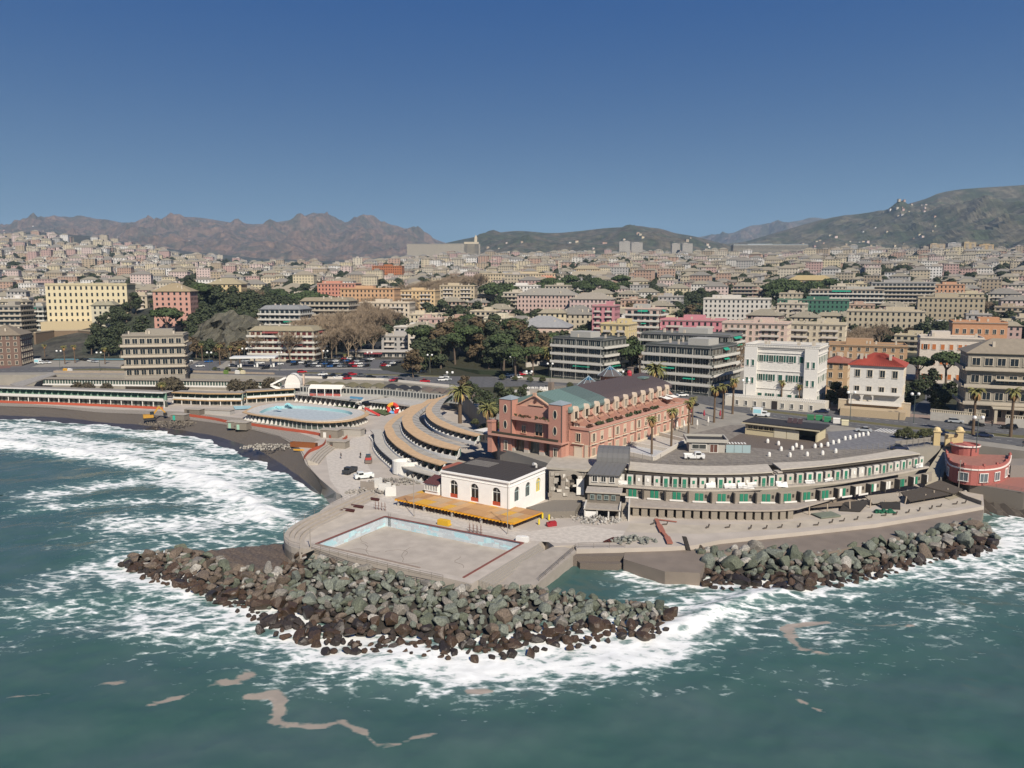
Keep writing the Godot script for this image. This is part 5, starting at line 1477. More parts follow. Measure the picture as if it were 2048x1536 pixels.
		var xx: float = seg_[0] + 0.6
		while xx < seg_[1] - 0.2:
			sm.bar(V(xx, 12.95, -7.0), V(xx, 14.95, -14.7), 0.06, 0.06); sm.bar(V(xx, 12.25, -5.3), V(xx, 12.95, -7.0), 0.06, 0.06)
			xx += 1.0
		part(ro, "seam", sm, seg_[2])
	# arched dormers, their balconies and the swept dividing walls
	for i in 11:
		var x := 1.6 + i * 5.0
		var dm := M.new()
		wall_open(dm, V(x - 1.1, 0, -4.5), V(1, 0, 0), V(0, 0, 1), 2.2, 8.6, 11.2, [[1.1, 0.72, 8.7, 11.0, false]], 0.3)
		for k in 7:
			var a0 := PI * k / 7; var a1 := PI * (k + 1) / 7
			var p := V(x + cos(a0) * 1.1, 11.2 + sin(a0) * 1.1, -4.5); var q := V(x + cos(a1) * 1.1, 11.2 + sin(a1) * 1.1, -4.5)
			dm.tri(V(x, 11.2, -4.5), p, q)
			dm.quad(p, p + V(0, 0, -2.5), q + V(0, 0, -2.5), q)
		dm.quad(V(x + 1.1, 8.6, -4.5), V(x + 1.1, 8.6, -6), V(x + 1.1, 11.2, -6), V(x + 1.1, 11.2, -4.5)); dm.quad(V(x - 1.1, 8.6, -6), V(x - 1.1, 8.6, -4.5), V(x - 1.1, 11.2, -4.5), V(x - 1.1, 11.2, -6))
		var dn := part(t, "dormer", dm, mt("cdbba6", 0.85, "plaster", 2.0))
		dm = M.new()
		dm.box(V(x, 10.0, -4.75), V(1.4, 2.5, 0.06))
		part(dn, "pane", dm, glass("8b8478", 0.3) if i > 2 else glass("2a2724"))
		dm = M.new()
		dm.box(V(x, 8.6, -4.0), V(2.6, 0.22, 1.2)); dm.box(V(x, 9.0, -3.45), V(2.6, 0.6, 0.1))
		part(t, "dormer_balcony", dm, mt("b98e77", 0.85, "plaster", 2.0))
		dm = M.new()
		for k in 4: leaves(dm, V(x - 0.9 + k * 0.6, 9.3, -3.55), V(0.35, 0.3, 0.25), 18, 0.15, lin("553b2f"), r)
		part(t, "balcony_planting", dm, vmat("", 1.0, 0.9))
		var fm := M.new()
		var xf := x + 2.5
		var pts := [Vector2(-5.4, 10.4), Vector2(-4.2, 9.3), Vector2(-2.8, 8.3), Vector2(-1.2, 7.7), Vector2(-0.3, 7.5)]
		for k in 4:
			var a: Vector2 = pts[k]; var b: Vector2 = pts[k + 1]
			fm.quad(V(xf - 0.12, 7.0, a.x), V(xf - 0.12, 7.0, b.x), V(xf - 0.12, b.y, b.x), V(xf - 0.12, a.y, a.x))
			fm.quad(V(xf + 0.12, 7.0, b.x), V(xf + 0.12, 7.0, a.x), V(xf + 0.12, a.y, a.x), V(xf + 0.12, b.y, b.x))
			fm.quad(V(xf - 0.12, a.y, a.x), V(xf - 0.12, b.y, b.x), V(xf + 0.12, b.y, b.x), V(xf + 0.12, a.y, a.x))
		part(t, "swept_divider", fm, mt("be9180", 0.88, "plaster", 4.0))
		fm = M.new()
		fm.box(V(x, 8.1, -4.6), V(1.8, 2.1, 0.1))
		part(t, "terrace_door", fm, mt("bcb09f", 0.6))
		if i < 8:
			fm = M.new()
			for k in 6: leaves(fm, V(x - 1.6 + r.randf() * 3.4, 7.6 + r.randf() * 0.3, -0.9 - r.randf() * 0.6), V(0.55, 0.5, 0.45), 30, 0.2, lin("3a4228" if i % 3 else "52392c"), r)
			part(t, "terrace_planting", fm, vmat("", 1.0, 0.9))
	for i in 2:
		m = M.new()
		m.quad(V(45 + i * 4.2, 9.0, -1.4), V(48.6 + i * 4.2, 8.8, -1.2), V(48.8 + i * 4.2, 9.4, -4.0), V(45.2 + i * 4.2, 9.6, -4.2))
		part(t, "awning", m, mt("dbd8d0", 0.8))
	# two octagonal lanterns with glazed tops, chimneys and the red tank
	for k in [[30.0, -18.5, 13.2, 2.6, 2.2], [45.5, -20.5, 14.6, 2.9, 3.2]]:
		var lm := M.new()
		lm.lathe([[k[3], k[2] - k[4] - 1.5], [k[3], k[2]]], 8, V(k[0], 0, k[1]))
		var ln := part(t, "lantern", lm, mt("c08468", 0.88, "plaster", 3.0))
		lm = M.new()
		lm.lathe([[k[3] + 0.9, k[2] - 0.2], [k[3] + 0.95, k[2]], [k[3] * 0.45, k[2] + 1.7]], 8, V(k[0], 0, k[1]))
		part(ln, "lantern_roof", lm, mt("5f5a58", 0.5, "plaster", 2.0))
		lm = M.new()
		lm.lathe([[k[3] * 0.45, k[2] + 1.7], [0.0, k[2] + 2.75]], 8, V(k[0], 0, k[1]))
		part(ln, "glazed_top", lm, glass("24506a", 0.15))
		lm = M.new()
		for i in 8:
			var a := TAU * i / 8
			lm.bar(V(k[0] + cos(a) * (k[3] + 0.9), k[2] + 0.05, k[1] + sin(a) * (k[3] + 0.9)), V(k[0], k[2] + 2.8, k[1]), 0.09, 0.09)
		part(ln, "lantern_rib", lm, mt("9fb0b8", 0.5))
	m = M.new()
	m.cyl(V(46.5, 14, -14.5), V(46.5, 15.6, -14.5), 0.7, 0.7, 10); m.lathe([[0.8, 15.6], [0.5, 16.2], [0.0, 16.4]], 10, V(46.5, 0, -14.5))
	part(t, "red_tank", m, mt("a32a35", 0.5))
	m = M.new()
	m.box(V(51.0, 15.2, -16.5), V(1.5, 2.6, 1.2)); m.box(V(51.0, 16.6, -16.5), V(1.8, 0.25, 1.5)); m.box(V(12.0, 14.9, -19.0), V(1.3, 2.2, 1.1))
	part(t, "chimney", m, mt("7b6d62", 0.9, "plaster", 2.0))
	m = M.new()
	m.box(V(48.5, 14.2, -11.0), V(3.6, 0.5, 2.2))
	part(t, "roof_hatch", m, mt("63746f", 0.5))

# ---------------------------------------------------------------- three-level crescent of stone cabins
func build_crescent() -> void:
	var r := RandomNumberGenerator.new()
	r.seed = 31
	var t := thing("stone_crescent", "three-level crescent of half demolished stone beach cabins facing the sea", "beach cabins")
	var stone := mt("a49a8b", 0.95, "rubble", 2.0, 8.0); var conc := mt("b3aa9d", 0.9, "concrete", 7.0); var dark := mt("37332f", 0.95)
	# bottom level
	var f := smooth(L2(3,[23.96,-160.22,33.15,-158.45,43.32,-157.24,53.62,-156.89,59.46,-158.1]), 41)
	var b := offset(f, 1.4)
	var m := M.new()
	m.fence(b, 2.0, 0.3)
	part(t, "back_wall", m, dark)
	for i in 40:
		if i % 2 == 1: continue
		m = M.new()
		var a: Vector3 = f[i].lerp(f[i + 1], -0.2); var c: Vector3 = f[i + 1].lerp(f[i], -0.2); var d: Vector3 = (b[i] - f[i])
		m.obox(a, c - a, V(0, 2.0, 0), d)
		part(t, "pier", m, stone)
	var l2 := smooth(L2(5.3,[25.09,-166.8,40.47,-163.04,51.12,-162.66,58.71,-162.85,74.91,-168.02,99.41,-180.3]), 61)
	m = M.new()
	m.ribbon(lift(offset(f, -0.35), 2.3), seg(l2.slice(0, 38), 41), 0.35)
	part(t, "slab", m, mt("a0968b", 0.92, "concrete", 6.0))
	# middle level
	m = M.new()
	m.fence(l2, 2.2, 0.3)
	var mw := part(t, "middle_wall", m, mt("a89e90", 0.95, "rubble", 1.6, 8.0))
	var d2 := seg(offset(l2, -0.2), 84)
	var yaw_at := func(l: Array, i: int) -> float:
		var e: Vector3 = l[min(i + 1, l.size() - 1)] - l[max(i - 1, 0)]
		return atan2(-e.z, e.x)
	for i in 82:
		var k := i % 5
		if k == 1 or k == 2: 
			var gone := i > 50 and r.randf() < 0.45
			mi(t, "door", bm(V(0.75, 1.75, 0.12), mt("cfcdc6", 0.8) if gone else mt("1f7258", 0.6)), d2[i] + V(0, 0.9, 0), yaw_at.call(d2, i))
		elif k == 3:
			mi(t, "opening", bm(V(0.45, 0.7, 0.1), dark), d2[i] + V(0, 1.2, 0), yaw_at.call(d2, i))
		elif k == 4:
			m = M.new()
			var p: Vector3 = d2[i]; var q: Vector3 = offset(d2, -1.3)[i]
			m.bar(p + V(0, 1.1, 0), q + V(0, 1.1, 0), 0.3, 2.2)
			part(t, "partition", m, mt("57514a", 0.92, "rubble", 2.0))
		elif k == 0 and i < 60:
			m = M.new()
			var o := offset(d2, -1.35)
			m.bar(o[i] + V(0, 0.3, 0), o[i + 3] + V(0, 0.3, 0), 0.14, 0.35)
			part(t, "low_wall", m, mt("cfccc5", 0.85))
	# top level: two runs of white cabins
	var l3a := smooth(L2(7.8,[23.7,-168.24,33.39,-165.68,40.78,-164.64,49.57,-165.05,57.46,-166.52]), 36); var l3b := smooth(L2(7.8,[58.7,-167.59,68.99,-170.2,76.96,-173.12,88.91,-179.02,100.24,-185.85]), 38)
	for run in [l3a, l3b]:
		m = M.new()
		var sl := offset(run, -1.6); var sb := offset(run, 2.2)
		m.ribbon(sl, sb, 0.35)
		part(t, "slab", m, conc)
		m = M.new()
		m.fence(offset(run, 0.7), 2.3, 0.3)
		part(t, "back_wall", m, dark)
		for i in run.size() - 1:
			if i % 2: continue
			var a: Vector3 = run[i].lerp(run[i + 1], -0.28); var c: Vector3 = run[i + 1].lerp(run[i], -0.12)
			m = M.new()
			var nn: Vector3 = (offset(run, 1.0)[i] - run[i])
			m.obox(a, c - a, V(0, 2.15, 0), nn * 0.8)
			var cf := part(t, "cabin_front", m, mt("c9c5bc", 0.9, "plaster", 2.0) if r.randf() < 0.6 else mt("b9b3a8", 0.92, "plaster", 2.0))
			var g := r.randf()
			mi(cf, "door", bm(V(0.75, 1.8, 0.1) if g < 0.45 else V(0.5, 0.7, 0.1), mt("1f7258", 0.6) if g < 0.75 else mt("d8d6d0", 0.8)), (a + c) / 2 + V(0, 0.95 if g < 0.45 else 1.25, 0) - nn * 0.06, yaw_at.call(run, i))
		var rl := offset(run, -1.5)
		railing(t, rl, 1.0, mt("8d8a84", 0.6), 2.4)
		for i in 9 if run == l3a else 3:
			m = M.new()
			var p: Vector3 = rl[r.randi() % rl.size()] + V(0, 0.5, 0)
			var e := V(r.randf_range(1.2, 2.6), r.randf_range(-0.3, 0.3), r.randf_range(-0.4, 0.2)); var h := V(0, r.randf_range(0.5, 1.2), -r.randf_range(0.2, 0.9))
			m.obox(p + V(0, -0.45, -0.6), e, h, V(0.02, 0.02, 0.05))
			part(t, "loose_sheet", m, mt("d3d1cc", 0.8))
	# roofs of the top level
	for k in [[L2(10.35,[23.55,-172.45,32.89,-169.16,41.34,-167.33,50.2,-167.55,58,-169.16]), L2(10.35,[26.12,-179.43,35.36,-176.12,43.09,-174.63,51.18,-174.88,59.13,-176.37])], [L2(10.35,[60.58,-171.5,70.69,-174.88,79.09,-178.4,90.98,-183.66,100.36,-187.82]), L2(10.35,[60.7,-177.63,72.68,-179.94,81.36,-183.66,90.92,-188.67,98.17,-193.35])]]:
		m = M.new()
		var e0 := smooth(k[0], 24); var e1 := smooth(k[1], 24)
		m.ribbon(e0, e1, 0.3)
		part(t, "roof", m, mt("b8b0a3", 0.9, "concrete", 6.0))
		m = M.new()
		m.fence(lift(offset(e0, 0.4), -0.95), 0.65, 0.2)
		part(t, "roof_fascia", m, mt("5d564e", 0.95, "rubble", 2.0))
	# stair between the two runs
	for i in 9:
		m = M.new()
		m.box((V(56.77,9,-171.36) as Vector3).lerp(V(59.98,10.3,-171.7), i / 8.0) + V(0, -1.6 + i * 0.28 - (i * 0.16), 0), V(1.2, 0.4, 2.0), 0.2)
		part(t, "stair_step", m, conc)
	# collapsed roofs, posts and rubble of the right-hand ground level
	var rt := thing("collapsed_cabins", "collapsed brown roofs and leaning posts at the right end of the crescent", "ruin")
	for k in [[L3([62.72,4.6,-164.9,74.63,4.6,-167.27,78.69,3.6,-167.59,63.85,4.3,-162.11]), "8a7d6f"], [L3([72.82,4.4,-165.6,79.01,4.4,-167.18,74.8,3.3,-162.5,70.81,3.3,-163.24]), "3d3833"], [L3([79.03,4.6,-169.71,87.18,4.6,-172.64,87.07,3.6,-169.99,79.47,3.8,-166.9]), "a89f92"], [L3([88.01,5,-171.61,100.25,5.2,-177.9,102.26,4.2,-174.1,88.17,4,-167.78]), "4f473f"], [L3([81.15,4,-166.99,85.56,4,-166.99,84.3,3.2,-164.33,80.86,3.2,-165.09]), "35322e"], [L3([95.37,5.4,-175.34,101.4,5.6,-180.08,104.28,4.6,-175.67,100.45,4.4,-172.94]), "5b5248"]]:
		m = M.new()
		var q: Array = k[0]
		m.quad(q[0], q[3], q[2], q[1]); m.quad(q[0] + V(0, -0.2, 0), q[1] + V(0, -0.2, 0), q[2] + V(0, -0.2, 0), q[3] + V(0, -0.2, 0))
		for i in 4: m.bar(q[i] + V(0, -0.1, 0), q[(i + 1) % 4] + V(0, -0.1, 0), 0.15, 0.2)
		part(rt, "fallen_roof", m, mt(k[1], 0.95, "rubble", 2.0, 6.0))
	for p in L2(3,[63.12,-160.58,67.64,-162.03,73.09,-163.5,78.45,-165.76,82.47,-167.3,93.17,-171.28,96.32,-172.92,100.33,-174.59,87.67,-168.87]):
		m = M.new(); m.cyl(p, p + V(r.randf_range(-0.3, 0.3), r.randf_range(1.4, 2.2), 0), 0.13, 0.13, 6); part(rt, "post", m, mt("a89a88", 0.9))
	m = M.new()
	for i in 380:
		var a := r.randf()
		var p: Vector3 = (V(62.28,3,-163.5) as Vector3).lerp(V(107.88,3,-180.7), a) + V(r.randf_range(-2, 2), 0, r.randf_range(-4.5, 1.0))
		var s := r.randf_range(0.15, 0.6)
		m.col = [lin("a79e92"), lin("857b6f"), lin("c6c1b8"), lin("6a6056")][r.randi() % 4]
		add_stone(m, i, p + V(0, s * 0.2 + 0.6 * maxf(0, -(p.z - lerpf(-170, -188, a)) * 0.1), 0), s * 0.8, r)
	stuff(part(rt, "rubble", m, vmat("rubble", 2.0)))
	m = M.new()
	for i in 14: m.box(V(i * 0.28, 0.3 + 0.25 * sin(i * 1.3), 0.2 * sin(i * 2.1)), V(0.6, 0.5, 0.9), i * 0.5)
	solo("tarpaulin", "crumpled dark green tarpaulin by the collapsed roofs", "tarpaulin", m, mt("14573f", 0.7), "", V(78.03,3,-162.03))
	m = M.new()
	m.box(V(0, 0.25, 0), V(5.0, 0.25, 3.2))
	m.box(V(0.2, 0.38, 0), V(4.6, 0.05, 2.8))
	solo("fallen_slab", "grey-green overturned slab on the promenade below the crescent", "slab", m, mt("6f7668", 0.9, "concrete", 3.0), "", V(66.45,3,-159.86), 0.3)
	# dark stubs along the promenade edge
	for p in L2(3,[28.69,-154.02,31.18,-153.69,39.35,-151.74,43.38,-151.74,47.71,-151.1,50.72,-151.1,53.94,-151.74,58,-152.38,61.82,-153.36,65.54,-155.03,68.23,-156.04,71.57,-157.06,75.12,-158.45,78.72,-159.86,81.4,-160.58,84.79,-162.03,88.02,-163.5,91.41,-165,93.99,-166.53,98.61,-168.48,101.06,-169.27]):
		m = M.new(); m.bar(V(-0.5, 0.12, 0.2), V(0.4, 0.2, -0.2), 0.22, 0.24); m.bar(V(0.3, 0.1, -0.2), V(0.5, 0.75, -0.2), 0.22, 0.2)
		solo("post_stub", "broken dark post stub in the row along the promenade", "stub", m, mt("4d463f", 0.9), "row of post stubs along the promenade", p, r.randf_range(-0.4, 0.4))
	build_beach_house()
func build_beach_house() -> void:
	# small house with open front, left of the crescent
	var o: Vector3 = V(15.04,3,-157.76)
	var e: Vector3 = V(22.38,3,-156.38)
	var w := o.distance_to(e)
	var t := thing("beach_house", "small white two-level beach house with open ground floor, left of crescent", "house", o, atan2(-(e.z - o.z), e.x - o.x))
	var white := mt("c9c5bd", 0.88, "plaster", 3.0)
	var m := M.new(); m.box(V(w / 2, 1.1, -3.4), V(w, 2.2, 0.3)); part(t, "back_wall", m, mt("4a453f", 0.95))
	for x in [0.15, w * 0.36, w * 0.68, w - 0.15]:
		m = M.new(); m.box(V(x, 1.05, -0.2), V(0.28, 2.1, 0.35)); part(t, "pillar", m, white)
	m = M.new(); m.box(V(w * 0.18, 0.85, -0.25), V(w * 0.3, 1.7, 0.15)); part(t, "white_panel", m, mt("d6d4cf", 0.85))
	m = M.new(); m.box(V(w / 2, 2.25, -2.4), V(w + 0.3, 0.3, 5.2)); part(t, "floor_slab", m, mt("9b9388", 0.9, "concrete", 4.0))
	m = M.new(); m.box(V(0.1, 2.6, -2.0), V(0.25, 0.6, 4.6)); m.box(V(w - 0.1, 2.6, -2.0), V(0.25, 0.6, 4.6)); part(t, "side_wall", m, white)
	m = M.new(); m.box(V(w / 2, 3.5, -4.4), V(w * 0.92, 2.3, 0.3)); part(t, "upper_wall", m, mt("837b70", 0.95, "rubble", 2.0))
	for i in 4: mi(t, "window", win(0.6, 0.8, "7d8a86", "1d2326"), V(w * (0.18 + i * 0.2), 3.3, -4.22))
	m = M.new(); m.box(V(w / 2, 4.75, -6.0), V(w + 0.2, 0.3, 4.4)); part(t, "roof", m, mt("aaa297", 0.9, "concrete", 4.0))
	for i in 8:
		m = M.new(); m.box(V(w + 0.9, 0.15 + i * 0.3, -0.8 - i * 0.55), V(1.4, 0.3 + i * 0.02, 0.6)); part(t, "stair_step", m, mt("a1998d", 0.9, "concrete", 4.0))
	m = M.new(); m.box(V(w + 1.75, 1.7, -2.8), V(0.22, 3.4, 5.2)); part(t, "stair_wall", m, white)
	# hut with the curved grey metal roof
	o = V(16.99,7.8,-167.59); e = V(22.78,7.8,-166.31)
	w = o.distance_to(e) + 0.4
	t = thing("metal_roof_hut", "hut with stepped grey standing-seam metal roof above the crescent", "hut", o, atan2(-(e.z - o.z), e.x - o.x))
	m = M.new(); m.box(V(w / 2, 1.2, -3), V(w, 2.6, 6)); part(t, "wall", m, mt("b5aea3", 0.9, "plaster", 2.0))
	for i in 3: mi(t, "window", win(1.0, 1.3, "c9c6bf", "1c2022"), V(w * (0.2 + 0.3 * i), 0.8, 0.0))
	var met := mt("6b6a68", 0.45, "plaster", 2.0)
	m = M.new()
	m.quad(V(-0.4, 2.5, 0.6), V(w + 0.5, 2.5, 0.6), V(w + 1.6, 4.0, -5.2), V(0.8, 4.0, -5.2)); m.box(V(w / 2, 2.45, 0.6), V(w + 0.9, 0.12, 0.1))
	m.quad(V(w + 0.5, 2.5, 0.6), V(w + 0.5, 1.0, -5.2), V(w + 1.6, 4.0, -5.2), V(w + 0.5, 2.6, 0.5))
	var lr := part(t, "lower_roof", m, met)
	m = M.new()
	for i in 7: m.bar(V(-0.2 + i * (w + 0.6) / 6.0, 2.56, 0.6), V(1.0 + i * (w + 0.4) / 6.0, 4.06, -5.2), 0.06, 0.07)
	part(lr, "seam", m, met)
	m = M.new()
	var pr := [Vector2(-5.3, 4.0), Vector2(-5.5, 5.0), Vector2(-6.4, 5.9), Vector2(-8.0, 6.6), Vector2(-10.0, 6.9)]
	for i in 4: m.quad(V(1.0, pr[i].y, pr[i].x), V(w + 1.9, pr[i].y, pr[i].x), V(w + 1.9, pr[i + 1].y, pr[i + 1].x), V(1.0, pr[i + 1].y, pr[i + 1].x))
	for xe in [1.0, w + 1.9]:
		for i in 4: m.quad(V(xe, 1.5, pr[i].x), V(xe, 1.5, pr[i + 1].x), V(xe, pr[i + 1].y, pr[i + 1].x), V(xe, pr[i].y, pr[i].x))
	var ur := part(t, "upper_roof", m, met)
	m = M.new()
	for i in 7:
		for k in 4: m.bar(V(1.1 + i * (w + 0.7) / 6.0, pr[k].y + 0.04, pr[k].x + 0.03), V(1.1 + i * (w + 0.7) / 6.0, pr[k + 1].y + 0.04, pr[k + 1].x + 0.03), 0.06, 0.07)
	part(ur, "seam", m, met)
# ---------------------------------------------------------------- lot above the crescent
func build_lot() -> void:
	var r := RandomNumberGenerator.new()
	r.seed = 41
	var m: M
	# garage building
	var o: Vector3 = V(65.14,10,-214.15); var e: Vector3 = V(80.74,10,-202.49)
	var w := o.distance_to(e)
	var t := thing("garage", "long low cream garage building with dark flat roof", "garage", o, atan2(-(e.z - o.z), e.x - o.x))
	var cream := mt("c3b796", 0.88, "plaster", 3.0)
	m = M.new(); m.obox(V(0, 0, -8), V(w * 0.7, 0, 0), V(0, 3.2, 0), V(0, 0, 8)); m.obox(V(w * 0.7, 0, -8), V(w * 0.3, 0, 0), V(0, 3.2, 0), V(0, 0, 0.4)); m.obox(V(w - 0.4, 0, -8), V(0.4, 0, 0), V(0, 3.2, 0), V(0, 0, 8)); part(t, "wall", m, cream)
	m = M.new(); m.obox(V(-0.6, 3.2, -8.6), V(w + 1.4, 0, 0), V(0, 0.45, 0), V(0, 0, 9.2)); part(t, "roof", m, mt("2f2e31", 0.85, "asphalt", 4.0))
	m = M.new(); m.box(V(w / 2, 3.2, 0.75), V(w + 1.6, 0.3, 0.3)); part(t, "fascia", m, mt("b5ab90", 0.85))
	for i in 5: mi(t, "window", win(1.1, 0.9, "a89d80", "1b1e1f"), V(1.4 + i * 1.5, 1.7, 0.0))
	for i in 2: mi(t, "garage_door", bm(V(3.2, 2.5, 0.12), mt("cbc2aa", 0.8, "plaster", 2.0)), V(w * 0.5 + i * 3.4, 1.25, 0.06))
	for i in 3:
		m = M.new(); m.quad(V(w * 0.52 + i * 1.4, 3.75, -4.2), V(w * 0.52 + i * 1.4 + 1.2, 3.75, -4.2), V(w * 0.52 + i * 1.4 + 1.2, 5.0, -5.2), V(w * 0.52 + i * 1.4, 5.0, -5.2)); m.bar(V(w * 0.52 + i * 1.4 + 0.6, 3.65, -5.1), V(w * 0.52 + i * 1.4 + 0.6, 4.9, -5.1), 0.1, 0.1)
		part(t, "solar_panel", m, glass("4a3b38", 0.3))
	# kiosk with sunken flat roof
	o = V(44.23,10,-190.83); e = V(54.4,10,-189.68)
	w = o.distance_to(e)
	t = thing("kiosk", "low grey kiosk with sunken flat roof and striped canopy", "kiosk", o, atan2(-(e.z - o.z), e.x - o.x))
	m = M.new(); m.obox(V(0, 0, -6), V(w * 0.85, 0, 0), V(0, 2.6, 0), V(0, 0, 6)); part(t, "wall", m, mt("a9a49b", 0.9, "plaster", 3.0))
	m = M.new()
	for k in [[-0.8, 0.3, w, 0.35], [-0.8, -6.6, w, 0.35]]: m.obox(V(k[0], 2.6, k[1]), V(k[2], 0, 0), V(0, 0.8, 0), V(0, 0, k[3]))
	for x in [-0.8, w - 1.15]: m.obox(V(x, 2.6, -6.25), V(0.35, 0, 0), V(0, 0.8, 0), V(0, 0, 6.55))
	part(t, "roof_rim", m, mt("a9a59c", 0.88, "plaster", 3.0))
	m = M.new(); m.obox(V(-0.5, 2.6, -6.2), V(w - 0.7, 0, 0), V(0, 0.25, 0), V(0, 0, 6.5)); part(t, "roof", m, mt("3a3836", 0.9, "asphalt", 4.0))
	mi(t, "counter", win(3.4, 1.1, "c9c6bf", "3a3d3c"), V(2.4, 0.9, 0.0)); mi(t, "door", win(1.8, 2.0, "c9c6bf", "5c4038"), V(6.0, 0.1, 0.0))
	m = M.new()
	for i in 7: m.box(V(w * 0.9 + i * 0.75, 2.3, -1.2), V(0.4, 0.06, 2.0))
	part(t, "canopy_slat", m, mt("d0cec8", 0.7))
	for i in 3: mi(t, "glass_panel", bm(V(1.9, 2.0, 0.08), glass("8fa3a6", 0.2)), V(w * 0.9 + 0.8 + i * 2.0, 1.0, -0.3))
	# low white planter walls by the pink building
	t = thing("planter_terrace", "low white planter walls round two pale painted terraces", "planter")
	for k in [L2(10.04,[26.31,-189.5,33.76,-181.28,46.2,-202.9]), L2(10.04,[30.56,-199.73,39.06,-191.23]), L2(10.04,[39.9,-214,46.2,-202.9])]:
		for i in k.size() - 1:
			m = M.new(); m.bar(k[i] + V(0, 0.45, 0), k[i + 1] + V(0, 0.45, 0), 0.6, 0.9); part(t, "planter_wall", m, mt("cbc4b8", 0.88, "plaster", 3.0))
	m = sheet(L2(10,[26.91,-190.25,33.86,-182.51,38.86,-190.83,31.02,-199.29]), 10.05); part(t, "painted_floor", m, mt("b3b4b4", 0.85, "concrete", 4.0))
	m = sheet(L2(10,[32.5,-201.8,39.34,-192,45.7,-203.1,40,-212.7]), 10.05); part(t, "painted_floor", m, mt("b3ada3", 0.85, "concrete", 4.0))
	# white bollard drums
	var n := 0
	for p in L2(10,[62.59,-185.75,67.48,-185.31,72,-186.19,76.29,-187.53,80.44,-189.8,67.73,-192.28,70.85,-192.92,73.46,-193.87,77.54,-195.64,79.4,-196.46,81.65,-197.78,84.1,-200.3,86.1,-201.7,89.5,-205.7,91.2,-206.6,93.4,-208.4,95.3,-210.3,96.8,-211.2,98.6,-212.2,67.5,-202,69.37,-199.12,73.1,-196.62]):
		m = M.new(); m.lathe([[0.38, 0], [0.42, 0.5], [0.3, 1.0], [0.18, 1.1], [0.0, 1.12]], 9)
		solo("drum", "white round marker drum standing on the fenced lot", "drum", m, mt("d6d4ce", 0.7), "white marker drums on the lot", p)
		n += 1
	# wire fence along the lot's edge
	t = thing("lot_fence", "grey wire fence on posts along the edge above the crescent", "fence")
	var fl := smooth(L2(10.1,[26.82,-181.03,43.65,-176.93,59.23,-178.44,73.53,-182.08,92.28,-191.54,97.2,-193.91,110.59,-199.44]), 44)
	m = M.new()
	for i in 43:
		for y in [0.1, 0.6, 1.1, 1.6, 1.95]: m.bar(fl[i] + V(0, y, 0), fl[i + 1] + V(0, y, 0), 0.02, 0.02)
	stuff(part(t, "wire", m, mt("8c8880", 0.6)))
	for i in 44:
		m = M.new(); m.cyl(fl[i], fl[i] + V(0, 2.05, 0), 0.05, 0.05, 5); part(t, "post", m, mt("7a756d", 0.7))
	m = M.new(); m.fence(lift(seg(L2(10,[97.43,-194.37,103.76,-196.8,111.2,-200.6]), 6), 0.9), 1.2, 0.06)
	solo("screen_fence", "solid grey screen fence running up to the domed gate pillar", "fence", m, mt("87827a", 0.8, "plaster", 2.0))
	# gate pillars and ramp
	for k in [[V(110.51,10,-199.29), "left cream gate pillar with domed cap at the ramp head", 1.5, 3.6, 1.0], [V(115.31,10,-197.41), "right cream gate pillar with domed cap and thick wall", 1.6, 4.0, 1.1]]:
		t = thing("gate_pillar", k[1], "gate pillar", k[0], -0.3)
		m = M.new(); m.box(V(0, k[3] / 2, 0), V(k[2], k[3], k[2])); part(t, "shaft", m, mt("c4b083", 0.88, "plaster", 3.0))
		m = M.new(); m.box(V(0, k[3] + 0.1, 0), V(k[2] + 0.5, 0.3, k[2] + 0.5)); m.lathe([[0.95, k[3] + 0.25], [0.85, k[3] + 0.7], [0.5, k[3] + 1.1], [0.0, k[3] + 1.25]], 12); part(t, "dome", m, mt("cdb98c", 0.88, "plaster", 3.0))
		if k[4] > 1.05:
			m = M.new(); m.box(V(-2.0, 1.6, 0.4), V(2.6, 3.2, 1.2)); part(t, "wing_wall", m, mt("c4b083", 0.88, "plaster", 3.0))
	m = M.new()
	m.ribbon(L3([112.87,9.9,-199.76,107.02,8.2,-192.58,101.08,6,-185.81,98.33,3.6,-180.74,99.41,3.05,-171.92]), L3([114.94,9.9,-197.88,111.18,8.2,-192.58,105.47,6,-185.81,102.23,3.8,-181.36,104.16,3.05,-175.26]), 3.0)
	ground("ramp", m, mt("99917f", 0.9, "concrete", 6.0))
	m = M.new(); m.fence(L3([105.41,5.6,-187.42,102.26,3.9,-180.99,103.39,3,-172.92,104.27,3,-168.08]), 0.9, 0.25)
	solo("ramp_wall", "low curved wall along the foot of the ramp", "wall", m, mt("978e80", 0.9, "rubble", 3.0))
	# red restaurant
	t = thing("restaurant", "red round-fronted restaurant with white trim and roof terrace", "restaurant")
	var red := mt("a35f57", 0.85, "plaster", 4.0); var rim: Array = smooth(L2(5,[110.94,-195.14,106.98,-187.3,104.94,-181.46,106.29,-178.21,109.85,-177.3,115.12,-179.58,120.32,-184.82,125.63,-192.46]), 33)
	var cc: Vector3 = V(116.12,5,-189.85)
	m = M.new()
	for i in 32: m.bar(rim[i] + V(0, 1.9, 0), rim[i + 1] + V(0, 1.9, 0), 0.3, 3.8)
	part(t, "wall", m, red)
	var top := []
	for p in rim: top.append(V(p.x, 8.8, p.z))
	m = M.new(); m.cap_poly(flat(top), 8.8, true); part(t, "roof_terrace", m, mt("9a6a5c", 0.9, "concrete", 5.0))
	m = M.new(); m.fence(lift(rim, 3.6), 0.3, 0.7); part(t, "white_cornice", m, mt("d8d0c8", 0.85))
	m = M.new(); m.fence(lift(rim, 3.9), 0.8, 0.25); part(t, "parapet", m, red)
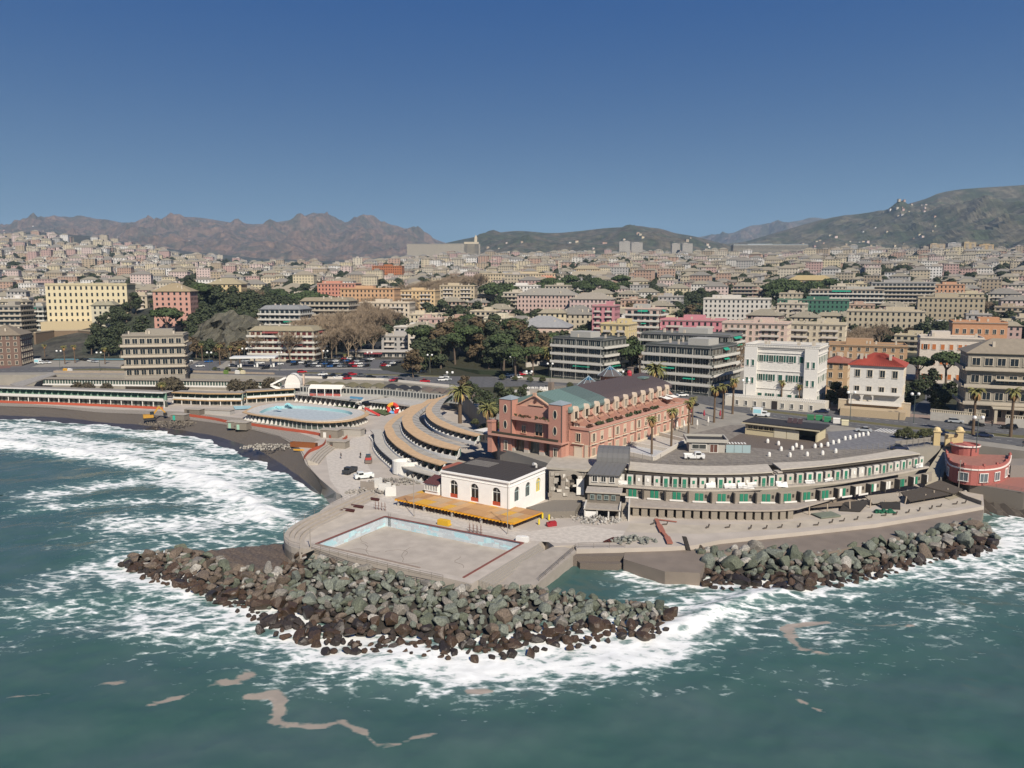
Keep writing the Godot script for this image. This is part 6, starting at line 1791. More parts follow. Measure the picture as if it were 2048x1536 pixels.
	for i in [3, 6, 9, 13, 16, 19, 23, 26, 29]:
		var d: Vector3 = rim[i + 1] - rim[i - 1]
		var out := V(-d.z, 0, d.x).normalized()
		if out.dot(rim[i] - cc) < 0: out = -out
		mi(t, "window", win(1.9, 1.9, "d9d6d0", "5a6468"), rim[i] + out * 0.16 + V(0, 0.9, 0), atan2(out.x, out.z))
		m = M.new(); m.box(rim[i] + V(0, 4.9, 0), V(0.5, 0.5, 0.5)); part(t, "parapet_post", m, red)
	m = M.new(); m.lathe([[3.1, 8.7], [3.1, 11.0], [3.4, 11.0], [3.4, 11.3], [3.0, 11.3], [3.0, 10.9], [0, 11.7]], 20, V(115.36,5,-194.6) * V(1, 0, 1)); part(t, "round_upper_room", m, red)
	m = M.new(); m.lathe([[3.45, 10.95], [3.5, 11.15], [3.45, 11.32]], 20, V(115.36,5,-194.6) * V(1, 0, 1)); part(t, "white_trim", m, mt("d8d0c8", 0.85))
	m = M.new()
	m.obox(V(121.05,5,-184.82), V(26, 0, -2), V(0, 3.0, 0), V(0, 0, -7))
	solo("grey_wing", "grey wing with white framed windows right of the red restaurant", "building", m, mt("7f7a74", 0.9, "plaster", 3.0))

# ---------------------------------------------------------------- the town
var HOUSES := [
	[96.2,-272,24.3,17,-0.54,29.8,"d6d3cc","balustrade","a9a6a0","green",0,"white three-storey villa with green shutters and balustraded roof terrace",1],
	[119.2,-252,15.5,13,-0.52,25.9,"d2cec6","hip","9c4436","dark",0,"white villa with bright red hipped tile roof and arched loggia",2],
	[154.5,-238,27.6,15,-0.38,30.9,"8f897c","hip","8a8070","dark",2,"grey palazzo with pale stone balconies at the right edge",3],
	[121.9,-290,7.9,12,-0.49,22.9,"b79a77","hip","8c5648","dark",0,"small tan house with brown-red hipped roof between the villas",0],
	[185.7,-330,23.2,16,-0.42,28.7,"c9bfb2","flat","a39c92","orange",0,"white villa with orange shutters behind the dark pine",0],
	[238.7,-400,23.9,18,-0.42,31.7,"b98a68","flat","998e82","dark",0,"peach villa with tall arched windows at upper right",0],
	[155.2,-340,30.8,14,-0.38,24.9,"a98a6b","terrace","8a7a66","dark",0,"tan house with planted roof terrace behind the red-roofed villa",0],
	[34.5,-345,25.3,20,-0.66,27.6,"4c504e","flat","6d6e6c","teal",2,"modern block with white balcony bands and teal awnings, left of the pines",0],
	[70.4,-305,27.3,24,-0.66,27.7,"4c504e","flat","6d6e6c","teal",2,"modern block with white balcony bands and teal awnings, behind the bare planes",0],
	[81,-352,41,16,-0.59,28.9,"6a6c68","flat","77777a","teal",2,"long flat grey modern block behind the teal-balcony block",0],
	[16.9,-405,26.7,20,-0.21,29.6,"c4ada0","hip","8f8f8f","dark",0,"pale pink villa with loggia and grey hipped roof among trees",0],
	[-7.5,-445,12.3,16,-0.31,31.9,"d0c8b0","flat","9f998c","dark",0,"cream cube-shaped villa above the dark pines",0],
	[-30.5,-385,6,8,-0.17,16.8,"c9bda0","hip","9a917f","dark",0,"tiny cream gatehouse with hipped roof below the pines",0],
	[-160.9,-352,25,14,0.24,28.5,"8f897e","terrace","8a8175","dark",2,"stepped house with long concrete balconies below the wooded hill",0],
	[-122.4,-425,35.7,18,-0.10,26.3,"b7ad9a","slope","8f866f","red",2,"low stepped apartment house with sloping beige roofs and balconies",0],
	[-138.1,-478,25.5,18,-0.14,35.9,"a9aaa6","slope","7d7f80","teal",2,"modern apartment house with teal blinds and grey metal roof",0],
	[-121.5,-520,33.1,18,-0.14,39.8,"a79f90","slope","8a806c","dark",2,"brown-roofed apartment house with dark balconies behind the teal blinds",0],
	[-278.5,-520,48.5,22,0.21,50.4,"cbbf9f","balustrade","a89f86","dark",0,"large cream palace with six storeys on the left hill",4],
	[-259.4,-500,13.4,14,0.21,37.7,"b9b39d","slope","8d8874","dark",0,"small pale house with beige roof in front of the cream palace",0],
	[-259.5,-400,17.3,20,0.28,25.8,"6f5a4f","hip","7d7262","dark",0,"dark brick building at the left edge with beige roof",0],
	[-319.1,-500,17.1,16,0.10,37.1,"9a948a","flat","77756f","dark",2,"modern balcony house at the left edge above the brick building",0],
	[-313,-520,10.2,16,0.10,35.9,"7d8583","flat","77787a","teal",2,"glazed grey house beside the cream palace",0],
	[-205.9,-480,21.3,18,0.14,46.8,"b98e80","hip","97886c","dark",0,"pink house with beige hipped roof beside the umbrella pine",0],
	[-202.9,-560,23.1,16,0.07,50.9,"c9b48a","hip","9a8f74","dark",0,"yellow house with beige hipped roof on the left hill",0],
	[53.8,-392,14.1,15,-0.45,31.3,"cbb98a","flat","a39a86","dark",1,"yellow block with dark windows behind the first teal block",0],
	[75.4,-440,18.9,16,-0.45,37.2,"c9b0a4","flat","98938c","teal",2,"pale pink block with teal roof awning",0],
	[100,-430,33.1,18,-0.42,31.5,"c08088","flat","a0948c","dark",1,"bright pink block with white balconies above the modern blocks",0],
	[124,-395,31.1,18,-0.45,31.7,"c4aea2","flat","a79f97","dark",1,"pale rose block with framed balconies behind the bare trees",0],
	[159.9,-410,29.1,16,-0.45,30.4,"bab09b","flat","a09a8c","dark",1,"beige block with planted balconies left of the plane trees",0],
	[156.9,-545,43.9,18,-0.38,40.6,"c9c4bb","flat","a9a49b","dark",0,"long white block with small windows in mid town",0],
	[56.6,-470,13.5,15,-0.35,38,"b87f86","flat","9b8f89","dark",1,"rose block with balconies behind the yellow block",0],
	[61.7,-600,31.6,18,-0.31,39.5,"c2aba6","hip","958d80","dark",0,"pink villa with beige hip roof among mid-town trees",0],
	[29.1,-620,46.4,20,-0.28,42.2,"bfa79d","hip","8f8a80","dark",0,"pale pink house with grey hipped roof above the loggia villa",0],
	[230.6,-600,50.6,18,-0.38,38.7,"3f6a58","flat","8c8c84","dark",0,"block wrapped in green scaffold netting",0],
	[303.9,-800,43.3,18,-0.31,54.5,"cdb583","hip","a8966c","dark",0,"yellow villa with ochre hipped roof among dark trees",0],
	[327.5,-660,47.8,18,-0.35,51.6,"9a9896","flat","8d8b88","dark",2,"grey modern block with white balcony on the upper right",0],
	[272.6,-640,54.5,18,-0.35,45.9,"a89d8e","flat","6b6660","teal",2,"long dark-roofed block with green awnings in mid town",0],
	[387.1,-700,26.7,18,-0.35,49.8,"b98f72","flat","8f857a","dark",0,"orange-brown block near the upper right trees",0],
	[238.5,-500,44.4,20,-0.42,33.9,"b3a892","flat","b0aaa0","dark",0,"flat-roofed beige block with broad white roof edge",0],
	[313,-560,41.6,18,-0.42,41,"a89c85","flat","9c9488","dark",0,"olive beige block beside bare trees on the right",0],
	[-115.4,-640,45.1,18,-0.14,46.7,"bf9a77","flat","94714f","dark",0,"orange-beige block with red-brown roof along the plane avenue",0],
	[-78.5,-660,32.5,18,-0.14,44.9,"c7ad86","flat","9b8a72","dark",1,"yellow-beige block along the plane avenue",0],
	[-47.5,-700,31.1,18,-0.10,48.9,"b6a88f","flat","9f937f","dark",1,"beige block at the end of the plane avenue",0],
	[-89,-560,36.4,16,-0.14,37.5,"c4b7a4","flat","a79d8e","dark",1,"cream block with terraces left of the avenue trees",0],
	[6.9,-900,85.9,24,-0.10,61.6,"b9aa8f","flat","a59a86","dark",0,"long beige six-storey block in mid distance",0],
	[34.7,-880,28.4,16,-0.10,57,"c08a72","flat","a59a86","dark",0,"orange end house of the long beige block",0],
	[104.6,-1000,54.6,20,-0.17,60.8,"d0c9bb","gable","9a907c","dark",0,"white church with long gabled roof in mid distance",0],
	[-172.8,-1100,41.5,18,-0.07,74.2,"a9683f","flat","8a6a52","dark",0,"burnt orange block standing above its neighbours",0],
	[-153.7,-700,34.7,18,-0.10,50.7,"bb8370","flat","9f958a","dark",0,"terracotta block with white roof terraces left of avenue",0],
	[104.8,-1100,36,18,-0.14,70.7,"bda98a","hip","9a8e74","dark",0,"tall cream house with hipped roof behind the church",0],
	[327.2,-2300,30.8,30,-0.09,168.8,"a9a49c","flat","999999","dark",0,"pale grey left apartment tower of a pair on the far slope near the centre",0],
	[370.8,-2350,32.6,30,-0.09,168.4,"a9a49c","flat","999999","dark",0,"pale grey right apartment tower of a pair on the far slope near the centre",0],
	[486,-2350,23.7,30,-0.09,165.5,"a9a49c","flat","999999","dark",0,"pale grey left apartment tower of a pair on the far slope right of centre",0],
	[509.1,-2300,28.7,30,-0.09,163.1,"a9a49c","flat","999999","dark",0,"pale grey right apartment tower of a pair on the far slope right of centre",0],
	[682.8,-2100,189.9,40,-0.10,150.8,"a9b0b2","flat","9fa6a8","dark",2,"long white hospital slab with glazed ends on the far slope",0],
	[-249.5,-2900,265.3,60,0.03,190.2,"a59c8c","flat","8f8a80","dark",0,"long grey convent with bell tower on the central far hill",5],
	[1018.5,-1900,33.2,26,-0.14,142.6,"b5a183","flat","99938a","dark",1,"tan tower block in the far right row",0],
	[1058.6,-1900,29.1,26,-0.14,144.9,"a9a7a5","flat","99938a","dark",1,"grey-white tower block in the far right row",0],
	[1095.8,-1900,26.2,26,-0.14,146.1,"bca57a","flat","99938a","dark",1,"yellowish tower block in the far right row",0],
	[1135.2,-1900,32.6,26,-0.14,141.4,"b59a6f","flat","99938a","dark",1,"ochre tower block in the far right row",0],
	[990.7,-1900,11.3,26,-0.14,136.6,"a79a8a","flat","99938a","dark",1,"slim beige tower block in the far right row",0],
]
var TREES := [[-37.3,-487.5,"rust",20],[-27.1,-447.2,"oak",21.2],[-19.4,-435.2,"oak",18.8],[-10.5,-418.4,"oak",21.2],[-3.6,-402.8,"oak",17.5],[2.8,-397.8,"rust",16.2],[-33.5,-418.4,"oak",16.2],[-46.3,-466.5,"pine",16.2],[-28,-518.5,"pine",20],[-15.4,-487.5,"oak",20],[-7.3,-469.9,"oak",18.8],[-39,-583.4,"oak",21.2],[-27.3,-616.5,"oak",20],[-1.2,-453.5,"oak",17.5],[-53,-616.5,"oak",22.5],[9.4,-402.8,"pine",12.5],[12.7,-386,"pine",11.2],[1.7,-335.9,"pine",13.8],[-11.1,-391.7,"oak",14.5],[9.8,-384.1,"oak",16.9],[-35.6,-378.7,"rust",16],[9.4,-350.5,"pine",13.5],[-7.5,-380.2,"oak",14.6],[-44,-361.5,"oak",15.3],[7.2,-374.4,"rust",18.9],[25.4,-373.8,"pine",15.3],[-20.6,-398.6,"oak",17.1],[-44,-383.6,"oak",18.4],[-20.5,-389.2,"rust",13.4],[20.4,-391.3,"pine",14.2],[24.3,-392.3,"oak",17.4],[7.6,-394.6,"oak",15.1],[2.1,-391.1,"rust",17.6],[24.5,-367.3,"pine",17.2],[39.6,-395.3,"oak",16],[-3.2,-373.7,"oak",16.2],[-18,-384.4,"rust",18.4],[-44,-385.4,"pine",14.3],[-7.8,-381.1,"oak",15.1],[-10.9,-364.2,"oak",15.3],[19.7,-418.6,"rust",14.1],[-20.5,-377.1,"pine",17],[9.2,-386,"oak",17.6],[-9.3,-381.1,"oak",17.6],[-16.7,-374.3,"rust",15.6],[-4.9,-364.6,"pine",15.7],[-38.1,-371.5,"oak",14.7],[1.1,-379.5,"oak",13.6],[-32.4,-386.4,"rust",17.8],[-44,-384.9,"pine",18.9],[-3.6,-382.6,"oak",13.8],[-33.7,-367.7,"oak",17.5],[-44,-344.5,"rust",13],[1.2,-395.2,"pine",18.3],[57.9,-373.8,"oak",17.6],[26.2,-385.5,"oak",14.1],[19.6,-387.9,"rust",13.5],[-32,-397.7,"pine",15.8],[-0.5,-376,"oak",16.5],[-20.9,-381.1,"oak",15.6],[-14.3,-413.8,"rust",15.8],[-27.3,-372.9,"pine",14.4],[1.2,-364.5,"oak",13.6],[-14.3,-413.5,"oak",16.7],[16.5,-381.4,"rust",15.6],[48.8,-356.4,"pine",17.5],[-44,-384.5,"oak",14.2],[-3.9,-361,"oak",17.5],[-9.8,-385.8,"rust",16.7],[-14.4,-379.2,"cypress",14],[-1.4,-370.5,"oak",8],[31.4,-386,"oak",10],[50.3,-350.4,"oak",12],[52.2,-339.3,"pine",14],[55.6,-335.8,"pine",15],[53.8,-386,"oak",15],[60.7,-374.8,"pine",15],[68.8,-386,"pine",14],[-7.8,-243.8,"oak",8],[-10.8,-260.7,"oak",7],[-5.1,-232.2,"oak",7],[-4.1,-260.7,"oak",9],[-0.3,-263.9,"oak",7],[-14.2,-277.7,"oak",8],[-17.7,-290.3,"rust",8],[3.8,-277.7,"oak",6],[-8,-218.6,"shrub",2.5],[-5.5,-214.2,"shrub",2.5],[-11,-228,"shrub",2.2],[10.3,-283.9,"shrub",3],[16.6,-297,"shrub",3],[-4.2,-220.1,"shrub",3],[-232.9,-430,"oak",12],[-231.3,-440,"oak",14],[-230.8,-450,"oak",13],[-216.4,-430,"oak",12],[-248.6,-470,"oak",15],[-249.7,-490,"oak",15],[-246.8,-500,"oak",14],[-222.9,-470,"oak",14],[-209.1,-450,"oak",12],[-250,-520,"oak",15],[-184.6,-450,"oak",15],[-188.2,-470,"oak",17],[-184.5,-480,"oak",16],[-184.2,-500,"oak",17],[-179.7,-510,"oak",18],[-163,-480,"oak",16],[-163.4,-500,"oak",17],[-205.9,-510,"oak",17],[-198.7,-530,"oak",17],[-192,-540,"oak",18],[-178.3,-530,"oak",17],[-168.1,-430,"oak",10],[-153.6,-440,"oak",11],[-151.3,-450,"oak",12],[-201.5,-480,"oak",15],[-187.5,-440,"oak",12],[-231.5,-460,"oak",13],[-240.9,-450,"oak",12],[-220.7,-425,"oak",11],[-216.8,-445,"oak",12],[-152,-470,"oak",15],[-158.4,-510,"oak",16],[-172.5,-424,"rust",11],[-168.5,-424,"oak",11],[-167.3,-428,"oak",11],[-163,-424,"oak",11],[-150.8,-424,"rust",11],[-147.8,-425,"rust",11],[-143.1,-424,"rust",11],[-139.3,-424,"rust",11],[-158.6,-423,"rust",11],[-177.7,-430,"rust",11],[-134.8,-425,"rust",11],[-201.2,-455,"pine",22],[-206.6,-520,"pine",20],[-281.8,-560,"pine",19],[-321.7,-520,"pine",16],[-302.9,-540,"pine",17],[-348,-540,"pine",15],[-117.2,-425.9,"plane",18.2],[-99.4,-427.5,"plane",16.4],[-86.7,-431.7,"plane",17.6],[-108.5,-434.9,"plane",18.8],[-89.4,-424.5,"plane",19.8],[-119.6,-446.5,"plane",21.2],[-101.4,-448.6,"plane",20],[-87.2,-449,"plane",19.5],[-104.7,-434.4,"plane",21.2],[-93.2,-448.2,"plane",21.3],[-119.3,-471,"plane",18.4],[-99.5,-461.5,"plane",21.6],[-81.2,-454.5,"plane",16.8],[-110.6,-471.9,"plane",18.6],[-91.5,-458.6,"plane",19],[-119,-478.4,"plane",19.5],[-103.1,-489.5,"plane",20.1],[-84.1,-488.5,"plane",21.9],[-105.1,-474.7,"plane",21.2],[-92.5,-489.5,"plane",19.4],[-117.1,-494.4,"plane",21],[-100.9,-495.9,"plane",16.4],[-85.1,-510,"plane",16.5],[-105.8,-498.4,"plane",16.9],[-96.1,-505.6,"plane",21.2],[-123.2,-521.3,"plane",16.3],[-100.3,-515.6,"plane",21.3],[-82.7,-519.1,"plane",22],[-107.3,-510.5,"plane",19.6],[-95.6,-512.9,"plane",18.4],[-117.6,-530.9,"plane",16.3],[-99.1,-534.1,"plane",21.8],[-82.6,-535.4,"plane",18.8],[-108.1,-540.7,"plane",19.6],[-93.8,-540.2,"plane",21.6],[-119.1,-555.2,"plane",20.3],[-102.5,-552.6,"plane",21.9],[-85.1,-557.6,"plane",16.1],[-108,-558.2,"plane",16.1],[-93,-559.2,"plane",16.4],[-117.8,-574.7,"plane",20.1],[-102.5,-579.5,"plane",20.4],[-86.3,-566.6,"plane",20.1],[-102.4,-570.4,"plane",18.7],[-91.4,-571.8,"plane",18.2],[-118.5,-591.6,"plane",19.6],[-100.6,-591.7,"plane",20.6],[-87.1,-595.6,"plane",20.4],[-105.6,-588.7,"plane",20.8],[-92.5,-587.9,"plane",18.6],[-113.6,-605,"plane",17.9],[-100.6,-619.7,"plane",18.6],[-79.2,-606.4,"plane",18],[-104.1,-620.7,"plane",18.7],[-91.3,-605.4,"plane",19.2],[-118.2,-637.9,"plane",21],[-98.4,-627.4,"plane",20.8],[-81.1,-637.9,"plane",18.1],[-104.2,-627.6,"plane",20.8],[-90.3,-628.7,"plane",18.5],[-113.2,-648.8,"plane",21.5],[-96,-640.7,"plane",21.7],[-78.1,-660.3,"plane",18.6],[-98.1,-659.1,"plane",17.3],[-86.4,-657.3,"plane",20],[-109.8,-665.2,"plane",18],[-93.6,-660.8,"plane",19.5],[-80.5,-675.6,"plane",16.3],[-95.4,-673.3,"plane",21.5],[-83.3,-677.4,"plane",19.5],[-112.8,-693.1,"plane",17],[-92.3,-691.5,"plane",19.1],[-77.8,-697,"plane",19.7],[-96,-683.2,"plane",21.2],[-84.1,-693.8,"plane",18.1],[-107.9,-707.7,"plane",20.9],[-91,-712.8,"plane",21.5],[-72.1,-713.5,"plane",16],[-92.5,-714.3,"plane",16.3],[-82.1,-702.4,"plane",19.2],[-102.7,-725.3,"plane",20.7],[-87.7,-716.9,"plane",16.8],[-73.8,-717.2,"plane",21.8],[-85.5,-717.5,"plane",19],[-79.2,-722.1,"plane",18.1],[-97.6,-746.3,"plane",18.2],[-83.6,-741.2,"plane",16.7],[-68.8,-748.9,"plane",18.3],[-88.9,-738.2,"plane",18.2],[-74.8,-750.3,"plane",18.3],[-92.5,-765.9,"plane",18.6],[-78.9,-763.3,"plane",20.2],[-67.1,-767.3,"plane",18.8],[-84.6,-764.1,"plane",20.2],[-75.6,-761.9,"plane",18.6],[-88.3,-790.9,"plane",18.2],[-70.9,-788,"plane",17.6],[-62.7,-774.7,"plane",20.9],[-77.6,-789.9,"plane",20.8],[-67.4,-786.9,"plane",19.4],[-90.2,-802.8,"plane",16],[-73.7,-806.5,"plane",16.3],[-62.8,-793,"plane",21.3],[-76.1,-791.5,"plane",21],[-68.9,-807.9,"plane",20],[-79.3,-828.8,"plane",19.5],[-62,-810.5,"plane",20.6],[-56.3,-824.1,"plane",16.6],[-67.8,-828.5,"plane",16.4],[-62.6,-821.1,"plane",21],[-78.5,-832.2,"plane",17.5],[-60.2,-843.7,"plane",18.4],[-53.5,-836.5,"plane",18.1],[-64.7,-830.3,"plane",19],[-51.9,-836.9,"plane",20.5],[-75,-861.2,"plane",20.5],[-54.3,-857.7,"plane",18.9],[-47.3,-865.3,"plane",16.9],[-63.8,-862.4,"plane",21.5],[-51.9,-856.3,"plane",20.3],[-68.5,-871.5,"plane",17.2],[-49.8,-872.5,"plane",17.4],[-42.6,-885.3,"plane",17.8],[-51.8,-874.5,"plane",21.1],[-46.4,-871.5,"plane",17.3],[-64.6,-894.6,"plane",18.3],[-48.6,-892.2,"plane",17.9],[-36.5,-887.9,"plane",21.9],[-48.6,-897,"plane",18.8],[-39.3,-901.4,"plane",19.3],[59.1,-319.1,"plane",15],[64.7,-311.4,"plane",15],[70.4,-307,"plane",15],[74.4,-301.2,"plane",15],[77.8,-295.6,"plane",15],[89,-319.1,"plane",15],[99.9,-344.8,"plane",15],[81.7,-335.8,"plane",15],[95.2,-354.2,"plane",15],[-118.3,-413.1,"plane",15],[-114.4,-418.4,"plane",15],[-102.2,-418.4,"plane",15],[-126.8,-423.9,"plane",15],[-136,-418.4,"plane",15],[179.5,-420,"plane",15],[192.3,-440,"plane",15],[207,-460,"plane",15],[197.6,-430,"plane",15],[222,-470,"plane",15],[181.8,-410,"plane",15],[229.8,-500,"plane",15],[302.4,-520,"plane",15],[332.8,-560,"plane",15],[364.3,-600,"plane",15],[189.5,-450,"plane",15],[168.7,-300,"pine",17],[177.4,-305,"pine",15],[184,-345,"rust",12],[194.2,-390,"cypress",13],[181.3,-330,"pine",15],[133.9,-262,"oak",8],[140.5,-270,"oak",9],[143.9,-262,"oak",8],[153.7,-290,"oak",7],[152.7,-270,"oak",9],[206.7,-330,"oak",10],[221.7,-340,"pine",14],[191.8,-300,"oak",9],[117.6,-275,"oak",6],[121.2,-290,"oak",7],[145.6,-300,"oak",7],[108.3,-262,"oak",7],[112.8,-268,"oak",8],[112.3,-262,"rust",7],[138,-250,"oak",8],[138,-246,"oak",7],[162.9,-300,"oak",9],[163.4,-310,"pine",12],[231.8,-700,"pine",24],[228.5,-678,"pine",22],[247.7,-720,"pine",26.4],[244.2,-698,"pine",24.2],[264.1,-740,"pine",24],[260.4,-718,"pine",22],[258.8,-700,"oak",21.6],[254.6,-678,"oak",19.8],[275.4,-720,"pine",26.4],[271,-698,"pine",24.2],[272.8,-690,"oak",21.6],[268,-668,"oak",19.8],[299.7,-740,"pine",24],[294.9,-718,"pine",22],[220.8,-680,"oak",19.2],[217.5,-658,"oak",17.6],[117.2,-560,"oak",18],[115.7,-538,"oak",16.5],[130.2,-570,"rust",19.2],[128.4,-548,"rust",17.6],[140.5,-590,"oak",18],[138.5,-568,"oak",16.5],[27.3,-760,"pine",21.6],[30.8,-738,"pine",19.8],[38,-780,"pine",22.8],[41.4,-758,"pine",20.9],[46.8,-760,"pine",21.6],[49.7,-738,"pine",19.8],[58.8,-790,"pine",22.8],[61.6,-768,"pine",20.9],[69.7,-770,"pine",21.6],[72,-748,"pine",19.8],[84.2,-790,"pine",21.6],[86.3,-768,"pine",19.8],[94.4,-770,"pine",20.4],[96,-748,"pine",18.7],[110.9,-800,"pine",21.6],[112.4,-778,"pine",19.8],[-17.5,-700,"pine",26.4],[-13.1,-678,"pine",24.2],[-6.2,-690,"pine",26.4],[-2.1,-668,"pine",24.2],[-10.2,-660,"oak",21.6],[-6.1,-638,"oak",19.8],[-178.3,-640,"pine",21.6],[-168.6,-618,"pine",19.8],[-171.1,-660,"pine",21.6],[-161.8,-638,"pine",19.8],[-156,-650,"pine",20.4],[-147.1,-628,"pine",18.7],[-217.5,-700,"oak",19.2],[-206.7,-678,"oak",17.6],[-214.4,-720,"pine",20.4],[-203.8,-698,"pine",18.7],[-147.5,-335.8,"round",6.5],[-149.2,-332.3,"round",6.5],[-180.7,-328.9,"round",5],[-172.8,-328.9,"round",5],[-142,-325.6,"round",6.5],[-117.3,-327.3,"round",6.5],[-110.4,-325.6,"round",6.5],[-104.1,-332.3,"round",6.5],[-185,-328.9,"round",5],[-4.1,-335.8,"shrub",2.6],[1.3,-332.3,"shrub",2.6],[7.7,-328.9,"shrub",2.6],[12.9,-327.3,"shrub",2.6],[23.4,-311.4,"shrub",2.6],[27,-307,"shrub",2.6],[30.7,-304,"shrub",2.6],[105.7,-208.5,"shrub",2.6],[107.7,-205.8,"shrub",2.6],[111.8,-208.5,"shrub",2.6],[109.8,-212.7,"shrub",2.6],[114.6,-209.9,"shrub",2.6],[86.7,-215.6,"shrub",2.6],[-128,-364.2,"shrub",2.6],[-141.3,-368.4,"shrub",2.6],[-134.6,-366.3,"shrub",2.6]]
var PALMS := [[-15.9,10,-234.8,"date",9.5],[-6.8,10,-214.2,"date",7.5],[17.2,10,-350.4,"date",11],[52.7,10,-283.9,"date",11],[-139.7,7.4,-308.3,"date",4.5],[34.4,10,-188,"fan",9],[41.1,10,-197.4,"fan",9.5],[49.3,10,-214.2,"fan",9],[53.6,10,-228,"fan",8],[61.1,10,-232.2,"fan",10.5],[65.3,10,-238.3,"fan",10.5],[71,10,-247.6,"fan",11],[92.3,10,-263.9,"fan",8.5],[97.2,10,-260.7,"fan",7.5],[127.9,10,-212.7,"fan",12.5],[136.2,10,-209.2,"fan",13],[-149.9,10,-397.8,"fan",10],[-146,10,-402.8,"fan",9],[-139.6,10,-397.8,"fan",9],[-167,10,-418.4,"fan",9],[-255.2,10,-423.9,"fan",8],[-232.3,10,-402.8,"fan",9],[-229.9,10,-407.9,"fan",9],[-211.5,10,-402.8,"fan",8],[-38.6,10,-364.2,"fan",7],[-31.6,10,-379.2,"fan",8],[-84.2,10,-390.6,"fan",6]]
var PLACES := ["on the road above the white parapet","beside the scooters on the sea road","in the crowded car park, row one from the road","in the crowded car park, row two from the road","in the crowded car park, row three from the road","in the crowded car park, row four from the road","in the crowded car park, row five from the road","in the crowded car park, row six from the road","in the crowded car park, row seven from the road","in the crowded car park, row eight from the road","by the filling station","on the street climbing below the rock","on the left roads below the palace","behind the garden left of the pink building","on the street beside the pink building","red one before the white villa","second before the white villa","first past the white villa's door","third past the white villa's door","at the white villa's corner","double-parked at the white villa's corner","left of two under the cream garden wall","right of two under the cream garden wall","before the grey palazzo's wall, left","before the grey palazzo's wall, middle","before the grey palazzo's wall, right","in the sea-side lane above the red restaurant","waiting by the zebra crossing","in the sea-side lane by the gate pillar","inside the fenced lot"]
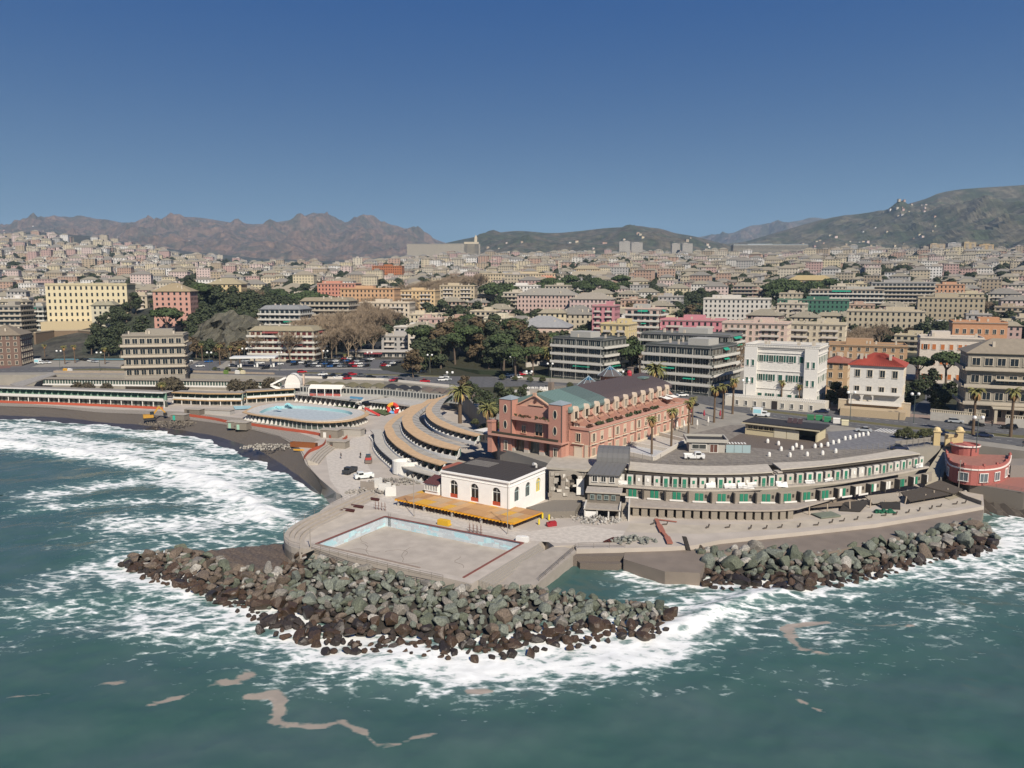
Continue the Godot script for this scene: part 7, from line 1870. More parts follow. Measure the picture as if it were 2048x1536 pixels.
var CARS := [[-86.3,-352.3,0.55,"white",0],[-81.4,-341.1,0.55,"black",0],[-80.2,-348.5,0.55,"black",0],[-76.8,-341.1,0.55,"white",0],[-74.8,-348.5,0.55,"black",0],[-72.9,-352.3,0.55,"red",0],[-71.8,-337.6,0.55,"red",0],[-67.8,-348.5,0.55,"grey",0],[-62.2,-341.1,0.55,"black",0],[-55.5,-337.6,0.55,"grey",0],[-50.5,-330.6,0.55,"red",0],[-48.3,-330.6,0.55,"black",0],[-98.3,-362.2,0.55,"red",0],[-36.8,-327.3,0.00,"red",1],[-101.8,-388.3,0.94,"black",2],[-99,-388.6,0.94,"grey",2],[-96.1,-388.4,0.86,"white",2],[-93.4,-387.7,0.93,"black",2],[-90.5,-387.3,0.86,"blue",2],[-88.4,-389,0.85,"black",2],[-85.3,-387.3,0.96,"silver",2],[-82.8,-387.3,0.87,"grey",2],[-80.3,-387.7,0.83,"black",2],[-77.8,-387.4,0.87,"red",2],[-75.4,-388.1,0.93,"white",2],[-73.1,-388.8,0.89,"black",2],[-106.6,-401.2,0.91,"black",3],[-103.5,-400.6,0.91,"grey",3],[-101.1,-401,0.93,"white",3],[-98.2,-399.2,0.97,"black",3],[-95.6,-399,0.88,"blue",3],[-92.9,-399.5,0.87,"black",3],[-90.2,-399.8,0.95,"silver",3],[-87.5,-399.5,0.97,"grey",3],[-84.9,-400.2,0.84,"black",3],[-82.3,-400.7,0.93,"red",3],[-79.3,-400.1,0.85,"white",3],[-102.2,-412.6,0.85,"black",4],[-99.2,-412.6,0.84,"black",4],[-96.5,-414.2,0.87,"grey",4],[-93.3,-412.8,0.91,"white",4],[-90.5,-413.2,0.87,"black",4],[-88.1,-414.4,0.93,"blue",4],[-84.9,-412.9,0.94,"black",4],[-82.3,-413.8,0.88,"silver",4],[-79.5,-414.5,0.90,"grey",4],[-76.4,-412.2,0.88,"black",4],[-91.3,-424.2,0.91,"red",5],[-88.4,-424.4,0.96,"white",5],[-85.7,-424.6,0.84,"black",5],[-82.8,-422.9,0.94,"black",5],[-80.4,-424.9,0.89,"grey",5],[-77,-422.8,0.94,"white",5],[-117.1,-409,0.88,"black",6],[-114.2,-407.8,0.91,"blue",6],[-111.8,-408.6,0.95,"black",6],[-108.8,-406.9,0.96,"silver",6],[-106.2,-408.2,0.91,"grey",6],[-103.2,-407.5,0.98,"black",6],[-64.1,-391.2,0.96,"red",7],[-61.4,-390.4,0.94,"white",7],[-58.9,-389.9,0.93,"black",7],[-66.5,-402.7,0.89,"black",8],[-63.9,-402.7,0.83,"grey",8],[-61.2,-402.4,0.89,"white",8],[-58.3,-401.4,0.96,"black",8],[-55.8,-401.9,0.92,"blue",8],[-53.5,-403.2,0.86,"black",8],[-50.9,-402.7,0.97,"silver",8],[-48.1,-401.7,0.93,"grey",8],[-45.6,-401.7,0.92,"black",8],[-106.8,-431.6,0.94,"red",9],[-103.9,-431.3,0.97,"white",9],[-101.1,-432.6,0.94,"black",9],[-98.4,-433.7,0.83,"black",9],[-95.7,-433.4,0.85,"grey",9],[-92.4,-431.6,0.91,"white",9],[-119.6,-397.8,0.70,"white",10],[-111.2,-395.4,0.70,"black",10],[-109.5,-405.3,0.70,"white",10],[-129.2,-418.4,0.70,"grey",10],[-124.3,-429.5,0.70,"black",10],[-131,-402.8,0.70,"white",10],[-134.9,-402.8,0.70,"black",10],[-142.2,-413.1,0.70,"silver",10],[-140.7,-390.6,0.70,"white",11],[-120.9,-379.2,0.70,"black",10],[-140.9,-368.4,0.70,"grey",11],[-156.4,-388.3,0.70,"white",11],[-160.7,-410.4,0.70,"blue",11],[-172.4,-413.1,0.70,"white",11],[-173.5,-421.1,0.70,"black",11],[-177.9,-441.2,0.70,"black",11],[-184,-473.3,0.70,"black",11],[-187,-487.5,0.70,"grey",11],[-195.2,-526.9,0.70,"black",11],[-199.2,-544.5,0.70,"blue",11],[-209.5,-583.4,0.70,"white",11],[-177.2,-366.3,0.05,"black",12],[-167.3,-366.3,0.05,"white",12],[-194.4,-390.6,0.05,"black",12],[-251.2,-410.4,-0.50,"white",12],[-242.9,-405.3,-0.50,"white",12],[-243.5,-432.3,-0.50,"black",12],[-238.2,-426.7,-0.50,"grey",12],[-233,-421.1,-0.50,"black",12],[-229.3,-418.4,-0.50,"black",12],[-224.3,-413.1,-0.50,"white",12],[-220.8,-410.4,-0.50,"silver",12],[-259.2,-410.4,-0.50,"black",12],[-269.1,-429.5,-0.50,"grey",12],[-286,-463.2,-0.50,"black",12],[-305.3,-526.9,-0.50,"white",12],[-294.2,-514.4,-0.50,"grey",12],[-30,-341.1,0.35,"white",13],[-28.3,-334.1,0.35,"silver",13],[-29.9,-332.3,0.35,"white",13],[-1.6,-346.6,0.35,"white",13],[1.4,-350.4,0.35,"white",13],[4.1,-352.3,0.35,"red",13],[6.7,-356.2,0.35,"white",13],[2.4,-341.1,0.35,"white",13],[-41.7,-360.2,0.35,"black",13],[63.3,-286.4,0.35,"white",14],[71.7,-295.6,0.35,"black",14],[76.5,-301.2,0.35,"blue",14],[81.3,-307,0.35,"black",14],[85.1,-309.9,0.35,"black",14],[61.9,-263.9,0.35,"black",14],[83.1,-270.7,-0.50,"red",15],[85.1,-270.7,-0.50,"silver",16],[94,-260.7,-0.50,"black",17],[98.1,-256.5,-0.50,"silver",18],[101.9,-252.5,-0.50,"silver",19],[100.5,-249.5,-0.50,"navy",20],[107.7,-248.5,-0.50,"black",21],[111.6,-245.6,-0.50,"black",22],[133.7,-231.3,-0.45,"silver",23],[137.1,-226.4,-0.45,"black",24],[143.7,-221.7,-0.45,"black",25],[129.4,-209.9,-0.45,"navy",26],[99.6,-217.1,-0.40,"silver",27],[118.9,-212.7,-0.45,"navy",28],[97.9,-193.2,-0.30,"navy",29]]

var STY := {"green": ["d3d0c8", "1f3d36", "1f4f44", "o"], "dark": ["c6bba8", "23282a", "", "o"], "orange": ["c9bfb2", "2a2522", "a8622f", "c"], "teal": ["a9a79e", "20282a", "", "o"], "red": ["b0a793", "5a2f2b", "", "o"]}
func roof_mesh(kind: String, w: float, d: float, y: float) -> M:
	var m := M.new()
	var o := 0.7
	if kind in ["hip", "gable"]:
		var hw := w / 2 + o; var hd := d / 2 + o
		var rise := minf(w, d) * 0.27
		var rl := maxf(w - d, 0.0) / 2 + 0.3 if w >= d else 0.3
		var rd := maxf(d - w, 0.0) / 2 + 0.3 if d > w else 0.0
		if kind == "gable": rl = hw
		var q := [V(-hw, y, hd), V(hw, y, hd), V(hw, y, -hd), V(-hw, y, -hd)]
		var a := V(-rl, y + rise, rd); var b := V(rl, y + rise, rd); var c := V(rl, y + rise, -rd); var e := V(-rl, y + rise, -rd)
		m.quad(q[0], q[1], b, a); m.quad(q[1], q[2], c, b); m.quad(q[2], q[3], e, c); m.quad(q[3], q[0], a, e)
		if rd > 0: m.quad(a, b, c, e)
		m.quad(q[3] - V(0, 0.2, 0), q[2] - V(0, 0.2, 0), q[1] - V(0, 0.2, 0), q[0] - V(0, 0.2, 0))
		for i in 4: m.quad(q[i] - V(0, 0.2, 0), q[(i + 1) % 4] - V(0, 0.2, 0), q[(i + 1) % 4], q[i])
	elif kind == "slope":
		m.box(V(0, y + 0.15, 0), V(w + 1.6, 0.3, d + 1.6))
		var q := [V(-w / 2, y + 0.3, d / 2), V(w / 2, y + 0.3, d / 2), V(w / 2, y + 0.3, -d / 2), V(-w / 2, y + 0.3, -d / 2)]
		var s := [V(-w / 2 + 2.5, y + 2.4, d / 2 - 2.5), V(w / 2 - 2.5, y + 2.4, d / 2 - 2.5), V(w / 2 - 2.5, y + 2.4, -d / 2 + 2.5), V(-w / 2 + 2.5, y + 2.4, -d / 2 + 2.5)]
		for i in 4: m.quad(q[i], q[(i + 1) % 4], s[(i + 1) % 4], s[i])
		m.quad(s[0], s[1], s[2], s[3])
	else:
		m.box(V(0, y + 0.12, 0), V(w + 1.0, 0.3, d + 1.0))
	return m
# windows of one storey grid on front, left and right; each is [position, yaw]
func grid(w: float, d: float, h: float, floors: int, step: float) -> Array:
	var o := []
	var fh := h / floors
	for f in floors:
		var y := fh * f + fh * 0.28
		for s in [[w, 0.0, d / 2], [d, PI / 2, w / 2], [d, -PI / 2, w / 2]]:
			var n: int = max(1, int((s[0] - 1.0) / step))
			for i in n:
				var x: float = (i - (n - 1) / 2.0) * (s[0] - 1.0) / n
				var p := V(x, y, s[2]).rotated(Vector3.UP, s[1])
				o.append([p, s[1], f, i])
	return o
var FL := {"white three": 3, "white villa with bright": 3, "grey palazzo": 4, "stepped house": 4, "modern block": 5, "pale pink villa": 3, "cream cube": 3, "large cream": 6, "white villa with orange": 3, "peach": 3}
func house(hx: float, hz: float, w: float, d: float, yaw: float, top: float, wall: String, roof: String, rhex: String, style: String, balc: int, label: String, group := "", seed_ := 1) -> Node3D:
	var base := gy(hx, hz)
	var h := maxf(top - base, 3.2)
	var floors: int = max(1, int(round(h / 3.3)))
	for k in FL:
		if label.begins_with(k): floors = FL[k]
	var t := thing("house" if floors < 4 else "apartment_block", label, "house" if floors < 4 else "apartment block", V(hx, base, hz), yaw, group)
	var r := RandomNumberGenerator.new()
	r.seed = seed_
	var near := hz > -420
	var m := M.new()
	m.box(V(0, h / 2 - 3, 0), V(w, h + 6, d))
	part(t, "wall", m, mt(wall, 0.88, "plaster", 9.0))
	if not (roof in ["hip", "gable", "slope"]):
		m = M.new()
		var e := 0.9
		m.box(V(0, h + e / 2, d / 2 - 0.15), V(w, e, 0.3)); m.box(V(0, h + e / 2, -d / 2 + 0.15), V(w, e, 0.3))
		m.box(V(w / 2 - 0.15, h + e / 2, 0), V(0.3, e, d - 0.6)); m.box(V(-w / 2 + 0.15, h + e / 2, 0), V(0.3, e, d - 0.6))
		part(t, "parapet", m, mt(wall, 0.88, "plaster", 5.0))
		m = M.new()
		m.box(V(r.randf_range(-w * 0.2, w * 0.2), h + 1.5, -d * 0.1), V(w * r.randf_range(0.25, 0.5), 2.6, d * 0.4))
		if roof != "balustrade": part(t, "roof_room", m, mt(wall if balc < 2 or style != "teal" else "a9a7a0", 0.88, "plaster", 6.0))
	part(t, "roof", roof_mesh(roof, w, d, h), mt(rhex, 0.9, "concrete", 7.0))
	m = M.new()
	for k in 5:
		var s := r.randf_range(0.5, 1.0)
		m.box(V(r.randf_range(-w * 0.42, w * 0.42), h + 1.0 + (1.2 if roof in ["hip", "slope"] else 0.0), r.randf_range(-d * 0.35, d * 0.4)), V(s, 2.2, s))
	stuff(part(t, "chimneys", m, mt("b3a999", 0.88)))
	m = M.new()
	m.box(V(0, h - 0.35, 0), V(w + 0.5, 0.3, d + 0.5))
	part(t, "cornice", m, mt(wall, 0.88, "plaster", 5.0))
	var st: Array = STY[style]
	var g := grid(w, d, h, floors, 3.0)
	var fh := h / floors
	if near:
		for q in g:
			if balc == 2 and q[3] >= 0 and q[1] == 0.0 and false: continue
			var how: String = st[3]
			if style == "green": how = "c" if r.randf() < 0.35 else "o"
			elif style == "orange": how = "c" if r.randf() < 0.6 else "o"
			var big := balc == 2
			mi(t, "window", win(2.1 if big else (1.15 if fh < 4 else 1.4), minf(fh * (0.6 if big else 0.56), 2.2), st[0], st[1], st[2], how), q[0], q[1])
	else:
		m = M.new()
		var gm := glass(st[1], 0.2)
		for q in g:
			m.box(q[0] + V(0, fh * 0.26, 0) , V(2.0 if balc == 2 else 1.15, fh * 0.52, 0.16), q[1])
		stuff(part(t, "windows", m, gm))
	if balc == 2:
		for f in floors:
			if f == 0: continue
			m = M.new()
			var y: float = fh * f
			m.box(V(0, y, d / 2 + 0.7), V(w + 1.6, 0.22, 1.5)); m.box(V(w / 2 + 0.7, y, -0.4), V(1.5, 0.22, d - 0.6)); m.box(V(-w / 2 - 0.7, y, -0.4), V(1.5, 0.22, d - 0.6))
			m.box(V(0, y + 0.5, d / 2 + 1.4), V(w + 1.6, 0.95, 0.1)); m.box(V(w / 2 + 1.4, y + 0.5, 0.25), V(0.1, 0.95, d + 0.8)); m.box(V(-w / 2 - 1.4, y + 0.5, 0.25), V(0.1, 0.95, d + 0.8))
			part(t, "balcony", m, mt("c9c6bd", 0.85, "plaster", 5.0) if style != "dark" else mt("b3a998", 0.85, "plaster", 5.0))
		if style in ["teal", "red"]:
			for k in 4:
				m = M.new()
				var y: float = fh * (1 + r.randi() % max(1, floors - 1)) + fh * 0.92
				var x := r.randf_range(-w * 0.35, w * 0.35); var s := w * r.randf_range(0.16, 0.3)
				if k % 2 == 0: m.quad(V(x - s / 2, y - 0.9, d / 2 + 1.45), V(x + s / 2, y - 0.9, d / 2 + 1.45), V(x + s / 2, y, d / 2 + 0.3), V(x - s / 2, y, d / 2 + 0.3))
				else: m.quad(V(w / 2 + 1.45, y - 0.9, s / 2), V(w / 2 + 1.45, y - 0.9, -s / 2), V(w / 2 + 0.3, y, -s / 2), V(w / 2 + 0.3, y, s / 2))
				part(t, "awning", m, mt("1c8a70", 0.7) if style == "teal" else mt("7a3a36", 0.8))
			m = M.new()
			for f in floors:
				for x in 5:
					m.box(V(-w / 2 + w * x / 4.0, fh * f + fh / 2, d / 2 + 1.3), V(0.12, fh, 0.12))
			part(t, "mullion", m, mt("a9a79e", 0.8))
	elif balc == 1:
		for f in range(1, floors):
			for x in [-w * 0.25, w * 0.25]:
				m = M.new()
				m.box(V(x, fh * f, d / 2 + 0.6), V(w * 0.28, 0.2, 1.3)); m.box(V(x, fh * f + 0.5, d / 2 + 1.2), V(w * 0.28, 0.9, 0.1))
				part(t, "balcony", m, mt("c2bab0", 0.85, "plaster", 5.0))
	t.set_meta("h", h); t.set_meta("w", w); t.set_meta("d", d)
	return t
func balustrade(t: Node3D, w: float, d: float, y: float, mat: Material) -> void:
	for s in [[w, 0.0, d / 2], [d, PI / 2, w / 2], [d, -PI / 2, w / 2], [w, PI, d / 2]]:
		var m := M.new()
		var b := Basis(Vector3.UP, s[1])
		var n := int(s[0] / 0.55)
		for i in n:
			m.box(b * V((i - (n - 1) / 2.0) * s[0] / n, y + 0.4, s[2]), V(0.22, 0.8, 0.22), s[1])
		m.box(b * V(0, y + 0.85, s[2]), V(s[0] + 0.3, 0.18, 0.4), s[1])
		part(t, "balustrade", m, mat)
var occ := {}
func build_town() -> void:
	var spots := []
	for q in HOUSES:
		var t := house(q[0], q[1], q[2], q[3], q[4], q[5], q[6], q[7], q[8], q[9], q[10], q[11], "", int(absf(q[0]) * 3))
		spots.append(V(q[0], maxf(q[2], q[3]) * 0.55, q[1]))
		var h: float = t.get_meta("h"); var w: float = q[2]; var d: float = q[3]
		var m: M
		if q[12] == 1:      # white villa: balustrade, corner bays, garden podium
			var wm := mt("d8d5ce", 0.85, "plaster", 4.0)
			balustrade(t, w, d, h + 0.2, wm)
			for x in [-w / 2 + 2.2, w / 2 - 2.2]:
				m = M.new(); m.box(V(x, h / 2, d / 2 + 0.6), V(4.2, h, 1.3)); var by := part(t, "corner_bay", m, wm)
				for f in 3:
					for k in [-0.9, 0.9]: mi(by, "window", win(0.8, 2.0, "d3d0c8", "1d2a28", "1f4f44", "c"), V(x + k, 1.2 + f * h / 3.2, d / 2 + 1.26))
			for f in 3:
				m = M.new(); m.box(V(0, h * (f + 1) / 3.2 - 0.4, 0), V(w + 0.5, 0.25, d + 0.5)); part(t, "string_course", m, wm)
			m = M.new(); m.box(V(0, 1.5, d / 2 + 5.0), V(w + 8, 3.4, 8.0)); part(t, "podium", m, mt("cdc6b8", 0.88, "plaster", 5.0))
			for i in 9:
				if i != 4: mi(t, "window", win(0.9, 1.5, "d3d0c8", "20272a"), V((i - 4) * 3.0, 0.7, d / 2 + 9.0))
			m = M.new(); m.box(V(0.4, 1.4, d / 2 + 9.05), V(1.8, 2.8, 0.15)); part(t, "door", m, mt("2c2522", 0.7))
			m = M.new()
			for i in 50: m.box(V(-w / 2 - 3.8 + i * (w + 7.6) / 49.0, 3.6, d / 2 + 8.8), V(0.24, 0.8, 0.24))
			m.box(V(0, 4.1, d / 2 + 8.8), V(w + 8, 0.18, 0.4)); part(t, "podium_balustrade", m, wm)
		elif q[12] == 2:    # red-roofed villa: loggia, balconies, cream base and garden wall
			m = M.new(); m.box(V(0, 1.5, d / 2 + 0.1), V(w + 0.4, 3.0, 0.5)); m.box(V(w / 2 + 0.1, 1.5, 0), V(0.5, 3.0, d)); part(t, "base", m, mt("c2a683", 0.88, "plaster", 4.0))
			for f in 2:
				m = M.new(); m.box(V(0, 3.4 + f * 3.3, d / 2 + 0.7), V(w * 0.96, 0.25, 1.6)); m.box(V(0, 3.9 + f * 3.3, d / 2 + 1.45), V(w * 0.96, 0.8, 0.14)); part(t, "balcony", m, mt("d2cec6", 0.85))
			m = M.new()
			wall_open(m, V(-w * 0.46, 3.4, d / 2 + 1.3), V(1, 0, 0), V(0, 0, 1), w * 0.44, 0.0, 3.2, [[w * 0.11, w * 0.09, 0.0, 1.9, true], [w * 0.33, w * 0.09, 0.0, 1.9, true]], 0.3)
			part(t, "loggia", m, mt("d2cec6", 0.85, "plaster", 4.0))
			m = M.new()
			for i in 26: m.bar(V(-w / 2 + i * w / 25.0, h + 0.15, d / 2 + 0.7), V((-w / 2 + i * w / 25.0) * 0.15, h + d * 0.27, 0.4), 0.09, 0.09)
			part(t, "tile_rib", m, mt("8e3a2e", 0.9))
			var gw := thing("garden_wall", "cream garden wall with square openings below the red-roofed villa", "wall", Vector3.ZERO)
			m = M.new(); var gl: Array = L2(10,[106.6,-251.5,116.5,-246.6,125.3,-241.9]); m.fence(gl, 4.2, 0.5); part(gw, "wall", m, mt("bfae94", 0.88, "plaster", 4.0))
			m = M.new(); m.fence(lift(gl, 4.2), 0.25, 0.8); part(gw, "coping", m, mt("c9bda8", 0.85))
			for i in 4: mi(gw, "opening", bm(V(0.8, 0.9, 0.2), mt("3a332c", 0.9)), gl[0].lerp(gl[2], 0.22 + i * 0.19) + V(-0.12, 2.2, 0.2), -0.5)
			m = M.new(); m.box(V(0, 0.4, d / 2 + 4.0), V(w + 3, 4.0, 6)); part(t, "garden_terrace", m, mt("b3a083", 0.9, "plaster", 4.0))
		elif q[12] == 3:    # grey palazzo: portico and garden wall
			m = M.new(); m.box(V(-2, h * 0.62, d / 2 + 1.2), V(9, 0.3, 3.0)); part(t, "bay_floor", m, mt("b3aa98", 0.85))
			m = M.new()
			for x in [-6.0, 2.0]: m.box(V(x, 2.2, d / 2 + 3.0), V(0.8, 4.6, 0.8))
			m.box(V(-2, 4.7, d / 2 + 1.8), V(10, 0.5, 4.0)); part(t, "portico", m, mt("b5ab97", 0.88, "plaster", 3.0))
			var gw := thing("garden_wall", "pale garden wall with balustrade below the grey palazzo", "wall", Vector3.ZERO)
			for gl in [L2(10,[128.8,-236.5,140.3,-228]), L2(10,[145,-225.6,159.5,-217.1])]:
				m = M.new(); m.fence(gl, 2.6, 0.6); part(gw, "wall", m, mt("b5b0a6", 0.9, "concrete", 4.0))
				m = M.new()
				for p in seg(gl, 30): m.box(p + V(0, 3.0, 0), V(0.25, 0.8, 0.25))
				m.bar(gl[0] + V(0, 3.4, 0), gl[1] + V(0, 3.4, 0), 0.4, 0.2); part(gw, "balustrade", m, mt("b5ab97", 0.88))
		elif q[12] == 4:
			balustrade(t, w, d, h + 0.2, mt("c9be9f", 0.88, "plaster", 4.0))
			m = M.new(); m.box(V(2, -1.0, d / 2 + 5), V(w + 6, 6.0, 9)); part(t, "arcade_terrace", m, mt("b9a988", 0.9, "plaster", 4.0))
		elif q[12] == 5:
			m = M.new(); m.box(V(w * 0.38, h / 2 + 4, 0), V(w * 0.2, h + 8, d)); m.box(V(w * 0.44, h + 12, 0), V(10, 26, 10)); m.lathe([[6, h + 25], [0, h + 36]], 6, V(w * 0.44, 0, 0)); part(t, "bell_tower", m, mt("b9ad95", 0.9, "plaster", 9.0))
	# streets of ordinary houses: the nearest 240 singly, everything behind as one mass
	var r := RandomNumberGenerator.new()
	r.seed = 2024
	var pal := [["cream", "c1b59d"], ["beige", "b1a691"], ["rose", "b2978f"], ["pale pink", "c2b0a9"], ["orange", "ab907f"], ["yellow", "c2b699"], ["white", "d0cdc8"], ["grey", "a5a29e"], ["off-white", "c6c3bc"], ["pale beige", "bdb4a3"], ["tan", "a59681"]]
	var roofs := [["flat", "a29b90", "flat"], ["flat", "afa89e", "flat"], ["hip", "8d8675", "beige hipped"], ["hip", "7f7b73", "grey hipped"], ["slope", "8f8775", "beige mansard"], ["flat", "8b847a", "flat"]]
	var got := []
	var cell := occ
	for q in TREES:
		if q[1] < -400: spots.append(V(q[0], 5.0, q[1]))
	for s in spots:
		var k := Vector2i(int(floor(s.x / 60.0)), int(floor(s.z / 60.0)))
		cell[k] = cell.get(k, []) + [s]
	for tries in 29000:
		var u := r.randf()
		var d := 450.0 * pow(6.2, u)
		var x := r.randf_range(-0.84, 0.84) * d
		var rad := r.randf_range(8.0, 12.5) * (1.0 + d / 9000.0)
		if d < 640 and x > -260 and x < -110: continue
		if d < 570 and x / d < -0.42: continue
		var av := (d - 425.0) / 470.0      # the bare avenue stays open
		if d < 900 and x / d > (565 + av * 320 - 1024) / 1558.0 and x / d < (775 + av * 240 - 1024) / 1558.0: continue
		var far := d > 1300
		# woods and open hillside stay free of houses
		var green := tn.get_noise_2d(x * 4.0 + 500, -d * 4.0)
		if green > 0.2: continue
		if d > 1700 and x / d > -0.42 and x / d < -0.14 and r.randf() < 0.75: continue
		if d > 1900 and (green > 0.0 or r.randf() < (d - 1900) / 1300.0): continue
		if d > 1500 and x / d > 0.1 and x / d < 0.26 and r.randf() < 0.4: continue
		var p := V(x, rad, -d)
		var ok := true
		var kc := Vector2i(int(floor(x / 60.0)), int(floor(-d / 60.0)))
		for a in range(-1, 2):
			for b in range(-1, 2):
				for s in cell.get(kc + Vector2i(a, b), []):
					if Vector2(s.x - x, s.z + d).length() < (s.y + rad) * (0.95 if d < 1200 else 0.85): ok = false; break
		if not ok: continue
		cell[kc] = cell.get(kc, []) + [p]
		got.append([d, x, rad, r.randi() % pal.size(), r.randi() % roofs.size(), r.randi_range(3, 5) if r.randf() < 0.75 else r.randi_range(5, 7), r.randf()])
	got.sort_custom(func(a, b): return a[0] < b[0])
	print("houses ", got.size())
	var mass := M.new(); var panes := M.new()
	for i in got.size():
		var q: Array = got[i]
		var d: float = q[0]; var x: float = q[1]
		var yaw: float = -0.45 * clampf(x / d * 2.0 + 0.35, -0.4, 1.0) + (q[6] - 0.5) * 0.3
		var w: float = q[2] * 1.75; var dp: float = q[2] * 1.25
		var base := th(x, -d)
		var h: float = q[5] * 3.2 * (1.0 if d < 1500 else 1.15)
		if d > 560 and d < 900 and x / d > -0.34 and x / d < -0.05: h *= 0.75
		if i < 240:
			var f: int = q[5]
			var pc: Array = pal[q[3]]; var rc: Array = roofs[q[4]]
			var zone := "left of the wooded hill" if x / d < -0.42 else ("behind the wooded hill" if x / d < -0.26 else ("along the bare avenue" if x / d < -0.06 else ("behind the umbrella pines" if x / d < 0.12 else ("above the modern blocks" if x / d < 0.34 else "above the white villa"))))
			var row := "front" if d < 620 else ("middle" if d < 850 else "back")
			house(x, -d, w, dp, yaw, base + h, pc[1], rc[0], rc[1], "dark", (2 if q[6] < 0.2 else (1 if q[6] < 0.55 else 0)), "%s %d-storey house, %s roof, %s rows %s" % [pc[0], f, rc[2], row, zone], "town houses %s" % zone, i)
		else:
			var b := Basis(Vector3.UP, yaw)
			mass.col = lin(pal[q[3]][1])
			mass.box(V(x, base + h / 2 - 6, -d), V(w, h + 12, dp), yaw)
			mass.col = lin(roofs[q[4]][1])
			if roofs[q[4]][0] == "flat":
				mass.box(V(x, base + h + 0.3, -d), V(w + 1, 0.6, dp + 1), yaw)
				mass.box(V(x, base + h + 1.6, -d) + b * V(w * 0.2 * sin(i), 0, 0), V(w * 0.3, 2.4, dp * 0.4), yaw)
			else:
				var hw := w / 2 + 0.6; var hd := dp / 2 + 0.6
				var o := V(x, base + h, -d)
				var c := [o + b * V(-hw, 0, hd), o + b * V(hw, 0, hd), o + b * V(hw, 0, -hd), o + b * V(-hw, 0, -hd)]
				var e0 := o + b * V(-(hw - hd), hd * 0.5, 0); var e1 := o + b * V(hw - hd, hd * 0.5, 0)
				mass.quad(c[0], c[1], e1, e0); mass.tri(c[1], c[2], e1); mass.quad(c[2], c[3], e0, e1); mass.tri(c[3], c[0], e0)
			var nf: int = q[5]
			var nx := int(w / (3.0 if d < 1300 else 4.5))
			for f in nf:
				for s in [[w, 0.0, dp / 2 + 0.06], [dp, PI / 2, w / 2 + 0.06]] if x < 0 else [[w, 0.0, dp / 2 + 0.06], [dp, -PI / 2, w / 2 + 0.06]]:
					var bb := Basis(Vector3.UP, yaw + s[1])
					var n2: int = max(1, int(s[0] / (3.0 if d < 1300 else 4.5)))
					for k in n2:
						var cx: float = (k - (n2 - 1) / 2.0) * s[0] / n2
						var y: float = base + h * (f + 0.28) / nf
						var ww := 0.6 if d < 1300 else 0.9
						var P := V(x, 0, -d)
						panes.quad(P + bb * V(cx - ww, y, s[2]), P + bb * V(cx + ww, y, s[2]), P + bb * V(cx + ww, y + h / nf * 0.5, s[2]), P + bb * V(cx - ww, y + h / nf * 0.5, s[2]))
	var far_t := thing("far_town", "mass of far-off houses covering the slopes below the hills", "town")
	stuff(far_t)
	part(far_t, "walls_and_roofs", mass, vmat("plaster", 9.0))
	part(far_t, "panes", panes, glass("2b2f31", 0.3))
	# hamlets high on the hills
	var ham := M.new()
	# [hill, left and right share of its length, top and bottom share of its slope, how many]
	for k in [[0, 0.10, 0.34, 0.30, 0.75, 110], [0, 0.30, 0.55, 0.35, 0.7, 60], [3, 0.40, 0.62, 0.15, 0.32, 36], [3, 0.2, 0.5, 0.3, 0.7, 40], [1, 0.1, 0.9, 0.35, 0.8, 70], [3, 0.7, 0.95, 0.55, 0.85, 60]]:
		var rows: Array = hill_rows[k[0]]
		for i in k[5]:
			var j := 6 + int(r.randf_range(k[3], k[4]) * 70.0)
			var p: Vector3 = rows[j][int(r.randf_range(k[1], k[2]) * (rows[j].size() - 1))]
			ham.col = lin(pal[r.randi() % pal.size()][1])
			var s := r.randf_range(5, 11)
			ham.box(p + V(0, s * 0.2, 0), V(s * 1.2, s * 1.2, s), r.randf() * 0.6)
			ham.col = lin(["8f8570", "9a6a55", "a39a8c"][r.randi() % 3])
			ham.box(p + V(0, s * 0.82, 0), V(s * 1.2 + 1, s * 0.1, s + 1), 0.3)
	var ho := solo("hill_hamlets", "scattered pale hamlets high on the far hillsides", "hamlets", ham, vmat("plaster", 12.0))
	stuff(ho)

# ---------------------------------------------------------------- trees and palms
func leaves(m: M, c: Vector3, rad: Vector3, n: int, s: float, base: Color, r: RandomNumberGenerator) -> void:
	for i in n:
		var d := V(r.randfn(), r.randfn(), r.randfn()).normalized()
		var p := c + d * rad * pow(r.randf(), 0.4)
		var k := s * r.randf_range(0.6, 1.3)
		var a := (d + V(r.randfn(), r.randfn() + 0.6, r.randfn()) * 0.6).normalized()
		var x := a.cross(V(r.randfn(), r.randfn(), r.randfn())).normalized() * k; var y := a.cross(x)
		m.col = base * r.randf_range(0.65, 1.35)
		m.quad(p - x - y * 0.6, p + x * 0.9 - y * 0.7, p + x + y * 0.7, p - x * 0.8 + y * 0.8)
func branch(m: M, p: Vector3, d: Vector3, l: float, rad: float, lev: int, r: RandomNumberGenerator) -> void:
	var q := p + d * l
	m.cyl(p, q, rad, rad * 0.62, 5 if lev > 2 else 3, false)
	if lev == 0: return
	for i in (4 if lev > 1 else 5):
		var e := (d * 0.95 + V(r.randfn(), r.randf_range(0.1, 0.7), r.randfn()) * 0.52).normalized()
		branch(m, p.lerp(q, r.randf_range(0.6, 1.0)), e, l * r.randf_range(0.62, 0.85), maxf(rad * 0.55, 0.035), lev - 1, r)
var LEAF := {"pine": ["3d4a2a", "umbrella pine"], "oak": ["39412a", "evergreen tree"], "rust": ["574a35", "brownish evergreen tree"], "cypress": ["2f3826", "cypress"], "shrub": ["46492c", "shrub"], "round": ["4a4333", "clipped round tree"], "plane": ["8d7d69", "bare plane tree"]}
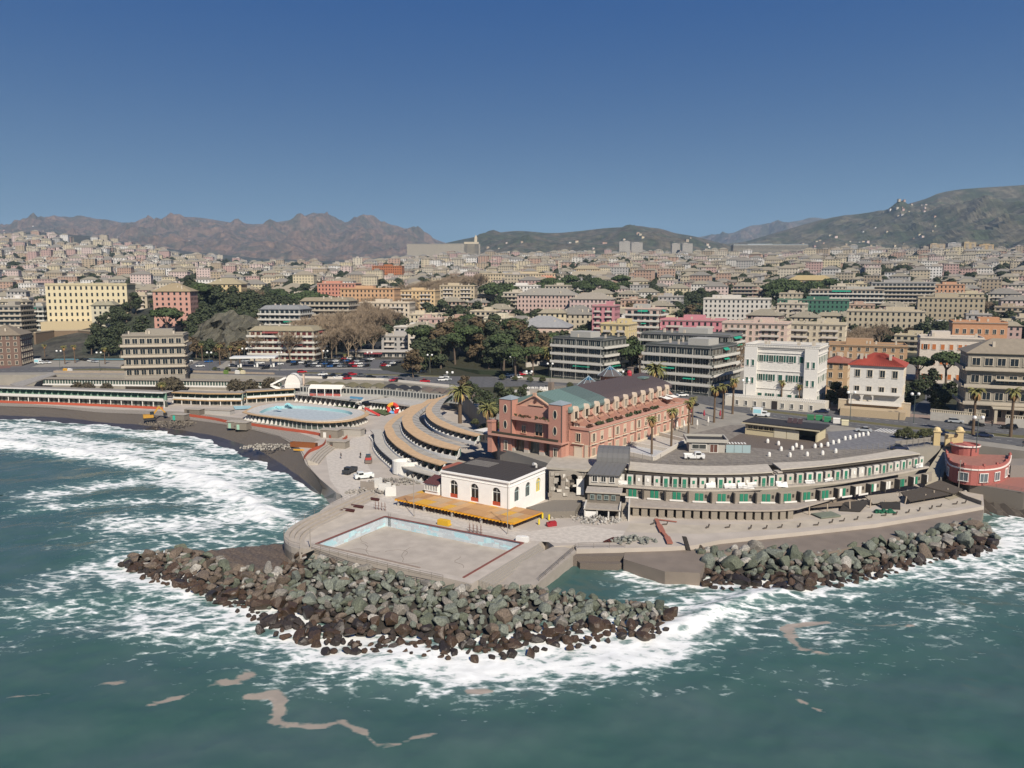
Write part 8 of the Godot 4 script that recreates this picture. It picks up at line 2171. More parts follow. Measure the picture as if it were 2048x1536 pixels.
func tree_proto(kind: String, v: int) -> Node3D:
	var r := RandomNumberGenerator.new()
	r.seed = 500 + v * 31 + kind.length() * 7
	var o := Node3D.new()
	var called: String = {"pine": "pine_tree", "oak": "evergreen_tree", "rust": "evergreen_tree", "cypress": "cypress_tree", "shrub": "shrub", "round": "clipped_tree", "plane": "plane_tree"}[kind]
	o.set_meta("base", called)
	o.set_meta("category", "shrub" if kind == "shrub" else "tree")
	var t := M.new(); var c := M.new()
	var col := lin(LEAF[kind][0])
	# built at 10 m
	if kind == "pine":
		t.cyl(V(0, -1, 0), V(0.3, 6.0, 0.1), 0.34, 0.22, 7)
		for k in 7:
			var a := TAU * k / 7 + r.randf()
			var q := V(cos(a) * r.randf_range(1.6, 3.2), r.randf_range(7.6, 8.6), sin(a) * r.randf_range(1.6, 3.2))
			t.cyl(V(0.2, 5.2, 0.1), q, 0.14, 0.06, 5, false)
			leaves(c, q, V(1.9, 0.85, 1.9), 150, 0.34, col, r)
		leaves(c, V(0.2, 9.0, 0), V(2.8, 0.9, 2.8), 330, 0.34, col, r)
	elif kind == "plane":
		branch(t, V(0, -1, 0), V(0, 1, 0), 4.2, 0.26, 0, r)
		for k in 6: branch(c, V(0, 2.2 + 0.2 * k, 0), (V(r.randfn() * 0.42, 1.1, r.randfn() * 0.42)).normalized(), 2.9, 0.13, 4, r)
	elif kind == "cypress":
		t.cyl(V(0, -1, 0), V(0, 3, 0), 0.25, 0.2, 6)
		for k in 9: leaves(c, V(0, 1.2 + k, 0), V(1.15, 0.9, 1.15) * (1.0 - pow(k / 9.2, 2.2)), 110, 0.26, col, r)
	elif kind in ["shrub", "round"]:
		t.cyl(V(0, -0.5, 0), V(0, 4, 0), 0.4, 0.3, 6)
		for k in 9:
			var a := TAU * k / 9
			leaves(c, V(cos(a) * 3.6, 3.6 + r.randf_range(-0.8, 1.6), sin(a) * 3.6), V(2.6, 2.4, 2.6), 90, 0.55, col, r)
		leaves(c, V(0, 6.6, 0), V(4, 2.6, 4), 260, 0.55, col, r)
	else:
		t.cyl(V(0, -1, 0), V(0.2, 4.5, 0), 0.34, 0.22, 7)
		for k in 13:
			var a := r.randf() * TAU; var h := r.randf_range(2.2, 8.6)
			var q := V(cos(a), 0, sin(a)) * r.randf_range(0.8, 3.1) * (1.0 if h < 6.5 else 0.6) + V(0, h, 0)
			t.cyl(V(0.1, minf(h, 4.0), 0), q, 0.12, 0.05, 4, false)
			leaves(c, q, V(1.75, 1.35, 1.75) * r.randf_range(0.75, 1.15), 115, 0.36, col, r)
	part(o, "trunk", t, mt("5d5044" if kind != "plane" else "8a7b68", 0.95))
	var lm: StandardMaterial3D = vmat("", 1.0, 0.9)
	if not mats.has("leafmat"):
		lm = lm.duplicate(); lm.backlight_enabled = true; lm.backlight = Color(0.12, 0.14, 0.05)
		mats["leafmat"] = lm
	var bark := mt("877763", 0.95)
	part(o, "branches" if kind == "plane" else "crown", c, mats["leafmat"] if kind != "plane" else bark)
	return o
func palm_proto(kind: String, v: int) -> Node3D:
	var r := RandomNumberGenerator.new()
	r.seed = 900 + v
	var o := Node3D.new()
	o.set_meta("base", "palm_tree"); o.set_meta("category", "palm tree")
	var t := M.new(); var c := M.new(); var dd := M.new()
	var fr := func(m: M, p: Vector3, a: float, el: float, l: float, w: float, col: Color) -> void:
		var q := p; var e := el
		m.col = col * r.randf_range(0.75, 1.25)
		for k in 5:
			var d := V(cos(a) * cos(e), sin(e), sin(a) * cos(e))
			var s := V(-sin(a), 0, cos(a)) * w * (1.0 - absf(k - 1.5) * 0.22)
			var n := q + d * l / 5.0
			var s2 := V(-sin(a), 0, cos(a)) * w * (1.0 - absf(k - 0.5) * 0.22)
			var dn := V(0, -w * 0.45, 0)
			m.quad(q, q + s + dn, n + s2 + dn, n); m.quad(q, n, n - s2 + dn, q - s + dn)
			q = n; e -= 0.34
	if kind == "fan":
		t.cyl(V(0, -0.6, 0), V(0.1, 8.6, 0), 0.3, 0.2, 8)
		for i in 26: fr.call(c, V(0.1, 8.6, 0), r.randf() * TAU, r.randf_range(-0.1, 1.2), r.randf_range(1.4, 2.0), 0.3, lin("6d6a3a"))
		for i in 26: fr.call(dd, V(0.1, 8.3, 0), r.randf() * TAU, r.randf_range(-0.9, -0.2), r.randf_range(1.2, 1.9), 0.28, lin("8a6b46"))
	else:
		t.cyl(V(0, -0.6, 0), V(0, 6.9, 0), 0.55, 0.42, 9); t.cyl(V(0, 6.9, 0), V(0, 7.7, 0), 0.7, 0.6, 9)
		for i in 60: fr.call(c, V(0, 7.7, 0), r.randf() * TAU, r.randf_range(0.0, 1.35), r.randf_range(3.2, 4.4), 0.3, lin("6b6a3c"))
		for i in 22: fr.call(dd, V(0, 7.4, 0), r.randf() * TAU, r.randf_range(-0.5, 0.1), r.randf_range(2.4, 3.4), 0.28, lin("9c8353"))
	part(o, "trunk", t, mt("75614d", 0.95, "rubble", 1.0)); part(o, "fronds", c, vmat("", 1.0, 0.8)); part(o, "dead_fronds", dd, vmat("", 1.0, 0.9))
	return o
func build_trees() -> void:
	var pro := {}
	for k in LEAF:
		for v in 3: pro[[k, v]] = tree_proto(k, v)
	var r := RandomNumberGenerator.new()
	r.seed = 6
	for q in TREES:
		var k: String = q[2]
		var y := gy(q[0], q[1])
		if k == "round": y = 5.5
		var s: float = q[3] / 10.0
		var a: float = q[0] / -q[1]
		var zone := ("on the wooded left hill" if a < -0.3 else ("along the %s of the avenue" % ("near end" if q[1] > -560 else "middle" if q[1] > -720 else "far end") if a < -0.02 and k == "plane" else ("in the wood by the avenue" if a < 0.03 else ("around the modern blocks" if a < 0.3 else "on the villa side of town")))) if q[1] < -395 else ("between the left cabin rows" if k == "round" else ("in the dark wood above the sea road" if a < 0.02 and q[1] < -330 else ("in the garden beside the pink building" if a < 0.08 and q[1] > -330 else ("beside the modern blocks" if a < 0.32 else "among the villas on the right"))))
		var lab: String = "%s %s" % [("large " if q[3] > 15 else "small " if q[3] < 7 and k != "shrub" else "") + LEAF[k][1], zone]
		var o := copy(pro[[k, r.randi() % 3]], lab, V(q[0], y, q[1]), r.randf() * TAU, s * r.randf_range(0.92, 1.08))
		o.set_meta("group", "%ss %s" % [LEAF[k][1], zone])
	# trees between the houses of the town; beyond the nearest ones a mass
	var n := 0
	var far := MultiMesh.new()
	far.transform_format = MultiMesh.TRANSFORM_3D
	var tf := []
	for tries in 14000:
		var d := 470.0 * pow(5.0, r.randf()); var x := r.randf_range(-0.72, 0.72) * d
		var g := tn.get_noise_2d(x * 4.0 + 500, -d * 4.0)
		if (g < 0.28 and r.randf() < 0.3) or (d < 570 and x / d < -0.42): continue
		var hit := false
		var kc := Vector2i(int(floor(x / 60.0)), int(floor(-d / 60.0)))
		for a in range(-1, 2):
			for b in range(-1, 2):
				for s in occ.get(kc + Vector2i(a, b), []):
					if Vector2(s.x - x, s.z + d).length() < s.y * 0.8 + 3.0: hit = true
		if hit: continue
		var y := th(x, -d)
		if d < 900 and n < 260:
			n += 1
			var k: String = ["pine", "oak", "oak", "rust", "plane", "cypress"][r.randi() % 6]
			var zone := "left of the avenue" if x / d < -0.12 else ("in mid town" if x / d < 0.15 else "right of the modern blocks")
			var o := copy(pro[[k, r.randi() % 3]], "%s between town houses %s" % [LEAF[k][1], zone], V(x, y, -d), r.randf() * TAU, r.randf_range(0.9, 1.6))
			o.set_meta("group", "%ss between town houses %s" % [LEAF[k][1], zone])
		else:
			tf.append(Transform3D(Basis(Vector3.UP, r.randf() * TAU).scaled(V(1.2, 1, 1.2) * r.randf_range(0.9, 1.9)), V(x, y - 1.0, -d)))
	far.mesh = (pro[["oak", 0]].get_node("crown") as MeshInstance3D).mesh
	far.instance_count = tf.size()
	for i in tf.size(): far.set_instance_transform(i, tf[i])
	var mm := MultiMeshInstance3D.new()
	mm.multimesh = far; mm.name = "far_trees"
	add_child(mm)
	tag(mm, "dark tree crowns scattered through the far town", "trees"); stuff(mm)
	for v in 3: pro[["fan", v]] = palm_proto("fan", v); pro[["date", v]] = palm_proto("date", v)
	for q in PALMS:
		var x: float = q[0]
		var zone := "in the garden left of the pink building" if q[3] == "date" and x < 0 and x > -60 else ("among the left cabin rows" if x < -100 and q[1] < 9 else ("by the filling station" if x < -95 and x > -160 else ("on the left roadside" if x < -160 else ("beside the car park" if x < 0 else ("behind the pink building" if q[3] == "date" else ("beside the pink building's terrace" if x < 75 else ("before the white villa" if x < 115 else "before the grey palazzo")))))))
		var o := copy(pro[[q[3], r.randi() % 3]], "%s %s" % ["broad date palm" if q[3] == "date" else ("tall shaggy fan palm" if q[4] > 8.9 else "low shaggy fan palm"), zone], V(q[0], q[1], q[2]), r.randf() * TAU, q[4] / (8.8 if q[3] == "fan" else 8.2))
		o.set_meta("group", "palms %s" % zone)
	# craggy rock face below the hill
	var m := M.new()
	var fz := FastNoiseLite.new()
	fz.seed = 4; fz.frequency = 0.09; fz.fractal_octaves = 4
	var rk := []
	for j in 15:
		var row := []
		for i in 27:
			var p := V(-182.0 + i * 1.5, 9.0 + j * 2.0 * (1.0 - 0.35 * absf(i - 13) / 13.0), -428.0 - j * 1.7)
			row.append(p + V(fz.get_noise_3dv(p * 1.3) * 2.5, fz.get_noise_3dv(p + V(50, 0, 0)) * 2.5, fz.get_noise_3dv(p * 0.8 + V(0, 90, 0)) * 9.0 + fz.get_noise_3dv(p * 4.0) * 3.0))
		rk.append(row)
	for j in 14:
		for i in 26: m.col = lin("85816f") * (0.6 + 0.35 * fz.get_noise_2d(i * 9.0, j * 9.0)); m.quad(rk[j][i], rk[j][i + 1], rk[j + 1][i + 1], rk[j + 1][i])
	solo("rock_face", "craggy grey rock face below the trees of the left hill", "cliff", m, vmat("rock", 6.0))
	for k in pro: pro[k].free()

# ---------------------------------------------------------------- vehicles, lamps and small things
func car_proto(col: String, hatch: bool) -> Node3D:
	var o := Node3D.new()
	o.set_meta("base", "parked_car"); o.set_meta("category", "car")
	var ext := func(pts: Array, w0: float, w1: float) -> M:   # side outline (x, y) extruded across, narrower on top
		var m := M.new()
		var ymax := 0.0
		for p in pts: ymax = maxf(ymax, p.y)
		var W := func(p: Vector2, s: float) -> Vector3: return V(p.x, p.y, s * lerpf(w0, w1, p.y / ymax))
		for i in pts.size():
			var a: Vector2 = pts[i]; var b: Vector2 = pts[(i + 1) % pts.size()]
			m.quad(W.call(a, 1.0), W.call(a, -1.0), W.call(b, -1.0), W.call(b, 1.0))
		var pv := PackedVector2Array(pts)
		var t := Geometry2D.triangulate_polygon(pv)
		for i in range(0, t.size(), 3):
			for s in [1.0, -1.0]:
				var a: Vector3 = W.call(pv[t[i]], s); var b: Vector3 = W.call(pv[t[i + 1]], s); var c: Vector3 = W.call(pv[t[i + 2]], s)
				if ((b - a).cross(c - a).z > 0) == (s > 0): m.tri(a, b, c)
				else: m.tri(a, c, b)
		return m
	var paint := mt(col, 0.25)
	var body: Array = [Vector2(-2.1, 0.35), Vector2(-2.15, 0.75), Vector2(-2.0, 0.95), Vector2(0.9, 0.98), Vector2(2.0, 0.8), Vector2(2.15, 0.55), Vector2(2.1, 0.3)]
	part(o, "body", ext.call(body, 0.88, 0.84), paint)
	var cab: Array = [Vector2(-2.0 if hatch else -1.5, 0.96), Vector2(-1.75 if hatch else -0.95, 1.42), Vector2(0.15, 1.45), Vector2(0.98, 0.97)]
	part(o, "windows", ext.call(cab, 1.02, 0.64), glass("14181a", 0.1))
	var rm := M.new(); rm.box(V(-0.75 if hatch else -0.4, 1.47, 0), V(1.95 if hatch else 1.1, 0.06, 1.26)); part(o, "roof", rm, paint)
	for x in [-1.3, 1.3]:
		for z in [-0.78, 0.78]:
			var w := M.new(); w.cyl(V(x, 0.31, z - 0.12), V(x, 0.31, z + 0.12), 0.32, 0.32, 10); part(o, "wheel", w, mt("1c1c1d", 0.8))
	for z in [-0.6, 0.6]:
		var l := M.new(); l.box(V(2.06, 0.68, z), V(0.16, 0.16, 0.36)); part(o, "headlight", l, mt("cfd3d6", 0.2))
	return o
func van(label: String, at: Vector3, yaw: float, kind: String, col: String) -> Node3D:
	var t := thing("van" if kind == "van" else "pickup_truck", label, "van" if kind == "van" else "pickup truck", at, yaw)
	var m := M.new(); m.box(V(0, 0.62, 0), V(4.8, 0.5, 1.85)); m.box(V(1.9, 1.0, 0), V(1.1, 0.5, 1.8)); part(t, "body", m, mt(col, 0.35))
	m = M.new(); m.box(V(0.85, 1.3, 0), V(1.5, 0.9, 1.7)); m.box(V(0.85, 1.78, 0), V(1.2, 0.08, 1.6)); part(t, "cab", m, mt(col, 0.35))
	m = M.new(); m.box(V(0.9, 1.42, 0), V(1.2, 0.5, 1.74)); m.box(V(1.62, 1.4, 0), V(0.06, 0.55, 1.5)); part(t, "windows", m, glass("15191b"))
	if kind == "van":
		m = M.new(); m.box(V(-1.2, 1.75, 0), V(2.7, 2.0, 2.0)); part(t, "cargo_box", m, mt("cfd2d2", 0.5))
		m = M.new(); m.box(V(-1.2, 1.7, 1.01), V(2.3, 1.2, 0.03)); part(t, "side_print", m, mt("8fc4cf", 0.5))
	else:
		m = M.new()
		for z in [-0.88, 0.88]: m.box(V(-1.25, 1.05, z), V(2.3, 0.45, 0.08))
		m.box(V(-2.38, 1.05, 0), V(0.08, 0.45, 1.8)); part(t, "load_bed", m, mt(col, 0.45))
	for x in [-1.5, 1.5]:
		for z in [-0.85, 0.85]:
			m = M.new(); m.cyl(V(x, 0.36, z - 0.13), V(x, 0.36, z + 0.13), 0.37, 0.37, 10); part(t, "wheel", m, mt("1c1c1d", 0.8))
	return t
func person(label: String, at: Vector3, top: String, legs: String, yaw: float) -> void:
	var t := thing("person", label, "person", at, yaw)
	var m := M.new()
	m.col = lin(legs)
	for s in [-1, 1]:
		m.cyl(V(s * 0.1, 0.0, 0.06 * s), V(s * 0.1, 0.48, 0.04 * s), 0.055, 0.075, 8); m.cyl(V(s * 0.1, 0.46, 0.04 * s), V(s * 0.09, 0.92, 0), 0.075, 0.1, 8)
		m.box(V(s * 0.1, 0.04, 0.06 * s + 0.06), V(0.1, 0.08, 0.26))
	m.col = lin(top)
	m.lathe([[0.17, 0.86], [0.16, 1.05], [0.19, 1.3], [0.2, 1.42], [0.1, 1.5], [0.06, 1.54]], 10)
	for s in [-1, 1]: m.cyl(V(s * 0.21, 1.42, 0), V(s * 0.27, 1.12, 0.03), 0.06, 0.05, 7); m.cyl(V(s * 0.27, 1.13, 0.03), V(s * 0.26, 0.86, 0.12), 0.048, 0.04, 7)
	m.col = lin("a87f67")
	for s in [-1, 1]: m.box(V(s * 0.26, 0.8, 0.13), V(0.05, 0.14, 0.08))
	m.lathe([[0.055, 1.5], [0.06, 1.56], [0.085, 1.62], [0.095, 1.68], [0.085, 1.75], [0.0, 1.79]], 9)
	m.box(V(0, 1.655, 0.1), V(0.03, 0.05, 0.04))
	part(t, "body", m, vmat("", 1, 0.9))
	m = M.new(); m.lathe([[0.1, 1.68], [0.095, 1.76], [0.0, 1.81]], 9, V(0, 0, -0.015)); part(t, "hair", m, mt("241d18", 0.9))
func build_props() -> void:
	var r := RandomNumberGenerator.new()
	r.seed = 60
	var cols := {"white": "cfd0ce", "black": "17181a", "grey": "55585c", "silver": "9a9ea1", "red": "a3202a", "blue": "24548c", "navy": "1d2740"}
	var pro := {}
	for k in cols:
		for b in 2: pro[[k, b]] = car_proto(cols[k], b == 1)
	for q in CARS:
		var pl: String = PLACES[q[4]]
		var one := pl.count("one") + pl.count("before") + pl.count("past") > 0 and not "row" in pl
		var o := copy(pro[[q[3], r.randi() % 2]], ("%s car, %s" if one else "%s car %s") % [q[3], pl], V(q[0], 10.045, q[1]), q[2] + (PI if r.randf() < 0.4 else 0.0) + r.randf_range(-0.05, 0.05))
		o.set_meta("group", "%s cars %s" % [q[3], pl])
	for k in pro: pro[k].free()
	van("white delivery van with pale blue side print on the sea road", V(78.77,10.05,-242.55), -0.5, "van", "cfd2d2")
	van("white delivery van on the left roadside", V(-245,10.05,-402.31), -0.2, "van", "cfd2d2")
	van("dark grey pickup truck parked on the dusty yard", V(-42,3.02,-197.31), -1.9, "pickup", "33363a")
	van("white pickup truck beside the ruined white walls", V(-37.3,3.02,-191.59), -2.7, "pickup", "cdd0ce")
	van("small white flatbed truck behind the lot fence", V(43.62,10.05,-182.83), -0.05, "pickup", "cfd0ce")
	# street lamps with two white globes
	var n := 0
	for p in [V(121.04,10,-231.35), V(115.6,10,-190.25), V(15.7,10,-319.15), V(6.4,10,-290.29), V(0.23,10,-350.39), V(-37.96,10,-358.17), V(-91.08,10,-379.19), V(-67.96,10,-370.5), V(40.66,10,-290.29), V(79.91,10,-263.95), V(-111.03,10,-370.5), V(-153.22,10,-358.17), V(-135.43,10,-393.01), V(-144.53,10,-370.5), V(-197.18,10,-370.5), V(-221.32,10,-379.19), V(-23.14,10,-287.69), V(103.36,10,-234.77)]:
		var t := thing("street_lamp", "tall street lamp with twin white globes, %s" % ["by the villa street mouth", "above the red restaurant", "among the palms behind the pink building", "beside the garden cars", "at the hedge corner", "at the car park exit", "in the crowded car park, left", "in the crowded car park, right", "behind the octagonal lanterns", "left of the white villa", "by the white shell entrance", "at the foot of the climbing street", "by the filling station", "on the climbing street corner", "on the left verge, right one", "on the left verge, left one", "above the palm garden", "on the verge before the cream garden wall"][n], "street lamp", p)
		n += 1
		var m := M.new(); m.cyl(V(0, 0, 0), V(0, 8.5, 0), 0.13, 0.07, 7); part(t, "post", m, mt("4a5450", 0.6))
		m = M.new(); m.box(V(0, 8.4, 0), V(2.0, 0.08, 0.08)); part(t, "arm", m, mt("4a5450", 0.6))
		for x in [-1.0, 1.0]:
			m = M.new(); m.lathe([[0.0, 8.35], [0.35, 8.5], [0.48, 8.85], [0.35, 9.2], [0, 9.32]], 10, V(x, 0, 0)); part(t, "globe", m, mt("dcdcd8", 0.4))
	# excavator on the beach
	var t := thing("excavator", "yellow tracked excavator digging at the top of the dark beach", "excavator", V(-131.16,2.6,-278.19), 0.5)
	var ye := mt("b88a2e", 0.6, "plaster", 2.0); var dk := mt("2b2927", 0.8)
	var m: M
	for z in [-1.1, 1.1]:
		m = M.new(); m.box(V(0, 0.45, z), V(3.6, 0.75, 0.6)); m.cyl(V(-1.8, 0.45, z - 0.3), V(-1.8, 0.45, z + 0.3), 0.38, 0.38, 10); m.cyl(V(1.8, 0.45, z - 0.3), V(1.8, 0.45, z + 0.3), 0.38, 0.38, 10); part(t, "track", m, dk)
	m = M.new(); m.box(V(-0.5, 1.5, 0), V(3.4, 1.1, 2.5)); part(t, "house", m, ye)
	m = M.new(); m.box(V(0.7, 2.3, 0.7), V(1.3, 1.6, 1.0)); part(t, "cab", m, glass("20272a"))
	m = M.new(); m.bar(V(1.0, 1.7, -0.3), V(3.2, 4.6, -0.3), 0.45, 0.6); part(t, "boom", m, ye)
	m = M.new(); m.bar(V(3.1, 4.7, -0.3), V(5.2, 2.4, -0.3), 0.35, 0.5); part(t, "stick", m, ye)
	m = M.new(); m.box(V(5.2, 1.7, -0.3), V(1.0, 1.1, 1.2), 0.3); part(t, "bucket", m, dk)
	# red skid loader
	t = thing("skid_loader", "small red skid loader working in the dusty yard", "loader", V(-39.49,3.02,-209.79), -1.4)
	m = M.new(); m.box(V(0, 0.9, 0), V(2.4, 1.0, 1.6)); part(t, "body", m, mt("a83a34", 0.5))
	m = M.new(); m.box(V(0.2, 1.75, 0), V(1.3, 0.9, 1.3)); part(t, "cab", m, glass("39403f"))
	for x in [-0.75, 0.75]:
		for z in [-0.85, 0.85]:
			m = M.new(); m.cyl(V(x, 0.42, z - 0.15), V(x, 0.42, z + 0.15), 0.42, 0.42, 9); part(t, "wheel", m, dk)
	m = M.new(); m.box(V(1.9, 0.5, 0), V(0.9, 0.7, 1.8)); m.bar(V(-0.6, 1.3, 0.8), V(1.7, 0.6, 0.8), 0.15, 0.2); m.bar(V(-0.6, 1.3, -0.8), V(1.7, 0.6, -0.8), 0.15, 0.2); part(t, "bucket", m, mt("6a5f55", 0.7))
	# rusty trough, kayak, tanks and site gear
	t = thing("skip", "long rust-orange steel trough lying on the gravel", "skip", V(-62.48,3,-229.6), -0.28)
	for z in [-0.7, 0.7]:
		m = M.new(); m.box(V(0, 0.7, z), V(8.5, 1.4, 0.12)); part(t, "side", m, mt("9a5a2a", 0.8, "rubble", 2.0))
	m = M.new(); m.box(V(0, 0.1, 0), V(8.5, 0.15, 1.4)); m.box(V(-4.2, 0.7, 0), V(0.12, 1.4, 1.4)); m.box(V(4.2, 0.7, 0), V(0.12, 1.4, 1.4)); part(t, "floor", m, mt("6d3f22", 0.85, "rubble", 2.0))
	m = M.new()
	for k in 8: m.box(V(-1.6 + k * 0.4, 0.2, 0), V(0.42, 0.3, 0.75 * sin(PI * (k + 0.7) / 8.5)))
	solo("kayak", "yellow kayak lying below the rusty trough", "kayak", m, mt("cf9a2a", 0.5), "", V(-62.5,3,-224.68), -0.1)
	m = M.new(); m.box(V(0, 0.55, 0), V(2.6, 1.0, 1.1)); m.box(V(0, 1.1, 0), V(2.4, 0.12, 0.95)); m.cyl(V(1.35, 0.2, -0.5), V(1.35, 0.2, 0.5), 0.2, 0.2, 8)
	solo("fuel_tank", "yellow site tank on the far pool deck edge", "tank", m, mt("c9a02a", 0.5), "", V(-13.86,3,-153.69), -0.53)
	m = M.new(); m.box(V(0, 0.5, 0), V(2.4, 0.9, 1.0)); m.box(V(0.4, 1.0, 0), V(1.2, 0.2, 0.8))
	solo("water_tank", "white plastic tanks at the pool's far right corner", "tank", m, mt("d6d5d0", 0.6), "", V(2,3,-143.5), -0.4)
	m = M.new(); m.box(V(0, 0.4, 0), V(2.0, 0.8, 0.9)); m.cyl(V(-1.1, 0.45, 0), V(-0.8, 0.45, 0), 0.4, 0.4, 9); m.box(V(0.2, 0.9, 0), V(1.4, 0.2, 0.7))
	solo("compressor", "dark red compressor box right of the formwork deck", "machine", m, mt("8c1f28", 0.5), "", V(8.02,3,-153.04), 0.4)
	n = 0
	for p in [[V(-36.19,3,-163.87), 4.5], [V(-34.34,3,-166.53), 3.5], [V(-37.95,3,-163.5), 3.0], [V(18.7,3,-143.5), 2.8], [V(-31.37,3,-178.91), 2.2], [V(-31.35,3,-172.09), 2.4]]:
		m = M.new()
		for k in 5: m.bar(V(-p[1] / 2 + 0.2 * k, 0.2 + 0.12 * (k % 3), -0.5 + 0.25 * k), V(p[1] / 2 + 0.1 * k, 0.25 + 0.1 * (k % 2), -0.3 + 0.2 * k), 0.3, 0.25)
		solo("rusty_beams", "heap of rusty steel beams, %s" % ["nearest the curved steps", "behind the curved steps", "left of the curved steps", "by the stone heap above the basin", "behind the formwork deck corner", "before the ruined white walls"][n], "beams", m, mt("54261f", 0.8, "rubble", 1.5), "", p[0], -0.4 if n != 3 else 0.9)
		n += 1
	# stone heaps
	n = 0
	for p in [[V(17.71,3,-156.38), 5.5, 150, "c2beb6", "pale rubble heap below the beach house"], [V(23.28,3,-143.5), 4.5, 60, "9d9f95", "heap of grey stones at the wall above the basin"], [V(-73.36,2.4,-231.68), 9.0, 260, "bcb6aa", "pale rubble bank at the head of the beach"], [V(10.2,3,-160.58), 6.0, 120, "b0a89c", "broken masonry below the half demolished wall"], [V(-121.78,2.4,-271.24), 10.0, 220, "8a8072", "rubble by the excavator"], [V(-33.41,3,-178.47), 6.0, 160, "b7b1a7", "debris heap beside the white pickup"], [V(-28.91,3,-187.71), 7.0, 200, "a9a49a", "debris strip below the lowest curved roof"]]:
		m = M.new()
		for i in p[2]:
			var a := r.randf() * TAU; var d: float = p[1] * sqrt(r.randf())
			var s := r.randf_range(0.15, 0.75) * (1.5 if n == 1 else 1.0)
			m.col = lin(p[3]) * r.randf_range(0.6, 1.2)
			add_stone(m, i, V(cos(a) * d, s * 0.2 + maxf(0, 1.2 * (1.0 - d / p[1])) * r.randf(), sin(a) * d * 0.45), s * 0.7, r)
		stuff(solo("rubble_heap", p[4], "rubble", m, vmat("rubble", 1.5), "", p[0], 0.0))
		n += 1
	# plastic sheet chute of orange mesh down to the apron
	var ch: Array = L2(3.1,[29.9,-156.74,29.77,-152.72,29.63,-148.28,29.92,-145.25,29.74,-141.49])
	m = M.new()
	for i in 4: m.bar(ch[i] + V(0, 0.25, 0), ch[i + 1] + V(0, 0.25, 0), 0.7 + 0.4 * (i % 2), 0.22)
	m.bar(ch[0] + V(0, 0.2, 0), ch[0] + V(4, 0.1, 1.5), 0.3, 0.15)
	solo("orange_netting", "collapsed orange netting trailing across the promenade", "netting", m, mt("b5735f", 0.85, "rubble", 1.0))
	# walls ruins beside the pickup
	n = 0
	for p in [[V(-34.25,3,-179.8), 4.0, "b9ad9f"], [V(-32.18,3,-182.98), 2.0, "d3d1cb"], [V(-29.88,3,-178.47), 3.0, "d0cec8"], [V(-28.01,3,-175.44), 2.4, "d6d4ce"]]:
		m = M.new(); m.box(V(0, 1.1, 0), V(p[1], 2.2, 0.3)); m.box(V(-p[1] / 2, 0.9, -0.9), V(0.3, 1.8, 1.8)); m.box(V(p[1] * 0.3, 2.3, 0), V(p[1] * 0.3, 0.4, 0.3))
		solo("ruined_partition", "%s beside the white pickup" % ["stone-faced ruined partition", "narrow white standing partition", "white broken partition", "rightmost white partition stub"][n], "wall", m, mt(p[2], 0.9, "plaster" if n else "rubble", 2.0), "", p[0], -0.5 + 0.2 * n)
		n += 1
	# tall site poles
	n = 0
	for p in [[V(-20.69,3,-159.51), 9.0], [V(-0.88,3,-147.97), 10.0], [V(-37.43,3,-139.55), 3.6], [V(105.24,3.5,-178.85), 7.0]]:
		m = M.new(); m.cyl(Vector3.ZERO, V(0, p[1], 0), 0.09, 0.07, 7); m.box(V(0, p[1], 0), V(0.5, 0.12, 0.12)); m.box(V(0, 0.1, 0), V(0.35, 0.2, 0.35))
		solo("pole", "slim grey pole %s" % ["before the left end of the formwork deck", "before the right end of the formwork deck", "on the pool's seaward left corner", "at the foot of the ramp"][n], "pole", m, mt("8d867d", 0.6), "", p[0])
		n += 1
	# rebar cages on the pool deck
	n = 0
	for p in [V(-7.3,3,-148.58), V(-28.67,3,-164.25)]:
		m = M.new()
		for k in 12: m.cyl(V(-1.6 + 0.29 * k, 0, -0.4 + 0.3 * (k % 3)), V(-1.6 + 0.29 * k, 1.6 + 0.3 * (k % 2), -0.4 + 0.3 * (k % 3)), 0.035, 0.035, 4)
		for y in [0.3, 0.9]: m.bar(V(-1.8, y, 0), V(1.8, y, 0), 0.05, 0.05)
		solo("rebar_cage", "rusty reinforcing cage standing %s" % ["on the far pool deck", "at the pool's far left corner"][n], "rebar", m, mt("6d4a3a", 0.8), "", p, -0.5)
		n += 1
	# yellow safety posts
	for p in L2(3,[5.5,-153.69,6.37,-157.76,7.68,-156.72,9.04,-158.8]):
		m = M.new(); m.box(V(0, 0.7, 0), V(0.35, 1.1, 0.2), 0.3); m.cyl(V(0, 0, 0), V(0, 1.4, 0), 0.06, 0.06, 6)
		solo("safety_post", "yellow safety post right of the formwork deck", "post", m, mt("c9b42a", 0.6), "yellow safety posts", p)
	# railings by basin and promenade edge
	for k in [[L3([4.59,1.6,-126.97,11.94,2.7,-140.13]), "railing along the sloping basin wall"], [L2(3,[12.28,-139.83,21.07,-140.1]), "low rail on the wall above the basin"], [L2(3.1,[-37.01,-138.99,-27.71,-132.73,-19.11,-127.68,-11.4,-123.41]), "thin rail along the pool's seaward edge"], [L2(5.05,[108.2,-178.47,115.16,-170.58,122.84,-165.29]), "rail along the red terrace edge"]]:
		t = thing("handrail", k[1], "railing")
		railing(t, k[0], 1.0, mt("6f6860", 0.6), 2.0)
	# leaning dark slab at the basin mouth
	m = M.new(); m.obox(V(32.67,2.2,-141), V(0.7, 0, 0.2), V(-0.8, 2.6, -0.3), V(0.1, 0, 0.35))
	solo("leaning_slab", "dark pointed slab leaning at the basin mouth", "slab", m, mt("2e2a27", 0.8))
	# closed parasols and bins
	n = 0
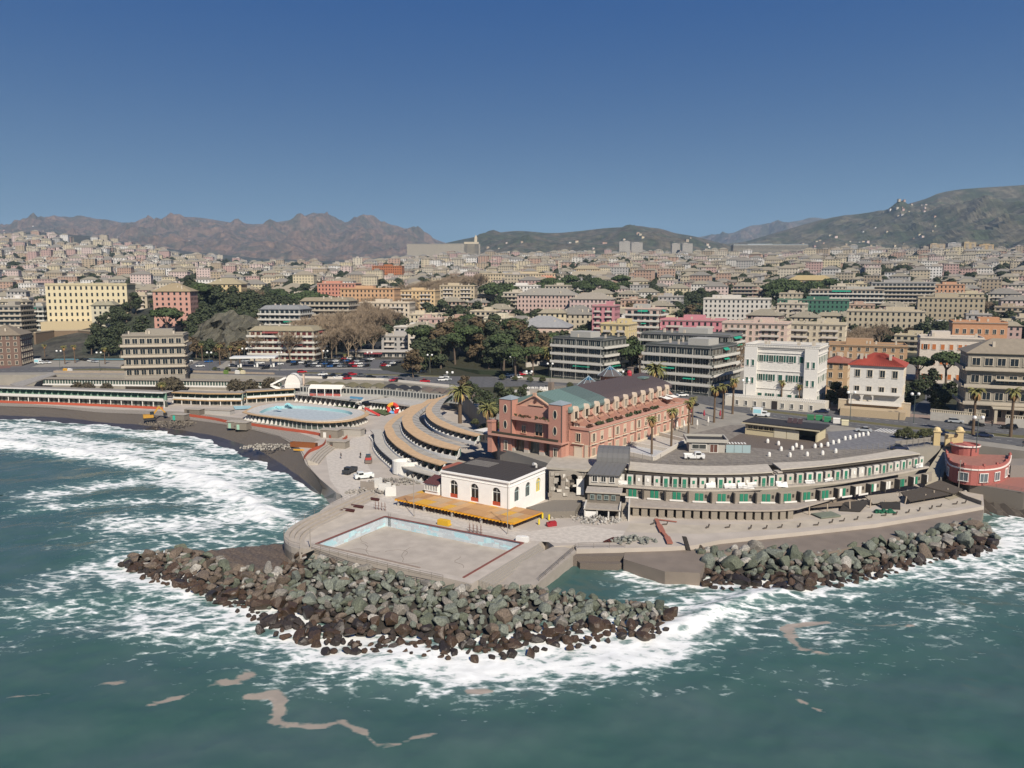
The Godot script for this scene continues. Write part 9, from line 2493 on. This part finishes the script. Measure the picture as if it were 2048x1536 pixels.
	for p in [[V(47.06,10,-218.59), "c9c6bf"], [V(49.39,10,-220.11), "c9c6bf"], [V(53.49,10,-221.65), "c9c6bf"], [V(57.85,10,-226.4), "c9c6bf"], [V(59.58,10,-238.29), "93313f"], [V(64.54,10,-238.29), "93313f"], [V(56.95,10,-243.77), "93313f"]]:
		m = M.new(); m.cyl(Vector3.ZERO, V(0, 1.0, 0), 0.05, 0.05, 6); m.lathe([[0.12, 0.9], [0.34, 1.3], [0.22, 2.4], [0.0, 3.0]], 9)
		solo("closed_parasol", "%s closed parasol on the terrace beside the pink building" % ("white" if n < 4 else "crimson"), "parasol", m, mt(p[1], 0.85), "%s closed parasols" % ("white" if n < 4 else "crimson"), p[0])
		n += 1
	n = 0
	for p in [[V(91.95,10,-236.52), "2f6b45"], [V(94.22,10,-235.64), "2f7a4f"], [V(95.79,10,-233.05), "2c7550"], [V(97.48,10,-230.51), "cfcdc8"], [V(98.63,10,-227.21), "c4bd9f"], [V(-127.07,10,-358.17), "cfcdc6"], [V(-124.52,10,-358.17), "c9bf9f"], [V(-132.39,10,-358.17), "5f7a3a"], [V(-211.3,10,-366.3), "c9972a"], [V(-209.17,10,-366.3), "cfcdc8"]]:
		m = M.new(); m.box(V(0, 0.75, 0), V(1.9, 1.3, 1.2)); m.box(V(0, 1.45, 0), V(2.0, 0.15, 1.3)); m.cyl(V(-1.0, 1.5, 0), V(1.0, 1.5, 0), 0.25, 0.25, 8)
		solo("waste_bin", "%s waste container %s" % [["dark green", "green", "bright green", "white", "cream", "white", "cream", "olive green", "yellow", "white"][n], "behind the garage" if n < 5 else ("by the white cabins' road wall" if n < 8 else "on the left pavement")], "bin", m, mt(p[1], 0.6), "", p[0], -0.4)
		n += 1
	# low restaurant and tennis court by the car park
	t = thing("car_park_cafe", "long low cafe with white roof edge and red awning by the car park", "cafe", V(-72.65,10,-435.24), -0.02)
	m = M.new(); m.box(V(0, 1.6, -6), V(38, 3.4, 10)); part(t, "wall", m, mt("a59d93", 0.9, "plaster", 4.0))
	m = M.new(); m.box(V(0, 3.5, -6), V(41, 0.5, 13)); part(t, "roof", m, mt("b3aea6", 0.88, "concrete", 5.0))
	m = M.new(); m.quad(V(-10, 2.4, 2.5), V(0, 2.4, 2.5), V(0, 3.4, -0.9), V(-10, 3.4, -0.9)); part(t, "awning", m, mt("7d3438", 0.8))
	for i in 9: mi(t, "window", win(2.6, 1.8, "c6c2ba", "2a2f31"), V(-15.5 + i * 3.9, 0.6, -1.0))
	m = M.new(); m.lathe([[5, 0], [5, 3.2], [5.6, 3.2], [5.6, 3.7], [0, 4.0]], 16, V(19, 0, -3)); part(t, "round_end", m, mt("a39c90", 0.88, "plaster", 4.0))
	t = thing("marquee", "black peaked marquee roof behind the low cafe", "marquee", V(-84.1,10,-476.75))
	m = M.new()
	for s in [1.0, -1.0]: m.quad(V(-12, 2, 8 * s), V(10, 2.5, 8 * s), V(6, 7, 0), V(-2, 5.5, 0)) if s > 0 else m.quad(V(10, 2.5, -8), V(-12, 2, -8), V(-2, 5.5, 0), V(6, 7, 0))
	m.tri(V(10, 2.5, 8), V(10, 2.5, -8), V(6, 7, 0)); m.tri(V(-12, 2, -8), V(-12, 2, 8), V(-2, 5.5, 0)); part(t, "cover", m, mt("232528", 0.7))
	for x in [-11.5, 9.5]:
		for z in [-7.5, 7.5]: m = M.new(); m.cyl(V(x, 0, z), V(x, 2.4, z), 0.12, 0.12, 6); part(t, "post", m, mt("55585a", 0.6))
	ground("sports_court", sheet(L2(10,[-81.4,-518.5,-53.2,-510.4,-56.2,-553.7,-82.5,-573.2]), 10.05), mt("4a6a43", 0.95, "leaf", 3.0))
	t = thing("filling_station", "white flat canopy of the filling station by the climbing street", "filling station", V(-128.55,10,-383.69), 0.1)
	m = M.new(); m.box(V(0, 5.0, -5), V(22, 0.7, 9)); part(t, "canopy", m, mt("c9cac8", 0.6))
	for x in [-8, 0, 8]: m = M.new(); m.box(V(x, 2.4, -5), V(0.6, 4.8, 0.6)); part(t, "pillar", m, mt("c9cac8", 0.7)); m = M.new(); m.box(V(x + 1.5, 0.9, -4), V(0.9, 1.8, 0.6)); part(t, "pump", m, mt("d0d0cc", 0.6))
	# hedge and garden wall above the pink building's garden
	m = M.new(); m.fence(L2(10,[-34.9,-374.8,-14.7,-354.2,2.5,-350.4]), 2.2, 1.6)
	solo("hedge", "long dark clipped hedge along the sea road garden", "hedge", m, mt("2f3a22", 0.95, "leaf", 1.2, 10.0))
	m = M.new(); m.fence(L2(10,[6.7,-370.5,21.4,-386]), 4.0, 0.6)
	solo("garden_wall", "white balustraded garden wall left of the first modern block", "wall", m, mt("bdb7ad", 0.88, "plaster", 3.0))
	t = thing("retaining_wall", "tall brown stone retaining wall below the cream palace", "wall")
	var rw: Array = L2(10,[-286,-466.5,-286.8,-487.5,-273.1,-491.1,-239.1,-466.5])
	m = M.new(); m.fence(rw, 12.0, 1.2); part(t, "wall", m, mt("8a7660", 0.95, "rubble", 5.0))
	m = M.new(); m.fence(lift(rw, 12.0), 0.6, 1.6); part(t, "coping", m, mt("a39680", 0.9))
	mi(t, "archway", bm(V(3.0, 5.0, 0.3), mt("2b2622", 0.95)), rw[1].lerp(rw[2], 0.5) + V(0, 2.5, 0.7))
	# roof-top lettering behind the pink building's gable
	var tx := TextMesh.new()
	tx.text = "SABINI BAR"; tx.font_size = 128; tx.pixel_size = 0.016; tx.depth = 0.12; tx.material = mt("d8d6d0", 0.7)
	t = thing("roof_sign", "white letter sign on a flat roof left of the copper roof", "sign", V(8.53,13,-286.4), 0.0)
	mi(t, "letters", tx)
	m = M.new()
	for x in [-5.0, -1.7, 1.7, 5.0]: m.cyl(V(x, -3.0, -0.15), V(x, 0.6, -0.15), 0.06, 0.06, 5)
	m.box(V(0, -0.9, -0.15), V(11, 0.12, 0.12)); part(t, "frame", m, mt("3a3836", 0.7))
	t = thing("service_roofs", "low pale flat service roofs between garden and pink building", "building", V(9.6,10,-290.29), 0.5)
	for k in 4:
		m = M.new(); m.box(V(-9 + k * 6.0, 1.2 + 0.3 * (k % 2), 2 - k * 1.2), V(5.8, 2.4 + 0.6 * (k % 2), 6)); part(t, "flat_roofed_room", m, mt(["b9b4ab", "8f8a83", "c2bdb3", "6f6b66"][k], 0.9, "concrete", 4.0))
	# people
	n = 0
	for p in [[V(-47.78,3,-249.85), "1d1d20", "2a2c33"], [V(-42.66,3,-214.81), "22242a", "2c2a28"], [V(-48.01,3,-214.18), "3a3a3c", "22252c"], [V(80.36,10.16,-269.62), "33313a", "24262c"], [V(131.66,10.1,-196.94), "2a2f3c", "22242a"], [V(141,10.2,-225.32), "3a3230", "24262c"]]:
		person("person in dark clothes %s" % ["walking on the ramp beside the curved terraces", "standing by the red skid loader", "standing behind the dark pickup", "walking on the pavement before the white villa", "on the road edge at the far right", "at the grey palazzo's gate"][n], p[0], p[1], p[2], n * 1.1)
		n += 1

func _ready() -> void:
	var t0 := Time.get_ticks_msec()
	build_light()
	build_sea()
	build_rocks()
	build_quay()
	build_pool()
	build_upper()
	build_terrain()
	build_hills()
	print("setting ", Time.get_ticks_msec() - t0)
	build_pavilion()
	build_arcs()
	build_hotel()
	build_left()
	build_crescent()
	build_lot()
	build_town()
	build_trees()
	print("trees ", Time.get_ticks_msec() - t0)
	build_props()
	print("town ", Time.get_ticks_msec() - t0)
	print("lido ", Time.get_ticks_msec() - t0)
